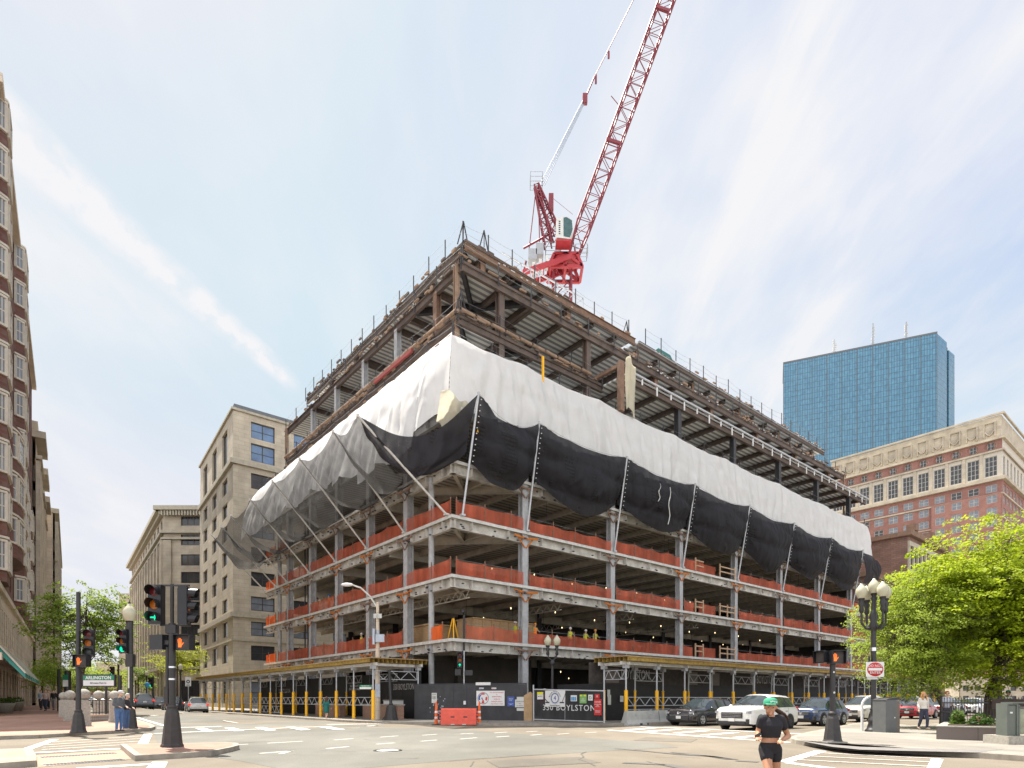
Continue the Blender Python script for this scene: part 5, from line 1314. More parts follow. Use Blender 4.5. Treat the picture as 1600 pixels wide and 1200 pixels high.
def bay(x0, x1, pr, zb, zt, lab=None, rnd_=False):
    """projecting bay, canted or bowed"""
    n = 3 if not rnd_ else 8; pts = []
    if not rnd_: pts = [(x0, 0), (x0+pr*.8, -pr), (x1-pr*.8, -pr), (x1, 0)]
    else: pts = [((x0+x1)/2-(x1-x0)/2*math.cos(PI*k/n), -pr*math.sin(PI*k/n)) for k in range(n+1)]
    q = MB(); q.prism(pts, zb, zt); b = q.build('bay', M['red_brick'], e)
    q = MB(); g = MB()
    k = 0; z = [f for f in fl if f >= zb-.2 and f+2.8 <= zt+.3]
    for f in z:
        for i in range(len(pts)-1):
            p = Vector((*pts[i], 0)); r_ = Vector((*pts[i+1], 0)); d = (r_-p); l = d.length; d.normalize(); nv_ = Vector((d.y, -d.x, 0)); m_ = .12*l
            if rnd_ and i % 2: continue
            if rnd_: r_ = Vector((*pts[min(i+2, len(pts)-1)], 0)); d = (r_-p); l = d.length; d.normalize(); nv_ = Vector((d.y, -d.x, 0))
            a_ = p+d*l*.12+nv_*.06; b_ = r_-d*l*.12+nv_*.06
            for zz in (f+.75, f+2.75): q.beam(a_+Vector((0, 0, zz)), b_+Vector((0, 0, zz)), .22, .16)
            for c in (a_, b_): q.beam(c+Vector((0, 0, f+.7)), c+Vector((0, 0, f+2.8)), .2, .2)
            c = (a_+b_)/2; q.beam(c+Vector((0, 0, f+.8)), c+Vector((0, 0, f+2.7)), .09, .09); q.beam(a_+Vector((0, 0, f+1.75)), b_+Vector((0, 0, f+1.75)), .09, .07)
            g.beam(a_+Vector((0, 0, f+1.75)), b_+Vector((0, 0, f+1.75)), .05, 1.9)
        for i in range(len(pts)-1):
            p = Vector((*pts[i], f+3.0)); r_ = Vector((*pts[i+1], f+3.0)); q.beam(p, r_, .25, .16)
    q.build('window_trim', M['white_trim'], b); g.build('pane', M['win_pale'], b)
bay(13.5, 18.5, .75, 9.8, 43.8); bay(3.5, 11.5, 1.0, 12.9, 23.6, rnd_=True); bay(-3.5, 0, .6, 9.8, 43.8); bay(22, 26, .6, 9.8, 24); bay(30, 34, .6, 9.8, 24)
q = MB(); q.add([(13.5, 0, 43.8), (14.3, -.75, 43.8), (17.7, -.75, 43.8), (18.5, 0, 43.8), (16, .3, 46)], [(0, 1, 4), (1, 2, 4), (2, 3, 4)]); q.build('copper_cap', M['copper'], e)
mat('awning_green', (.05, .26, .22), .7, var=.15)
for k in range(9):
    x = -4+k*3.0; w_ = empty('awning', LW(x, -.15)+Vector((0, 0, 3.0)), r2, ['green shop awning at the left edge of the photo', 'green shop awning in the row below the brick building'][min(k, 1)] if k != 8 else 'farthest green shop awning of the row below the brick building', 'awning', 'green awnings on the left')
    q = MB(); q.add([(0, 0, 2.35), (2.1, 0, 2.35), (2.1, -1.5, .35), (0, -1.5, .35), (0, -1.5, .0), (2.1, -1.5, 0), (0, 0, 1.8), (2.1, 0, 1.8)], [(0, 1, 2, 3), (3, 2, 5, 4), (0, 3, 4, 6), (1, 7, 5, 2)])
    q.build('canvas', M['awning_green'], w_)
    q = MB(); q.beam((-.05, 0, 2.38), (-.05, -1.52, .37), .1, .1); q.beam((2.15, 0, 2.38), (2.15, -1.52, .37), .1, .1); q.tube((0, -1.5, .02), (2.1, -1.5, .02), .03, 5); q.build('arm', M['white_trim'], w_)
# ---- next two stone buildings on the left
e = empty('office_building', LW(46.3, 0), r2, 'tall tan stone building next beyond the dark brick one on the left', 'building')
facade(e, (0, -.4, 0), 0, 28, 0, 38, rng(6, 1.2, 4.6, 2.2), [(1, 5)]+[(7+3.5*k, 9.2+3.5*k) for k in range(8)], 'sandstone', nx=2)
q = MB(); q.b2((0, 0, .1), (28, 14, 37.8)); q.build('block', M['sandstone'], e)
q = MB()
for x in (0, 4.7, 9.3, 13.9, 18.5, 23.1, 27): q.b2((x-.1, -.9, 6), (x+.8, -.403, 34))
for x0, x1, z in ((-.3, 9, 38), (9.5, 19, 36), (19.5, 28, 34.5)): q.b2((x0, -1.5, z-.9), (x1, .3, z)); q.b2((x0, -1.1, z-3.8), (x1, -.405, z-3.3)); q.b2((x0+1, -.6, z), (x1-1, 2, z+1.6))
q.build('cornice', M['limestone_dim'], e)
e = empty('office_building', LW(76, 0), r2, 'pale stone building farthest down the left pavement before the trees', 'building')
facade(e, (0, -2.0, 0), 0, 56, 0, 35, rng(8, 2, 7, 3), [(1, 5)]+[(7+3.5*k, 9.2+3.5*k) for k in range(7)], 'sandstone', nx=2)
q = MB(); q.b2((0, -1.7, .1), (56, 14, 34.8)); q.build('block', M['sandstone'], e)
q = MB(); q.b2((-.4, -2.6, 34.4), (56, 0, 35.2)); q.b2((-.2, -2.4, 26), (56, -2.003, 26.5))
for k in range(8): q.b2((k*7+.2, -2.5, 5), (k*7+1.4, -2.004, 33))
q.build('cornice', M['cornice'], e)
# ---- low romanesque brick building right behind the frame's far end
e = empty('brick_building', W(86.8, 0), TH, 'old brown brick building with arched stone gallery behind the far right end', 'building')
facade(e, (0, 0, 0), 0, 19, 0, 27.4, rng(4, 1.4, 4.5, 2.2), [(1, 5), (7, 10), (12, 15), (17.5, 20)], 'brownstone', nx=2)
facade(e, (0, 34, 0), -PI/2, 34, 0, 27.4, [(5, 8), (14, 17), (22.5, 26.5)], [(6, 8.6), (13, 15.6), (20.2, 23.5)], 'brownstone', nx=1, nz=1)
q = MB(); q.b2((.4, .4, .1), (18.6, 33.6, 27.2)); q.build('block', M['dark_core'], e)
q = MB(); q.b2((-.5, -.7, 27.4), (19.5, 0, 28.3)); q.b2((-.5, -.0, 27.4), (0.4, 34, 28.1))
for k in range(3): q.b2((1+k*8, -.9, 28.3), (2.2+k*8, .5, 29.4))
q.build('roof_parapet', M['rust_steel'], e)
q = MB()
q.b2((0, -.3, 21.5), (19, -.003, 22.1)); q.b2((0, -.3, 25.9), (19, -.003, 26.6))
for k in range(10): q.b2((k*1.95, -.28, 22.1), (k*1.95+.45, -.004, 25.9))
q.build('arcade', M['cornice'], e)
q = MB()
for k in range(9):
    x = .5+k*1.95; q.vprism([(x, 22.2), (x+1.35, 22.2), (x+1.35, 24.6), (x+1.1, 25.2), (x+.68, 25.5), (x+.25, 25.2), (x, 24.6)], -.06, -.01)
q.build('arch_window', M['win_dark'], e)
e = empty('brick_building', W(79, 3), TH, 'low brick wing with a stepped top below the old brown brick building', 'building')
q = MB(); q.b2((0, 0, 0), (7.5, 30, 20.5)); q.build('wall', M['brownstone'], e); q = MB(); q.b2((-.3, -.3, 20.5), (7.7, 30, 21.3)); q.build('parapet', M['rust_steel'], e)
# ---- large brick and limestone apartment block
e = empty('apartment_building', W(182.3, 7.2), TH, 'large red brick apartment building with a pale stone top, below the glass tower', 'building')
zrow = [(47.9-3.2*k, 49.9-3.2*k) for k in range(13)][::-1]+[(51.0, 53.1), (54.3, 56.4), (57.5, 59.5)]
LB = 44
xs = rng(11, .9, 3.95, 2.5)
facade(e, (0, LB, 0), -PI/2, LB, 0, 60.6, xs, zrow, 'apartment_brick', 'win_pale', 'frame_white', nx=2, nz=2, deep=.25, altglass='win_dark')
facade(e, (0, LB, 0), -PI/2, LB, 60.6, 68.4, rng(11, .7, 3.95, 2.7), [(61.9, 67.2)], 'white_trim', 'win_dark', 'frame_white', nx=3, nz=4, deep=.3, name='stone_storey')
facade(e, (0, LB, 0), -PI/2, LB, 68.4, 71.6, rng(11, 1.3, 3.95, 1.5), [(69.1, 70.9)], 'apartment_brick', 'win_dark', 'frame_white', nx=2, nz=2, deep=.2, name='frieze')
facade(e, (0, 0, 0), 0, 45, 0, 60.6, rng(11, 1.2, 4, 2.4), zrow, 'apartment_brick', 'win_pale', 'frame_white', nx=2, nz=2, deep=.25)
facade(e, (0, 0, 0), 0, 45, 60.6, 71.6, rng(11, 1.2, 4, 2.0), [(61.9, 67.2)], 'white_trim', 'win_dark', 'frame_white', nx=2, nz=3, deep=.3, name='stone_storey')
q = MB(); q.b2((.3, .3, .1), (45, LB-.3, 71.5)); q.build('block', M['apartment_brick'], e)
q = MB(); q.b2((.3, .3, 71.6), (45, LB, 78)); q.build('attic', M['limestone'], e)
q = MB()
for z, t, p in ((78, .5, .5), (71.4, .6, .7), (68.2, .5, .5), (60.4, .9, .9), (56.6, .4, .3), (50.2, .3, .2)):
    q.b2((-p, -p, z), (45, -.004, z+t)); q.b2((-p, -.004, z), (-.004, LB, z+t))
for k in range(11):
    y = 1.6+k*3.95; q.b2((-.12, y-.2, 72.6), (.3, y+.1, 76.6)); q.b2((-.12, y+2.2, 72.6), (.3, y+2.5, 76.6)); q.b2((-.12, y+.1, 76.3), (.3, y+2.2, 76.6))
    y0 = y+.2
    pts = [Vector((.1, y0+.2*j, 74.2-1.1*math.sin(PI*j/10))) for j in range(11)]
    for j in range(10): q.tube(pts[j], pts[j+1], .22, 5)
    yy = LB-(1.3+k*3.95)-.75; q.lathe([(1.25, -.1), (1.35, .1), (1.0, .1), (1.0, -.1)], (-.02, yy, 70.0), 14, ax='X')
    q.b2((-.35, LB-(k*3.95)-.35, 61), (.0, LB-(k*3.95)+.35, 68.2))
q.build('cornice', M['limestone'], e)
q = MB(); q.b2((-.25, 4, 0), (0, 4.0+.9, 56.6)); q.b2((-.85, 0, 0), (-.003, 15.9, 56.6)); q.build('corner_wing', M['apartment_brick'], e)
facade(e, (-1.2, 15.9, 0), -PI/2, 15.9, 0, 56.7, rng(4, .9, 3.95, 2.3), zrow[:-1], 'apartment_brick', 'win_pale', 'frame_white', nx=2, nz=2, deep=.25, name='wing_wall')
# ---- glass tower
m = brickmat('tower_glass', (.05, .175, .275), (.07, .215, .32), (.02, .07, .11), 1.55, 3.75, .16, rough=.12, offs=0, var=.22)
m.node_tree.nodes['Principled BSDF'].inputs['Specular IOR Level'].default_value = .8
brickmat('tower_glass_bays', (.0, .0, .0), (.0, .0, .0), (.0, .0, .0), 3, 3)
K3 = Vector((279.6, 400, 0)); far_ = Vector((194.9, 436.6, 0)); bk = Vector((304, 418, 0))
dT = (K3-far_).normalized(); rT = math.atan2(dT.y, dT.x); wT = (K3-far_).length
e = empty('glass_tower', far_, rT, 'blue mirrored glass skyscraper slab behind the brick apartment building', 'skyscraper')
q = MB(); q.b2((0, 0, 0), (wT, 30, 242)); q.build('glass_wall', M['tower_glass'], e)
q = MB()
for k in range(11): q.b2((wT*k/10-.15, -.16, 0), (wT*k/10+.15, -.02, 242))
q.b2((-.2, -.2, 242), (wT+.2, 30, 243.2)); q.build('mullion', M['slate'], e)
g_ = math.atan2((bk-K3).y, (bk-K3).x); bl = (bk-K3).length
t_ = empty('x', (0, 0, 0)); bpy.data.objects.remove(t_)
q = MB(); q.b2((0, 0, 0), (bl*.56, 10, 242)); q.build('side_glass', M['tower_glass'], e, (wT, 0, 0), g_-rT)
q = MB(); q.b2((bl*.56, .8, 0), (bl*.68, 10, 240)); q.build('notch', M['board_black'], e, (wT, 0, 0), g_-rT)
q = MB(); q.b2((bl*.68, -.0, 0), (bl*1.02, 10, 238)); q.build('side_glass', M['tower_glass'], e, (wT, 0, 0), g_-rT)
def aerial(px, pyb, pyt, lab, r=.5):
    c = PX(px, pyb, 425); hh = (pyb-pyt)/FP*425; a = empty('antenna_mast', c-Vector((0, 0, 4)), 0, lab, 'antenna', 'antenna masts on the glass tower')
    q = MB(); q.tube((0, 0, 0), (0, 0, hh+4), r*.5, 5); q.build('mast', M['grey_metal'], a)
    q = MB()
    for k in range(6): z = 5+hh*k/7.; q.beam((-1.2+.1*k, 0, z), (1.2-.1*k, 0, z), .3, .3); q.box((random.choice((-1, 1))*.9, 0, z+.6), (.6, .6, 1.4))
    q.build('aerial', M['paper'], a)
aerial(1304, 551, 530, 'thin small mast at the left of the glass tower roof', .3); aerial(1364, 538, 505, 'thick lattice mast in the middle of the glass tower roof', .8); aerial(1416, 527, 503, 'pale mast at the right of the glass tower roof', .8)
flush_windows()
# ================================================================== VEHICLES
mat('car_glass', (.03, .04, .045), .06, var=.2, spec=.9); mat('lamp_clear', (.26, .27, .29), .1, spec=.8); mat('plate_white', (.6, .6, .58), .5)
mat('tail_red', (.4, .01, .01), .2, spec=.6); emis('tail_lit', (1, .05, .03), .22); mat('wheel_silver', (.45, .46, .47), .35, metal=.6); mat('cladding', (.03, .03, .032), .6)
def lerp_tab(tab, x):
    for i in range(len(tab)-1):
        if tab[i][0] >= x >= tab[i+1][0]:
            t = (tab[i][0]-x)/(tab[i][0]-tab[i+1][0]); return [tab[i][k]+(tab[i+1][k]-tab[i][k])*t for k in range(len(tab[i]))]
    return list(tab[-1] if x < tab[-1][0] else tab[0])
def car(label, loc, rz, paint, ln=4.6, wd=1.88, ht=1.69, style='suv', wheel='wheel_silver', clad=True, rear_lit=False, group=None, name='parked_car', grille='bar', cat='car', rails=True):
    e = empty(name, loc, rz, label, cat, group); h = ln/2; w = wd/2
    sed = style == 'sedan'; belt = .97*ht/1.69 if not sed else .9; bon = belt+.06
    cow = h*.42; hd = h*.10 if not sed else h*.05; rr = -h*.80 if not sed else -h*.42; rb = -h*.965 if not sed else -h*.78
    if grille == 'big': belt += .05; bon = belt+.08
    n0 = {'big': .24, 'low': .0}.get(grille, .12) if not sed else 0
    tab = [(h, .36, .62+n0, .66+n0, w*.76, w*.64), (h*.985, .28, .76+n0, .83+n0, w*.85, w*.72), (h*.95, .22, .87+n0*.5, .94+n0*.55, w*.94, w*.79), (h*.86, .2, min(belt, .93+n0*.3), bon, w*.99, w*.82), (cow, .2, belt, bon+.07, w, w*.78),
           (cow-(cow-hd)*.5, .2, belt+.005, (bon+.07)*.42+ht*.56, w, w*.70), (hd, .2, belt+.01, ht*.965, w, w*.64), (hd-.35, .2, belt+.015, ht, w, w*.63), (-h*.35 if not sed else -h*.12, .2, belt+.03, ht*.998, w, w*.63), (rr, .22, belt+.04, ht*.955 if not sed else ht*.96, w*.985, w*.61),
           (rr*.4+rb*.6, .24, belt+.04, (ht*.955+belt*1.5)/2.5+.06 if not sed else belt+.28, w*.97, w*.66), (rb, .28, belt+.02, belt+.07, w*.95, w*.72), (-h*.99, .32, belt-.1, belt-.02, w*.9, w*.7), (-h, .4, .7, .72, w*.82, w*.6)]
    ctl = sorted(set([t[0] for t in tab]+[h-ln*k/46. for k in range(47)]), reverse=True)
    def ring(x):
        _, zb, zs, zt, hw, htp = lerp_tab(tab, x)
        return [(0, zb), (hw*.8, zb), (hw*.975, zb+.1), (hw, zb*.5+zs*.5-.02), (hw*.99, zs-.09), (hw*.955, zs), (htp+(hw-htp)*.18, zs+(zt-zs)*.80), (htp*.82, zt-.022), (htp*.4, zt-.004), (0, zt)]
    rings = [ring(x) for x in ctl]
    parts = {k: MB() for k in ('body', 'windshield', 'rear_window', 'side_window', 'door', 'door2', 'trim')}
    d1, d2, d3_ = hd+.28*(cow-hd)+.28, -h*.13, -h*.52
    for sgn in (1, -1):
        for i in range(len(ctl)-1):
            x0, x1 = ctl[i], ctl[i+1]; xm = (x0+x1)/2
            for j in range(9):
                k = 'body'
                if j in (6, 7, 8) and cow >= xm >= hd: k = 'windshield'
                elif j in (6, 7, 8) and rr > xm > rb: k = 'rear_window'
                elif j == 5 and cow-.25 > xm > (rb*.5+rr*.5 if not sed else rr*.35+rb*.65): 
                    k = 'side_window'
                    for pc in (d2, d3_): 
                        if abs(xm-pc) < .06: k = 'trim'
                elif j in (2, 3, 4) and d1 > xm > d2: k = 'door'
                elif j in (2, 3, 4) and d2 > xm > d3_: k = 'door2'
                elif j in (0, 1) and clad: k = 'trim'
                a, b = rings[i], rings[i+1]
                vs = [(x0, sgn*a[j][0], a[j][1]), (x0, sgn*a[j+1][0], a[j+1][1]), (x1, sgn*b[j+1][0], b[j+1][1]), (x1, sgn*b[j][0], b[j][1])]
                parts[k].add(vs, [(0, 1, 2, 3)], 0, True)
    for end in (0, -1):
        r_ = rings[end]; x = ctl[end]; pts = [(x, y, z) for y, z in r_]+[(x, -y, z) for y, z in r_[-2:0:-1]]
        parts['body'].add(pts, [tuple(range(len(pts)))])
    def weld(o):
        bm = bmesh.new(); bm.from_mesh(o.data); bmesh.ops.remove_doubles(bm, verts=bm.verts, dist=.0008); bmesh.ops.recalc_face_normals(bm, faces=bm.faces); bm.to_mesh(o.data); bm.free(); return o
    bo = weld(parts['body'].build('body', paint, e))
    weld(parts['windshield'].build('windshield', M['car_glass'], e)); weld(parts['rear_window'].build('rear_window', M['car_glass'], e)); weld(parts['side_window'].build('side_window', M['car_glass'], e))
    weld(parts['trim'].build('sill', M['cladding'], e))
    for k, xa in (('door', d2), ('door2', d3_)):
        d = weld(parts[k].build('door', paint, e)); q = MB()
        for sgn in (1, -1): q.box((xa+.22, sgn*w*.985, belt-.17), (.2, .05, .035))
        q.build('door_handle', M['chrome'] if not clad else M['cladding'], d)
    q = MB()                                  # shut lines
    for x in (d1, d2, d3_):
        r_ = ring(x)
        for sgn in (1, -1):
            for j in (2, 3, 4): q.beam((x, sgn*(r_[j][0]+.001), r_[j][1]), (x, sgn*(r_[j+1][0]+.001), r_[j+1][1]), .014, .006, up=(0, 1, 0))
    q.build('shut_line', M['ink'], e)
    wr = .36 if not sed else .33
    for xw in (h*.61, -h*.59):
        for sgn in (1, -1):
            q = MB(); q.lathe([(0, 0), (wr+.07, 0), (wr+.075, sgn*-.12), (0, sgn*-.12)], (xw, sgn*(w+.004), wr+.0), 24, ax='Y'); q.build('wheel_arch', M['cladding'] if clad else M['ink'], e)
            q = MB(); y = sgn*(w-.09); q.lathe([(wr*.62, -.11), (wr*.93, -.11), (wr, -.07), (wr, .07), (wr*.93, .11), (wr*.62, .11)], (xw, y, wr), 26, ax='Y'); t = q.build('wheel', M['rubber'], e)
            q = MB(); q.lathe([(wr*.64, .03), (wr*.6, .02), (0, .02)], (xw, y+sgn*.06-.02, wr), 20, ax='Y'); 
            q.build('rim_shade', M['ink'], t)
            q = MB(); q.lathe([(wr*.66, sgn*.115), (wr*.6, sgn*.122), (wr*.58, sgn*.09)], (xw, y, wr), 24, ax='Y')
            for k in range(5 if wheel != 'steel' else 9):
                a = 2*PI*k/(5 if wheel != 'steel' else 9)+.3; q.beam((xw, y+sgn*.105, wr), (xw+wr*.6*math.cos(a), y+sgn*.11, wr+wr*.6*math.sin(a)), .07, .02, up=(0, 1, 0))
            q.lathe([(0, sgn*.125), (.06, sgn*.12), (.07, sgn*.08)], (xw, y, wr), 10, ax='Y'); q.build('rim', M[wheel] if wheel != 'steel' else M['ink'], t)
    # mirrors, rails, lamps, plates
    for sgn in (1, -1):
        q = MB(); q.sphere((cow-.35, sgn*(w+.11), belt+.09), .1, sc=(.8, 1.15, .75)); q.beam((cow-.33, sgn*(w-.06), belt+.03), (cow-.35, sgn*(w+.08), belt+.06), .05, .05); q.build('mirror', paint, e)
        q = MB(); zl = (.76 if not sed else .7)+n0*.55; q.box((h*.95, sgn*w*.74, zl), (.2, .44, .11), 0, -sgn*.5); q.box((h*.915, sgn*w*.885, zl+.01), (.26, .1, .12), 0, -sgn*.15); q.build('headlight', M['lamp_clear'], e)
        q = MB(); q.box((h*.97, sgn*w*.7, .46), (.12, .36, .2), 0, -sgn*.4); q.build('fog_lamp_recess', M['cladding'], e)
        q = MB(); q.box((-h*.965, sgn*w*.76, belt-.06), (.12, .46, .15), 0, sgn*.3); q.box((-h*.93, sgn*w*.9, belt-.02), (.2, .08, .2), 0, sgn*.1); q.build('tail_light', M['tail_lit'] if rear_lit else M['tail_red'], e)
        if rails:
            q = MB(); q.tube((hd-.3, sgn*w*.6, ht+.05), (rr+.1, sgn*w*.6, ht+.03), .02, 6); q.tube((hd-.3, sgn*w*.6, ht+.05), (hd-.15, sgn*w*.6, ht-.03), .02, 6); q.tube((rr+.1, sgn*w*.6, ht+.03), (rr-.05, sgn*w*.6, ht-.04), .02, 6); q.build('roof_rail', M['cladding'], e)
    q = MB()
    if grille == 'bar':
        q.vprism([(h-.06, .60), (h+.02, .64), (h+.015, .8), (h-.04, .86)], -w*.5, w*.5); q.vprism([(h-.04, .34), (h+.03, .36), (h+.03, .48), (h-.04, .5)], -w*.52, w*.52)
    elif grille == 'big':
        q.vprism([(h-.1, .56), (h+.03, .60), (h+.025, .86), (h-.04, .96)], -w*.57, w*.57); q.vprism([(h-.04, .3), (h+.03, .32), (h+.03, .44), (h-.04, .47)], -w*.7, w*.7)
    else:
        q.vprism([(h-.05, .32), (h+.03, .34), (h+.02, .62), (h-.05, .66)], -w*.66, w*.66)
    g = q.build('grille', M['cladding'], e)
    q = MB()
    if grille == 'big':
        for z in (.67, .75, .83): q.beam((h+.035, -w*.52, z), (h+.035, w*.52, z), .02, .014)
    if grille == 'bar':
        for z in (.66, .73, .80): q.beam((h+.025, -w*.47, z), (h+.025, w*.47, z), .02, .018)
    q.lathe([(0, .0), (.085, .0), (.09, .02)], (h+.02, 0, .75 if grille != 'low' else .76), 14, ax='X'); q.build('badge', M['chrome'], g)
    q = MB(); q.box((h+.045, 0, .52 if grille != 'low' else .5), (.02, .32, .16)); q.build('number_plate', M['plate_white'], e)
    q = MB(); q.box((-h-.015, 0, .78 if not sed else .72), (.03, .32, .16)); q.build('number_plate', M['plate_white'], e)
    q = MB(); q.vprism([(-h-.02, .3), (-h+.2, .25), (-h+.2, .55), (-h-.02, .5)], -w*.86, w*.86); q.build('bumper', M['cladding'] if clad else paint, e)
    q = MB(); q.beam((cow+.02, -.05, bon+.085), (cow-.18, -.6, bon+.2), .02, .015); q.beam((cow+.02, .35, bon+.085), (cow-.18, -.1, bon+.2), .02, .015); q.build('wiper', M['ink'], e)
    return e
def pt(name, c, metal=.0, r=.25): return mat(name, c, r, metal=metal, var=.04, coat=.7, spec=.6)
P_BLK = pt('paint_black', (.02, .018, .02), 0, .2); P_WHT = pt('paint_white_car', (.62, .62, .6)); P_BLU = pt('paint_blue', (.03, .055, .13), .3); P_CRM = pt('paint_cream', (.6, .57, .5)); P_RED = pt('paint_red', (.45, .02, .03), .2)
P_SIL = pt('paint_silver', (.42, .41, .39), .4); P_DGR = pt('paint_dark_grey', (.05, .06, .08), .3)
HR = TH+PI
def onroad(a, b): p = W(a, b); return (p.x, p.y, gz(p.x, p.y))
car('shiny black crossover car next to the concrete barriers, facing left', onroad(8.9, -13.3), HR, P_BLK, 4.69, 1.9, 1.62, grille='low', rails=False, group='cars waiting at the right crossing')
car('large white utility vehicle with a black grille behind the running woman', onroad(7.2, -17.7), HR, P_WHT, 5.05, 2.0, 1.80, grille='big', wheel='steel', group='cars waiting at the right crossing', rails=False)
car('blue crossover car with silver wheels behind the white utility vehicle', onroad(14.3, -17.7), HR, P_BLU, 4.48, 1.82, 1.62, group='cars waiting at the right crossing')
car('cream white sport utility car left of the tall lamp post', onroad(22.3, -17.3), HR, P_CRM, 4.95, 1.98, 1.78, group='cars waiting at the right crossing')
car('red sedan behind the woman in the white sweater', onroad(32.9, -17.3), HR, P_RED, 4.6, 1.82, 1.46, style='sedan', clad=False, rails=False, group='cars waiting at the right crossing')
car('dark blue car mostly hidden behind the grey litter bin', onroad(33.3, -13.4), HR, P_DGR, 4.5, 1.82, 1.6, group='cars waiting at the right crossing')
car('black sedan just left of the red sedan, further back', onroad(39.3, -13.4), HR, P_BLK, 4.6, 1.82, 1.46, style='sedan', clad=False, rails=False, group='cars waiting at the right crossing')
car('white sport utility car behind the red sedan', onroad(45.9, -13.4), HR, P_WHT, 4.9, 1.95, 1.78, group='cars waiting at the right crossing')
car('silver car behind the black iron fence, nearer the red sedan', onroad(40, -17.4), HR, P_SIL, 4.6, 1.85, 1.65, group='cars waiting at the right crossing')
car('white car farthest back behind the black iron fence', onroad(47, -17.6), HR, P_WHT, 4.6, 1.85, 1.65, group='cars waiting at the right crossing')
def atpx(px, d): x = (px-800)/FP*d; return (x, d, gz(x, d))
HL = math.atan2(D2.y, D2.x)
car('silver beige hatchback seen from behind near the far left scaffold posts', atpx(307, 63), HL-.06, P_SIL, 4.6, 1.86, 1.7, rear_lit=True, name='car', group='cars driving up the left street')
car('dark blue grey car seen from behind, nearest the couple', atpx(223, 66), HL, P_DGR, 4.6, 1.86, 1.69, rear_lit=True, name='car', group='cars driving up the left street')
car('black car with bright red tail light beside the dark blue grey car', atpx(247, 77), HL, P_BLK, 4.8, 1.9, 1.75, rear_lit=True, name='car', group='cars driving up the left street')
car('dark utility vehicle left of the silver beige hatchback', atpx(270, 72), HL, P_DGR, 4.9, 1.95, 1.8, rear_lit=True, name='car', group='cars driving up the left street')
car('grey car farther up the left street, over the dark blue grey car', atpx(214, 95), HL, P_SIL, 4.6, 1.86, 1.6, name='car', group='cars driving up the left street')
car('white pickup-sized vehicle parked under the station sign', atpx(160, 72), HL+PI, P_WHT, 5.2, 1.98, 1.9, group='cars parked on the left street')
car('silver car parked right of the white vehicle under the station sign', atpx(181, 76), HL+PI, P_SIL, 4.6, 1.85, 1.55, group='cars parked on the left street')
car('grey car parked left of the white vehicle under the station sign', atpx(142, 82), HL+PI, P_DGR, 4.6, 1.85, 1.5, group='cars parked on the left street')
car('white car parked farthest up the left street', atpx(150, 105), HL+PI, P_WHT, 4.6, 1.85, 1.6, group='cars parked on the left street')
# ================================================================== SIGNALS, LAMPS, STREET FURNITURE
emis('green_lit', (.0, 1, .5), .28); emis('hand_lit', (1, .17, .02), .33); mat('lens_red', (.12, .012, .015), .25); mat('lens_amber', (.42, .12, .01), .25); mat('lens_off', (.05, .06, .06), .3)
mat('cast_base', (.035, .032, .032), .6, var=.25, scale=6)
mat('globe', (.42, .40, .29), .25, var=.08, spec=.6)
def signal_head(parent, loc, rz, lit='ball', size=1.0, dark=False):
    s_ = size; h = MB(); h.box((0, .0, 0), (.36*s_, .24*s_, 1.12*s_)); h.box((0, .13*s_, 0), (.26*s_, .04, 1.0*s_)); o = h.build('signal_head', M['black_plastic'], parent, loc, rz)
    for k, (z, m) in enumerate(((.37, 'lens_red'), (0, 'lens_amber'), (-.37, 'lens_off'))):
        q = MB(); q.lathe([(0, -.135*s_), (.10*s_, -.13*s_), (.135*s_, -.12*s_)], (0, 0, z*s_), 18, ax='Y')
        mm = M[m]
        if k == 2 and lit == 'ball': mm = M['green_lit']
        q.build('lens', mm, o)
        if k == 2 and lit in ('arrow', 'up'):
            q = MB(); y = -.145*s_; z0 = z*s_
            if lit == 'arrow':
                q.b2((-.1*s_, y-.004, z0-.02*s_), (.06*s_, y, z0+.02*s_)); q.add([(.03*s_, y-.004, z0-.09*s_), (.13*s_, y-.004, z0), (.03*s_, y-.004, z0+.09*s_), (.01*s_, y-.004, z0+.05*s_), (.01*s_, y-.004, z0-.05*s_)], [(0, 1, 2, 3, 4)])
            else:
                q.b2((-.02*s_, y-.004, z0-.1*s_), (.02*s_, y, z0+.05*s_)); q.add([(-.1*s_, y-.004, z0+.01*s_), (0, y-.004, z0+.12*s_), (.1*s_, y-.004, z0+.01*s_), (.06*s_, y-.004, z0-.02*s_), (0, y-.004, z0+.05*s_), (-.06*s_, y-.004, z0-.02*s_)], [(0, 1, 4, 5), (1, 2, 3, 4)])
            q.build('arrow', M['green_lit'], o)
        q = MB(); n = 14; vs = []; r_ = .155*s_
        for i in range(n+1):
            a = -PI*.22+(PI*1.44)*i/n
            vs += [(r_*math.cos(a), -.12*s_, z*s_+r_*math.sin(a)), (r_*math.cos(a), -(.34+.06*math.sin(a))*s_, z*s_+r_*math.sin(a)*.97)]
        q.add(vs, [(2*i, 2*i+1, 2*i+3, 2*i+2) for i in range(n)], 0, True); q.build('visor', M['black_plastic'], o)
    return o
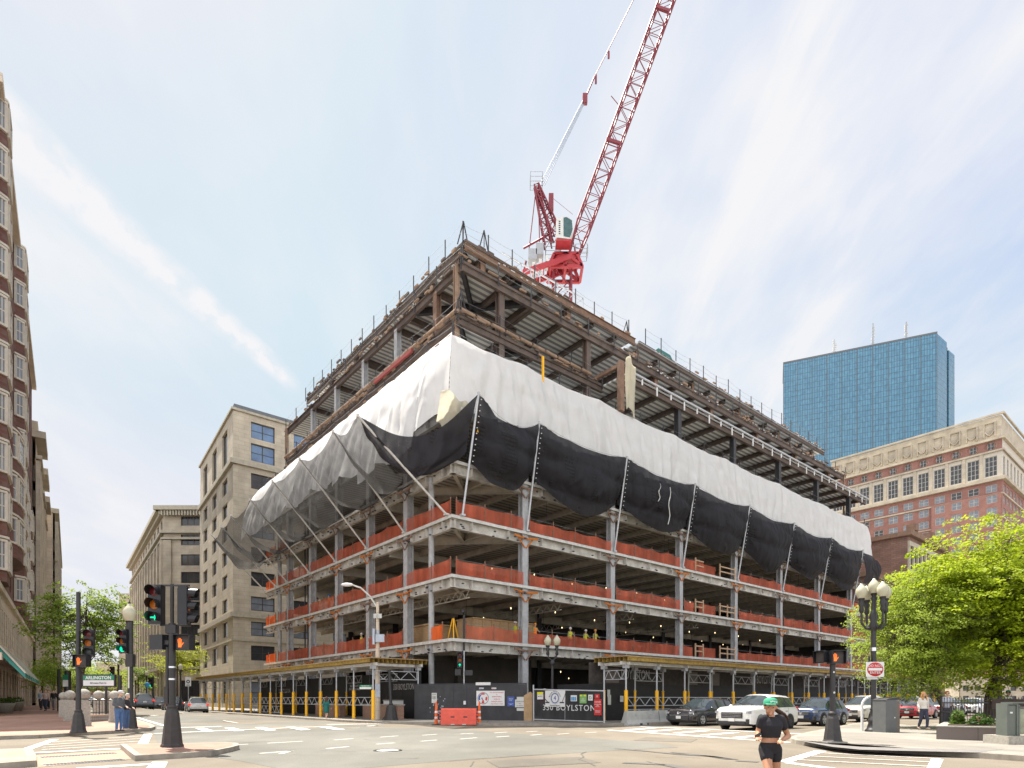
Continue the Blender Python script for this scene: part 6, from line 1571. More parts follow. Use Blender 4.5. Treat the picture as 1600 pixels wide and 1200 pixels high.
def hand_head(parent, loc, rz, lit=True, s_=1.0):
    q = MB(); q.box((0, 0, 0), (.46*s_, .2*s_, .42*s_)); q.beam((-.23*s_, -.16*s_, .215*s_), (.23*s_, -.16*s_, .215*s_), .16*s_, .02); q.box((-.235*s_, -.14*s_, 0), (.015, .12, .42*s_)); q.box((.235*s_, -.14*s_, 0), (.015, .12, .42*s_))
    o = q.build('walk_signal', M['black_plastic'], parent, loc, rz)
    q = MB(); q.box((0, -.102*s_, 0), (.4*s_, .006, .36*s_)); q.build('face', M['board_dim'], o)
    if lit:
        q = MB(); y = -.112*s_; cx_ = -.09*s_
        q.b2((cx_-.045*s_, y, -.13*s_), (cx_+.05*s_, y+.004, 0))
        for k, (x, l) in enumerate(((-.04, .09), (-.013, .125), (.014, .12), (.04, .09))): q.beam((cx_+x*s_, y, -.01*s_), (cx_+x*1.3*s_, y, l*s_), .004, .021*s_, up=(1, 0, 0))
        q.beam((cx_+.045*s_, y, -.08*s_), (cx_+.11*s_, y, -.0*s_), .004, .026*s_, up=(1, 0, 0)); q.build('hand_symbol', M['hand_lit'], o)
    return o
def post(e, z0, z1, r=.085, r2=None):
    q = MB(); q.tube((0, 0, z0), (0, 0, z1), r, 14, r2=r2); q.lathe([(r*1.25, z0), (r*1.25, z0+.08), (r, z0+.1)], n=14); return q.build('pole', M['black_iron'], e)
def base_pyr(e, hh=.95, w=.27):
    q = MB(); vs = []; 
    for z, r_ in ((0, w*1.1), (.06, w*1.08), (.1, w*.98), (hh*.88, w*.66), (hh, w*.5)):
        for k in range(8): a = PI/8+k*PI/4; vs.append((r_*1.08*math.cos(a), r_*1.08*math.sin(a), z))
    q.add(vs, [(i*8+k, i*8+(k+1) % 8, (i+1)*8+(k+1) % 8, (i+1)*8+k) for i in range(4) for k in range(8)]+[tuple(range(32, 40))])
    q.lathe([(.09, hh), (.15, hh+.02), (.12, hh+.1), (.09, hh+.12)], n=12)
    return q.build('base', M['cast_base'], e)
# near island signal
g = G(269, 1167, .15); e = empty('traffic_signal', (g.x, g.y, .15), 0, 'near left black traffic signal pole on the brick island with a lit green arrow', 'traffic signal', 'traffic signals')
base_pyr(e, 1.12, .26); post(e, 1.1, 3.6, .095); q = MB(); q.tube((0, 0, 3.6), (0, 0, 4.75), .05, 10); q.b2((-.36, -.03, 4.68), (.5, .03, 4.73)); q.b2((-.34, -.03, 3.52), (.5, .03, 3.57)); q.b2((-.3, -.05, 2.98), (.3, .05, 3.1)); q.tube((-.14, .0, 1.6), (-.14, 0, 2.9), .05, 8); q.b2((-.2, -.07, 1.25), (-.09, .07, 1.75)); q.b2((-.15, -.1, 3.3), (.15, .1, 3.55)); q.build('bracket', M['black_iron'], e)
q = MB(); q.lathe([(.1, 1.95), (.1, 2.0)], n=12); q.lathe([(.1, 2.3), (.1, 2.35)], n=12); q.build('band', M['chrome'], e)
signal_head(e, (-.42, -.05, 4.13), .0, 'arrow', 1.02); signal_head(e, (.36, 0, 4.1), PI/2+.15, None, 1.0)
hand_head(e, (-.42, .05, 3.05), PI*.9, False, 1.05); hand_head(e, (.4, -.03, 3.03), -.1, True, 1.05)
# left pavement signals
g = G(122.5, 1145, .15); e = empty('traffic_signal', (g.x, g.y, .15), 0, 'black signal pole left of the station sign with an orange hand lit', 'traffic signal', 'traffic signals')
base_pyr(e, .85, .26); post(e, .8, 5.8, .1, .08); q = MB(); q.b2((-.02, -.04, 4.2), (.45, .04, 4.25)); q.b2((-.02, -.04, 2.98), (.35, .04, 3.05)); q.build('bracket', M['black_iron'], e)
signal_head(e, (.45, 0, 3.7), .35, None, 1.0); hand_head(e, (.3, -.16, 2.95), 0, True, 1.15)
g = G(204, 1138.5, .15); e = empty('traffic_signal', (g.x, g.y, .15), 0, 'black signal pole behind the couple with a round green light', 'traffic signal', 'traffic signals')
base_pyr(e, 1.05, .27); post(e, 1, 5.0, .12, .11); q = MB(); q.b2((-.14, -.16, 2.9), (.18, .1, 3.5)); q.b2((-.35, -.04, 4.6), (.0, .04, 4.65)); q.build('bracket', M['black_iron'], e); q = MB(); q.b2((-.02, -.175, 1.9), (.05, -.165, 2.9)); q.build('sticker', M['paper'], e)
signal_head(e, (-.24, -.1, 4.1), -.05, 'ball', 1.0)
def lantern(e, x, y, z, s_=1.0, stem=True):
    q = MB(); q.lathe([(.10*s_, 0), (.19*s_, .12*s_), (.235*s_, .3*s_), (.22*s_, .42*s_), (.13*s_, .55*s_), (.07*s_, .62*s_), (.06*s_, .66*s_), (0, .69*s_)], (x, y, z), 18); o = q.build('globe', M['globe'], e)
    q = MB(); q.lathe([(0, -.02), (.13*s_, 0), (.12*s_, .05*s_)], (x, y, z), 12); q.lathe([(.03*s_, .67*s_), (.05*s_, .7*s_), (.015*s_, .76*s_), (0, .86*s_)], (x, y, z), 8)
    if stem: q.lathe([(.07*s_, -.6*s_), (.11*s_, -.5*s_), (.08*s_, -.35*s_), (.13*s_, -.2*s_), (.09*s_, -.1*s_), (.14*s_, 0)], (x, y, z), 12)
    q.build('finial', M['black_iron'], o)
def lamp_post(e, H, r=.085, base=1.1):
    q = MB(); q.lathe([(.34, 0), (.34, .07), (.27, .12), (.2, .38), (.235, .42), (.235, .5), (.15, .6), (.12, base), (.15, base+.04), (.11, base+.1), (r, base+.3), (r*.9, H)], n=16); return q.build('post', M['black_iron'], e)
g = G(197, 1136, .15); e = empty('street_lamp', (g.x-.15, g.y+.5, .15), 0, 'single round globe lamp on the pole behind the couple', 'street lamp', 'globe street lamps')
lamp_post(e, 5.1, .09); lantern(e, 0, 0, 5.3, 1.35)
# tall lantern cluster on the right
g = G(1365, 1143, .15); e = empty('street_lamp', (g.x, g.y, .15), 0, 'tall lamp post with five pale globes beside the litter bin', 'street lamp', 'globe street lamps')
lamp_post(e, 5.5, .105, .9)
for dx, dy, z in ((-.52, 0, 5.68), (0, .5, 5.68), (.1, -.48, 5.68), (.55, .05, 5.68), (0.02, 0, 5.9)): lantern(e, dx, dy, z, .98)
q = MB()
for dx, dy in ((-.52, 0), (0, .5), (.1, -.48), (.55, .05)): q.path([(0, 0, 4.5), (dx*.6, dy*.6, 4.4), (dx, dy, 4.65), (dx, dy, 5.1)], .045, 6)
q.lathe([(.1, 4.3), (.2, 4.5), (.12, 4.7), (.18, 4.9), (.1, 5.2)], n=12); q.build('scroll_bracket', M['black_iron'], e); q = MB(); q.lathe([(.115, 3.45), (.115, 3.6)], n=12); q.build('band', M['chrome'], e)
b = empty('road_sign', (g.x-.02, g.y-.14, .15+2.66), 0, 'square white DO NOT ENTER sign with red disc on the tall lamp post', 'road sign')
q = MB(); q.box((0, 0, 0), (.76, .02, .64)); q.build('plate', M['white_board'], b); q = MB(); q.lathe([(0, -.014), (.345, -.014), (.345, -.01)], n=36, ax='Y'); d_ = q.build('red_disc', M['sign_red'], b); d_.scale = (1, 1, .86)
q = MB(); q.box((0, -.02, .0), (.58, .008, .11)); q.build('white_bar', M['white_board'], b)
text('lettering', 'DO NOT', .155, M['white_board'], b, (0, -.02, .145)); text('lettering', 'ENTER', .155, M['white_board'], b, (0, -.02, -.145))
b = empty('road_sign', (g.x-.02, g.y-.12, .15+2.2), 0, 'small white strip sign just below the DO NOT ENTER sign', 'road sign'); q = MB(); q.box((-.1, 0, .08), (.42, .02, .1)); q.build('plate', M['paper'], b)
b = empty('road_sign', (g.x-.22, g.y-.05, .15+3.1), .9, 'small dark edge-on sign just above the DO NOT ENTER sign', 'road sign'); q = MB(); q.box((0, 0, 0), (.3, .03, .25)); q.build('plate', M['board_side'], b)
# right pedestrian signal
g = G(1301, 1160.5, .15); e = empty('pedestrian_signal', (g.x, g.y, .15), 0, 'short black walk signal post with a lit orange hand on the right pavement', 'traffic signal', 'traffic signals')
q = MB(); q.box((0, 0, .02), (.62, .62, .06)); q.build('footing', M['granite'], e); base_pyr(e, .88, .25); post(e, .85, 2.55, .085); hand_head(e, (.05, -.08, 2.72), .12, True, .98); hand_head(e, (-.25, .12, 2.74), -PI*.4, False, .9)
q = MB(); q.lathe([(0, -.1), (.035, -.1)], (0, 0, 1.6), 10, ax='Y'); q.build('push_button', M['paper'], e)
q = MB(); q.lathe([(0, -.098), (.028, -.098)], (-.01, 0, 2.25), 10, ax='Y'); q.build('sticker', M['white_board'], e)
# litter bin and the pale hoop behind it
g = G(1384.5, 1144, .15); e = empty('litter_bin', (g.x, g.y, .15), .25, 'tall dark grey solar litter bin right of the tall lamp post', 'bin')
q = MB(); q.b2((-.36, -.33, 0), (.2, .33, 1.36)); q.build('body', M['grey_bin'] if 'grey_bin' in M else mat('grey_bin', (.10, .105, .105), .6, var=.1), e); q = MB(); q.b2((.203, -.32, 0), (.37, .32, 1.3)); q.build('side_panel', mat('bin_side', (.13, .11, .09), .7), e)
q = MB(); q.vprism([(-.38, 1.36), (.38, 1.36), (.34, 1.48), (-.2, 1.42)], -.34, .34); q.build('lid', M['board_side'], e); q = MB(); q.lathe([(0, -.335), (.03, -.335)], (.1, 0, .62), 8, ax='Y'); q.build('sticker', M['white_board'], e)
e = empty('bicycle_hoop', (g.x+.15, g.y+1.2, .15), .1, 'rounded white hoop standing directly behind the dark litter bin', 'hoop')
q = MB(); pts = [Vector((-.5, 0, 0)), Vector((-.5, 0, 1.1))]+[Vector((-.5*math.cos(PI*k/8), 0, 1.1+.42*math.sin(PI*k/8))) for k in range(1, 8)]+[Vector((.5, 0, 1.1)), Vector((.5, 0, 0))]; q.path(pts, .055, 8); q.build('tube', M['white_board'], e)
# twin lamp behind the gate
c = PX(863, 1092, 40.2); e = empty('street_lamp', (c.x, c.y, .15), 0, 'twin globe lamp post rising behind the lettered site gate', 'street lamp', 'globe street lamps')
lamp_post(e, 4.0, .09); q = MB(); q.path([(-.3, 0, 4.5), (-.25, 0, 4.1), (0, 0, 3.9), (.25, 0, 4.1), (.3, 0, 4.5)], .05, 6); q.lathe([(.1, 3.6), (.2, 3.75), (.1, 3.95)], n=10); q.build('scroll_bracket', M['black_iron'], e); lantern(e, -.3, 0, 4.9, 1.05); lantern(e, .3, 0, 4.9, 1.05)
# slim pole with signal behind the corner boards
c = PX(725, 1092, 41.5); e = empty('traffic_signal', (c.x, c.y, .15), 0, 'slim signal pole rising behind the corner boards with a green up arrow', 'traffic signal', 'traffic signals')
q = MB(); q.tube((0, 0, 0), (0, 0, 4.7), .05, 8); q.build('pole', M['galv'], e); q = MB(); q.tube((0, 0, 4.7), (0, 0, 7.1), .075, 8); q.sphere((-.07, 0, 7.35), .14); q.tube((-.07, 0, 7.45), (-.07, 0, 7.7), .02, 5); q.build('upper_pole', M['black_iron'], e)
signal_head(e, (-.28, -.1, 4.05), .1, 'up', .95); q = MB(); q.b2((-.28, -.03, 4.62), (0, .03, 4.66)); q.b2((-.6, -.2, 3.0), (-.2, 0, 3.4)); q.b2((.1, -.2, 3.0), (.6, 0, 3.35)); q.b2((-.6, -.21, 3.41), (-.1, .05, 3.44)); q.build('bracket', M['black_iron'], e)
# cobra-head pole with boxes
g = G(590, 1124.5, .15); e = empty('street_lamp', (g.x, g.y, .15), 0, 'tall beige cobra head street lamp pole with grey boxes left of the corner', 'street lamp')
q = MB(); q.tube((0, 0, 0), (0, 0, 7.9), .2, 12, r2=.1); q.build('post', M['sandstone'], e); q = MB(); q.path([(0, 0, 7.5), (-.5, -.05, 8.3), (-1.1, -.1, 8.85), (-1.7, -.15, 9.05)], .06, 6); q.build('arm', M['slab_edge'], e)
q = MB(); q.sphere((-2.0, -.17, 9.05), .3, sc=(1.4, .6, .42)); q.build('lamp_head', M['white_board'], e)
q = MB(); q.b2((-.08, -.3, 5.2), (.5, -.12, 5.72)); q.b2((-.28, -.3, 5.05), (-.14, .1, 6.1)); q.b2((-.02, -.2, 5.75), (.12, .1, 6.0)); q.build('control_box', M['rope'], e)
q = MB(); q.box((.05, -.22, 6.95), (.55, .04, .3)); q.box((0, -.2, 6.95), (.04, .5, .28)); q.build('street_name_plate', M['paper'], e); q = MB(); q.box((.05, -.24, 2.2), (.34, .02, .42)); q.box((.05, -.24, 1.75), (.34, .02, .46)); q.build('paper_sign', M['rope'], e)
g = G(611, 1125, .15); e = empty('leaning_pole', (g.x, g.y, .15), 0, 'black cast base with a bare leaning pole before the white cabinet', 'pole'); base_pyr(e, 1.0, .42); q = MB(); q.tube((0, 0, .9), (-.12, 0, 3.3), .1, 10); q.build('pole', M['black_iron'], e)
q = MB(); q.beam((-.55, -.1, .0), (-.05, -.1, .75), .05, .05); q.build('brace', M['black_iron'], e)
# station entrance: granite posts with balls, railing, tiled wall, sign
def stone_post(px, py, lab, hh=1.25, w=.42, d=None):
    g = G(px, py, .15) if d is None else Vector((*((px-800)/FP*d, d), .15)); e = empty('stone_post', (g.x, g.y, .15), HL-PI/2, lab, 'post', 'granite ball posts round the station stairs')
    q = MB(); q.b2((-w/2, -w/2, 0), (w/2, w/2, hh)); q.b2((-w*.58, -w*.58, 0), (w*.58, w*.58, .22)); q.b2((-w*.35, -w*.35, hh), (w*.35, w*.35, hh+.06)); q.build('shaft', M['granite'], e); q = MB(); q.sphere((0, 0, hh+.06+w*.48), w*.52, nu=18, nv=12); q.build('ball', M['granite'], e)
stone_post(131, 1135, 'nearest granite ball post beside the left signal pole', 1.3, .55); stone_post(109, 1126, 'second granite ball post left of the nearest one', 1.3, .55, 36); stone_post(99, 1120, 'leftmost granite ball post of the station stairs', 1.3, .5, 41)
stone_post(154, 1110, 'granite ball post left of the sign leg behind the railing', 1.3, .6, 41); stone_post(167, 1110, 'granite ball post right of the sign leg behind the railing', 1.3, .6, 42); stone_post(179, 1122, 'granite ball post partly behind the couple', 1.3, .5, 34.5)
c = G(138, 1130.5, .15); d_ = G(176, 1128.5, .15); v = d_-c; e = empty('stair_railing', (c.x, c.y, .15), math.atan2(v.y, v.x), 'thin black railing over a low tiled wall at the station stairs', 'railing'); ln_ = v.length
q = MB(); q.b2((0, 0, 0), (ln_, .25, .42)); q.build('tiled_wall', brickmat('wall_tile', (.36, .37, .36), (.4, .41, .39), (.22, .22, .21), .16, .16, .02, offs=0), e); q = MB(); q.b2((-.05, -.05, .42), (ln_+.05, .3, .5)); q.build('coping', M['sandstone'], e)
q = MB()
for z in (.62, 1.32): q.tube((0, .1, z), (ln_, .1, z), .025, 6)
for k in range(9): q.tube((ln_*k/8, .1, .5), (ln_*k/8, .1, 1.32), .016 if k % 4 else .03, 5)
for k in range(3): q.tube((ln_*(k*.33+.05), .1, 1.1), (ln_*(k*.33+.25), .1, 1.1), .014, 4)
q.build('rail', M['black_iron'], e)
c = PX(155.5, 1063.5, 37); e = empty('station_sign', (c.x, c.y, .15), -.05, 'large green and white ARLINGTON station sign on black posts', 'sign')
zc = c.z-.15; q = MB(); q.b2((-1.03, -.08, zc-.38), (1.03, .08, zc+.38)); q.build('case', M['black_iron'], e); q = MB(); q.b2((-.96, -.09, zc-.31), (.96, -.082, zc+.02)); q.build('lower_panel', M['white_board'], e); q = MB(); q.b2((-.96, -.09, zc+.024), (.96, -.082, zc+.31)); q.build('upper_panel', M['sign_green'], e)
text('lettering', 'ARLINGTON', .27, M['white_board'], e, (0, -.1, zc+.165), sx=1.05, off=.008); text('lettering', 'All trains Park St.', .15, M['ink'], e, (0, -.1, zc-.15)); q = MB(); q.tube((.42, 0, 0), (.42, 0, zc-.35), .07, 8); q.tube((-.75, 0, 0), (-.75, 0, zc-.35), .05, 8); q.build('leg', M['black_iron'], e)
# planters at the awnings
for px, d_, lab in ((8, 47, 'stone flower pot at the left edge of the photo under the awnings'), (24, 51, 'second stone flower pot under the green awnings')):
    x = (px-800)/FP*d_; e = empty('flower_pot', (x, d_, .15+gz(x, d_)), 0, lab, 'planter', 'flower pots under the awnings'); q = MB(); q.lathe([(0, 0), (.45, 0), (.62, .6), (.68, .75), (.58, .75), (0, .7)], n=16); q.build('pot', M['granite'], e)
    q = MB()
    for k in range(150): a, r_, z = random.uniform(0, 6.28), .6*math.sqrt(random.random()), random.uniform(.7, 1.1); c = Vector((r_*math.cos(a), r_*math.sin(a), z)); u = Vector((random.uniform(-1, 1), random.uniform(-1, 1), random.uniform(-1, 1)))*.09; w_ = Vector((random.uniform(-1, 1), random.uniform(-1, 1), random.uniform(-1, 1)))*.09; q.add([c-u, c+w_, c+u, c-w_], [(0, 1, 2, 3)])
    q.build('foliage', M['leaf_mid'] if 'leaf_mid' in M else leafmat('leaf_mid', (.07, .13, .02), (.14, .23, .035)), e)
# far signals, lamps and signs up the left street
def far_signal(px, py, d, lab, arm=None):
    c = PX(px, py, d); z0 = gz(c.x, c.y); e = empty('traffic_signal', (c.x, c.y, z0), 0, lab, 'traffic signal', 'traffic signals')
    if arm: 
        a_ = PX(arm, py, d).x-c.x; q = MB(); q.tube((a_, 0, 0), (a_, 0, c.z-z0+.9), .12, 8); q.tube((a_, 0, c.z-z0+.7), (-.3 if a_ > 0 else .3, 0, c.z-z0+.9), .07, 6); q.build('pole', M['black_iron'], e)
    else: q = MB(); q.tube((0.2, .1, 0), (.2, .1, c.z-z0+.8), .1, 8); q.build('pole', M['black_iron'], e)
    signal_head(e, (0, 0, c.z-z0), 0, 'ball', 1.1)
far_signal(176, 1049, 78, 'small far traffic signal on an arm above the station sign, green', 185); far_signal(236, 1066, 76, 'small far green traffic signal right of the round blue sign')
c = PX(230, 1070, 74); e = empty('road_sign', (c.x, c.y, gz(c.x, c.y)), 0, 'round blue sign on a thin pole left of a far green signal', 'road sign'); zz = c.z-gz(c.x, c.y); q = MB(); q.tube((0, .05, 0), (0, .05, zz+.3), .05, 6); q.build('pole', M['grey_metal'], e); q = MB(); q.lathe([(0, -.02), (.32, -.02), (.32, 0), (0, 0)], (0, 0, zz), 18, ax='Y'); q.build('disc', M['sign_lblue'], e)
c = PX(294, 1065, 66); e = empty('road_sign', (c.x, c.y, 0), 0, 'white rectangular sign with a black round mark before the beige building', 'road sign'); q = MB(); q.tube((0, .05, 0), (0, .05, c.z+.6), .05, 6); q.build('pole', M['grey_metal'], e); q = MB(); q.box((0, 0, c.z), (.62, .03, 1.0)); q.build('plate', M['white_board'], e); q = MB(); q.lathe([(.1, -.02), (.2, -.02)], (0, 0, c.z), 16, ax='Y'); q.b2((-.2, -.02, c.z-.42), (.2, -.017, c.z-.34)); q.build('symbol', M['ink'], e)
for px, py, d, lab in ((282, 1042, 70, 'far single globe lamp post in front of the yellow green tree'), (229, 1052, 88, 'far single globe lamp above the blue round sign'), (212, 1060, 105, 'farthest small globe lamp up the left street')):
    c = PX(px, py, d); z0 = gz(c.x, c.y); e = empty('street_lamp', (c.x, c.y, z0), 0, lab, 'street lamp', 'globe street lamps'); lamp_post(e, c.z-z0-.5, .09); lantern(e, 0, 0, c.z-z0-.35, 1.1)
c = PX(92, 1060, 50); e = empty('street_lamp', (c.x, c.y, gz(c.x, c.y)), 0, 'bare dark post among the trees left of the stone ball posts', 'pole'); q = MB(); q.tube((0, 0, 0), (0, 0, 3.6), .12, 8); q.build('post', M['black_iron'], e)
for px, top, d in ((187, 1055, 44), (106, 1048, 47)):
    c = PX(px, top, d); e = empty('signal_post', (c.x, c.y, .3), 0, 'plain dark post %s the station sign' % ('right of' if px > 150 else 'left of'), 'pole'); q = MB(); q.tube((0, 0, 0), (0, 0, c.z-.3), .14 if px > 150 else .22, 8); q.build('post', M['black_iron'], e)
    if px < 150:
        q = MB(); q.b2((-.2, -.26, 2.2), (.2, -.24, 2.7)); q.build('panel', M['white_board'], e); q = MB(); q.b2((-.2, -.262, 2.72), (.2, -.242, 3.1)); q.build('header', M['sign_green'], e)
# ---- right: garden wall, fence, display case
A_ = G(1463, 1155, .15); B_ = G(1566, 1158.5, .15); v = (B_-A_); ang = math.atan2(v.y, v.x); lw_ = v.length
e = empty('planter_wall', (A_.x, A_.y, .15), ang, 'low dark granite planter wall below the black iron fence', 'wall')
q = MB(); q.b2((0, 0, 0), (lw_+3, 4.6, .43)); q.build('wall', brickmat('dark_granite', (.15, .125, .115), (.17, .14, .13), (.09, .08, .07), 1.15, .5, .012, offs=0), e); q = MB(); q.b2((-.02, -.02, .43), (lw_+3, .35, .47)); q.b2((-.02, .35, .43), (.3, 4.6, .47)); q.build('coping', M['granite'], e)
q = MB(); q.b2((.3, .35, .42), (lw_+3, 4.6, .5)); q.build('soil', mat('soil', (.05, .035, .025), .95), e)
def fence(p, q_, z, hh, lab, arrow=True, n=None, thick=.018):
    p = Vector(p); q_ = Vector(q_); v = q_-p; l = v.length; e = empty('iron_fence', (p.x, p.y, z), math.atan2(v.y, v.x), lab, 'fence', 'black iron garden fences'); n = n or int(l/.13)
    m = MB(); m.b2((0, -.02, .08), (l, .02, .13)); m.b2((0, -.02, hh-.2), (l, .02, hh-.15)); m.build('rail', M['black_iron'], e)
    m = MB()
    for k in range(n+1):
        x = l*k/n; m.box((x, 0, hh/2), (thick, thick, hh)); m.add([(x-.03, 0, hh), (x, .02, hh), (x+.03, 0, hh), (x, -.02, hh), (x, 0, hh+.1)], [(0, 1, 4), (1, 2, 4), (2, 3, 4), (3, 0, 4)])
    m.build('picket', M['black_iron'], e)
    for x in (0, l*.5, l):
        m = MB(); m.box((x, 0, hh*.52), (.06, .06, hh*1.06)); m.sphere((x, 0, hh*1.08), .045); m.build('fence_post', M['black_iron'], e)
    return e
f0 = G(1471, 1141, .15); fence((f0.x, f0.y, 0), (f0.x+5.2, f0.y+.1, 0), .15, 1.4, 'black iron picket fence with a green plate on the planter, nearest the trees')
fence((f0.x, f0.y, 0), (f0.x-.35, f0.y-1.7, 0), .15, 1.0, 'short return of the iron fence at the left end of the planter')
e = empty('noticeboard', (f0.x+.62, f0.y-.05, .15+.62), 0, 'small green lettered plate hung on the iron fence', 'sign'); q = MB(); q.box((0, 0, 0), (.46, .03, .36)); q.build('plate', M['sign_green'], e); q = MB(); q.box((0, -.02, 0), (.36, .004, .26)); q.build('panel', mat('sign_sage', (.12, .22, .14), .6), e)
e = empty('fence_screen', (f0.x+2.2, f0.y-.02, .15+.95), 0, 'dark brown band of cloth tied along the top of the iron fence', 'screen')
q = MB(); q.grid([[Vector((u*.19, -.04+.01*math.sin(u*1.7), v_*.11+(.02*math.sin(u*.5)))) for v_ in range(5)] for u in range(20)]); q.build('cloth', mat('screen_cloth', (.045, .03, .025), .9, var=.3), e)
# plants in the bed
def bush(name, c, rx, ry, rz_, n, m, lab, cat='plant', s=.08, group=None):
    e = empty(name, c, 0, lab, cat, group); q = MB()
    for k in range(n):
        u = Vector((random.gauss(0, 1), random.gauss(0, 1), random.gauss(0, 1))).normalized()*random.uniform(.3, 1); p = Vector((u.x*rx, u.y*ry, abs(u.z)*rz_)); a = Vector((random.uniform(-1, 1), random.uniform(-1, 1), random.uniform(-.6, .6))).normalized()*s; b = a.cross(Vector((random.uniform(-1, 1), random.uniform(-1, 1), random.uniform(-1, 1)))).normalized()*s*.5
        q.add([p-a, p-b, p+a, p+b], [(0, 1, 2, 3)])
    q.build('foliage', M[m], e); q = MB()
    for k in range(6): q.tube((0, 0, -.05), (random.uniform(-.6, .6)*rx, random.uniform(-.6, .6)*ry, rz_*.7), .012, 4)
    q.build('stem', M['wood'], e)
leafmat('leaf_dark', (.035, .075, .012), (.08, .15, .03)); leafmat('leaf_lime', (.19, .32, .03), (.34, .47, .05), .55)
for x, y, r_, hh, m_, l in ((1.2, 1.0, .5, .45, 'leaf_dark', 'dark low shrub at the left of the planter bed'), (2.3, 1.2, .8, .55, 'leaf_dark', 'broad dark shrub in the middle of the planter bed'), (3.3, 1.1, .5, .6, 'leaf_lime', 'bright lime leaved plant in the planter bed'), (4.3, 1.5, .7, .8, 'leaf_dark', 'tall dark shrub beside the display case'), (.55, 1.4, .3, .6, 'leaf_mid', 'small pale shrub behind the end of the iron fence')):
    c = Vector((A_.x, A_.y, 0))+Vector((math.cos(ang)*x-math.sin(ang)*y, math.sin(ang)*x+math.cos(ang)*y, .6)); bush('shrub', c, r_, r_*.7, hh, 420, m_, l, 'shrub', .07, 'shrubs in the planter bed')
g = G(1583, 1163, .15); e = empty('display_case', (g.x, g.y, .15), .05, 'grey metal and glass display case on a stone plinth at the right edge', 'display case')
q = MB(); q.b2((-.28, -.15, 0), (2.2, .8, .26)); q.build('plinth', M['granite'], e)
q = MB()
for x in (-.2, .12, .18, 1.0): q.b2((x, -.0, .27), (x+.05, .4, 1.22))
q.b2((-.2, .0, 1.22), (.17, .4, 1.26)); q.b2((.18, .0, 1.12), (1.05, .4, 1.16)); q.b2((-.02, -.03, 1.26), (1.3, .43, 1.3)); q.build('frame', mat('case_green', (.10, .115, .10), .5), e)
q = MB(); q.b2((-.15, .03, .27), (.12, .37, 1.2)); q.build('panel', M['case_green'], e); q = MB(); q.b2((.23, .03, .3), (1.0, .06, 1.1)); q.build('pane', mat('case_glass', (.22, .24, .17), .15, var=.3), e)
q = MB(); q.b2((-.08, .015, .95), (.0, .028, 1.0)); q.build('sticker', M['white_board'], e)
# litter on the kerb and a far grey office block seen under the right trees
g = G(321, 1181); e = empty('paper_cup', (g.x, g.y, .06), .3, 'crumpled white paper cup lying against the island kerb', 'litter'); q = MB(); q.tube((-.11, 0, 0), (.11, .0, .03), .05, 8, r2=.065); q.build('cup', M['white_board'], e)
simple_bld(1500, 1760, 1060, 150, 'limestone_dim', 'low pale building beyond the garden trees at the right edge', 14, 2)
# ================================================================== PEOPLE
def cm(name, c, r=.85): 
    if name not in M: mat(name, c, r, var=.12, scale=9)
    return M[name]
mat('skin', (.42, .23, .15), .55, var=.06); mat('skin_light', (.55, .34, .25), .55, var=.06)
def ell(q, c, rx, ry, rz, n=12): q.sphere(c, 1, nu=n, nv=8, sc=(rx, ry, rz))
def loft(q, secs, n=16):
    vs = [(c[0]+rx*math.cos(2*PI*i/n), c[1]+ry*math.sin(2*PI*i/n), c[2]) for c, rx, ry in secs for i in range(n)]; k = len(secs)
    q.add(vs, [(j*n+i, j*n+(i+1) % n, (j+1)*n+(i+1) % n, (j+1)*n+i) for j in range(k-1) for i in range(n)]+[tuple(range(n-1, -1, -1)), tuple(range((k-1)*n, k*n))])
def limb(q, pts):
    for i in range(len(pts)-1): q.tube(pts[i][0], pts[i+1][0], pts[i][1], 10, r2=pts[i+1][1])
    for p, r in pts: q.sphere(p, r, nu=10, nv=7)
def blob(name, q, m, parent, vox=.016, it=4):
    """melt overlapping closed pieces into one continuous surface"""
    bm = bmesh.new(); me = bpy.data.meshes.new(name); me.from_pydata(q.v, [], q.f); bm.from_mesh(me); bmesh.ops.remove_doubles(bm, verts=bm.verts, dist=1e-5)
    bmesh.ops.recalc_face_normals(bm, faces=bm.faces); bm.to_mesh(me); bm.free()
    o = bpy.data.objects.new(name, me); md = o.modifiers.new('r', 'REMESH'); md.mode = 'VOXEL'; md.voxel_size = vox; md.use_smooth_shade = True
    s_ = o.modifiers.new('s', 'SMOOTH'); s_.iterations = it; s_.factor = .6
    nm = evaluated_mesh(o); bpy.data.meshes.remove(me); nm.materials.clear(); nm.materials.append(m)
    nm.polygons.foreach_set('use_smooth', [True]*len(nm.polygons)); o = bpy.data.objects.new(name, nm); COL.objects.link(o); o.parent = parent; return o
BASE = dict(pelvis=(0, 0, .93), waist=(0, 0, 1.08), chest=(0, 0, 1.27), nb=(0, .01, 1.42), neck=(0, -.0, 1.48), hl=(0, -.025, 1.55), hm=(0, -.012, 1.615), ht=(0, .0, 1.665),
    sl=(.165, 0, 1.385), el=(.215, .03, 1.13), wl=(.235, -.04, .90), sr=(-.165, 0, 1.385), er=(-.215, .03, 1.13), wr=(-.235, -.04, .90),
    pl=(.085, 0, .88), kl=(.095, -.01, .49), al=(.1, .02, .09), tl=(.115, -.12, .045), pr=(-.085, 0, .88), kr=(-.095, -.01, .49), ar=(-.1, .02, .09), tr=(-.115, -.12, .045))
RAD = dict(pelvis=(.135, .10), waist=(.115, .085), chest=(.145, .10), nb=.06, neck=.05, hl=.066, hm=.08, ht=.055, sl=.052, el=.04, wl=.027, sr=.052, er=.04, wr=.027, pl=.085, kl=.055, al=.036, tl=.033, pr=.085, kr=.055, ar=.036, tr=.033)
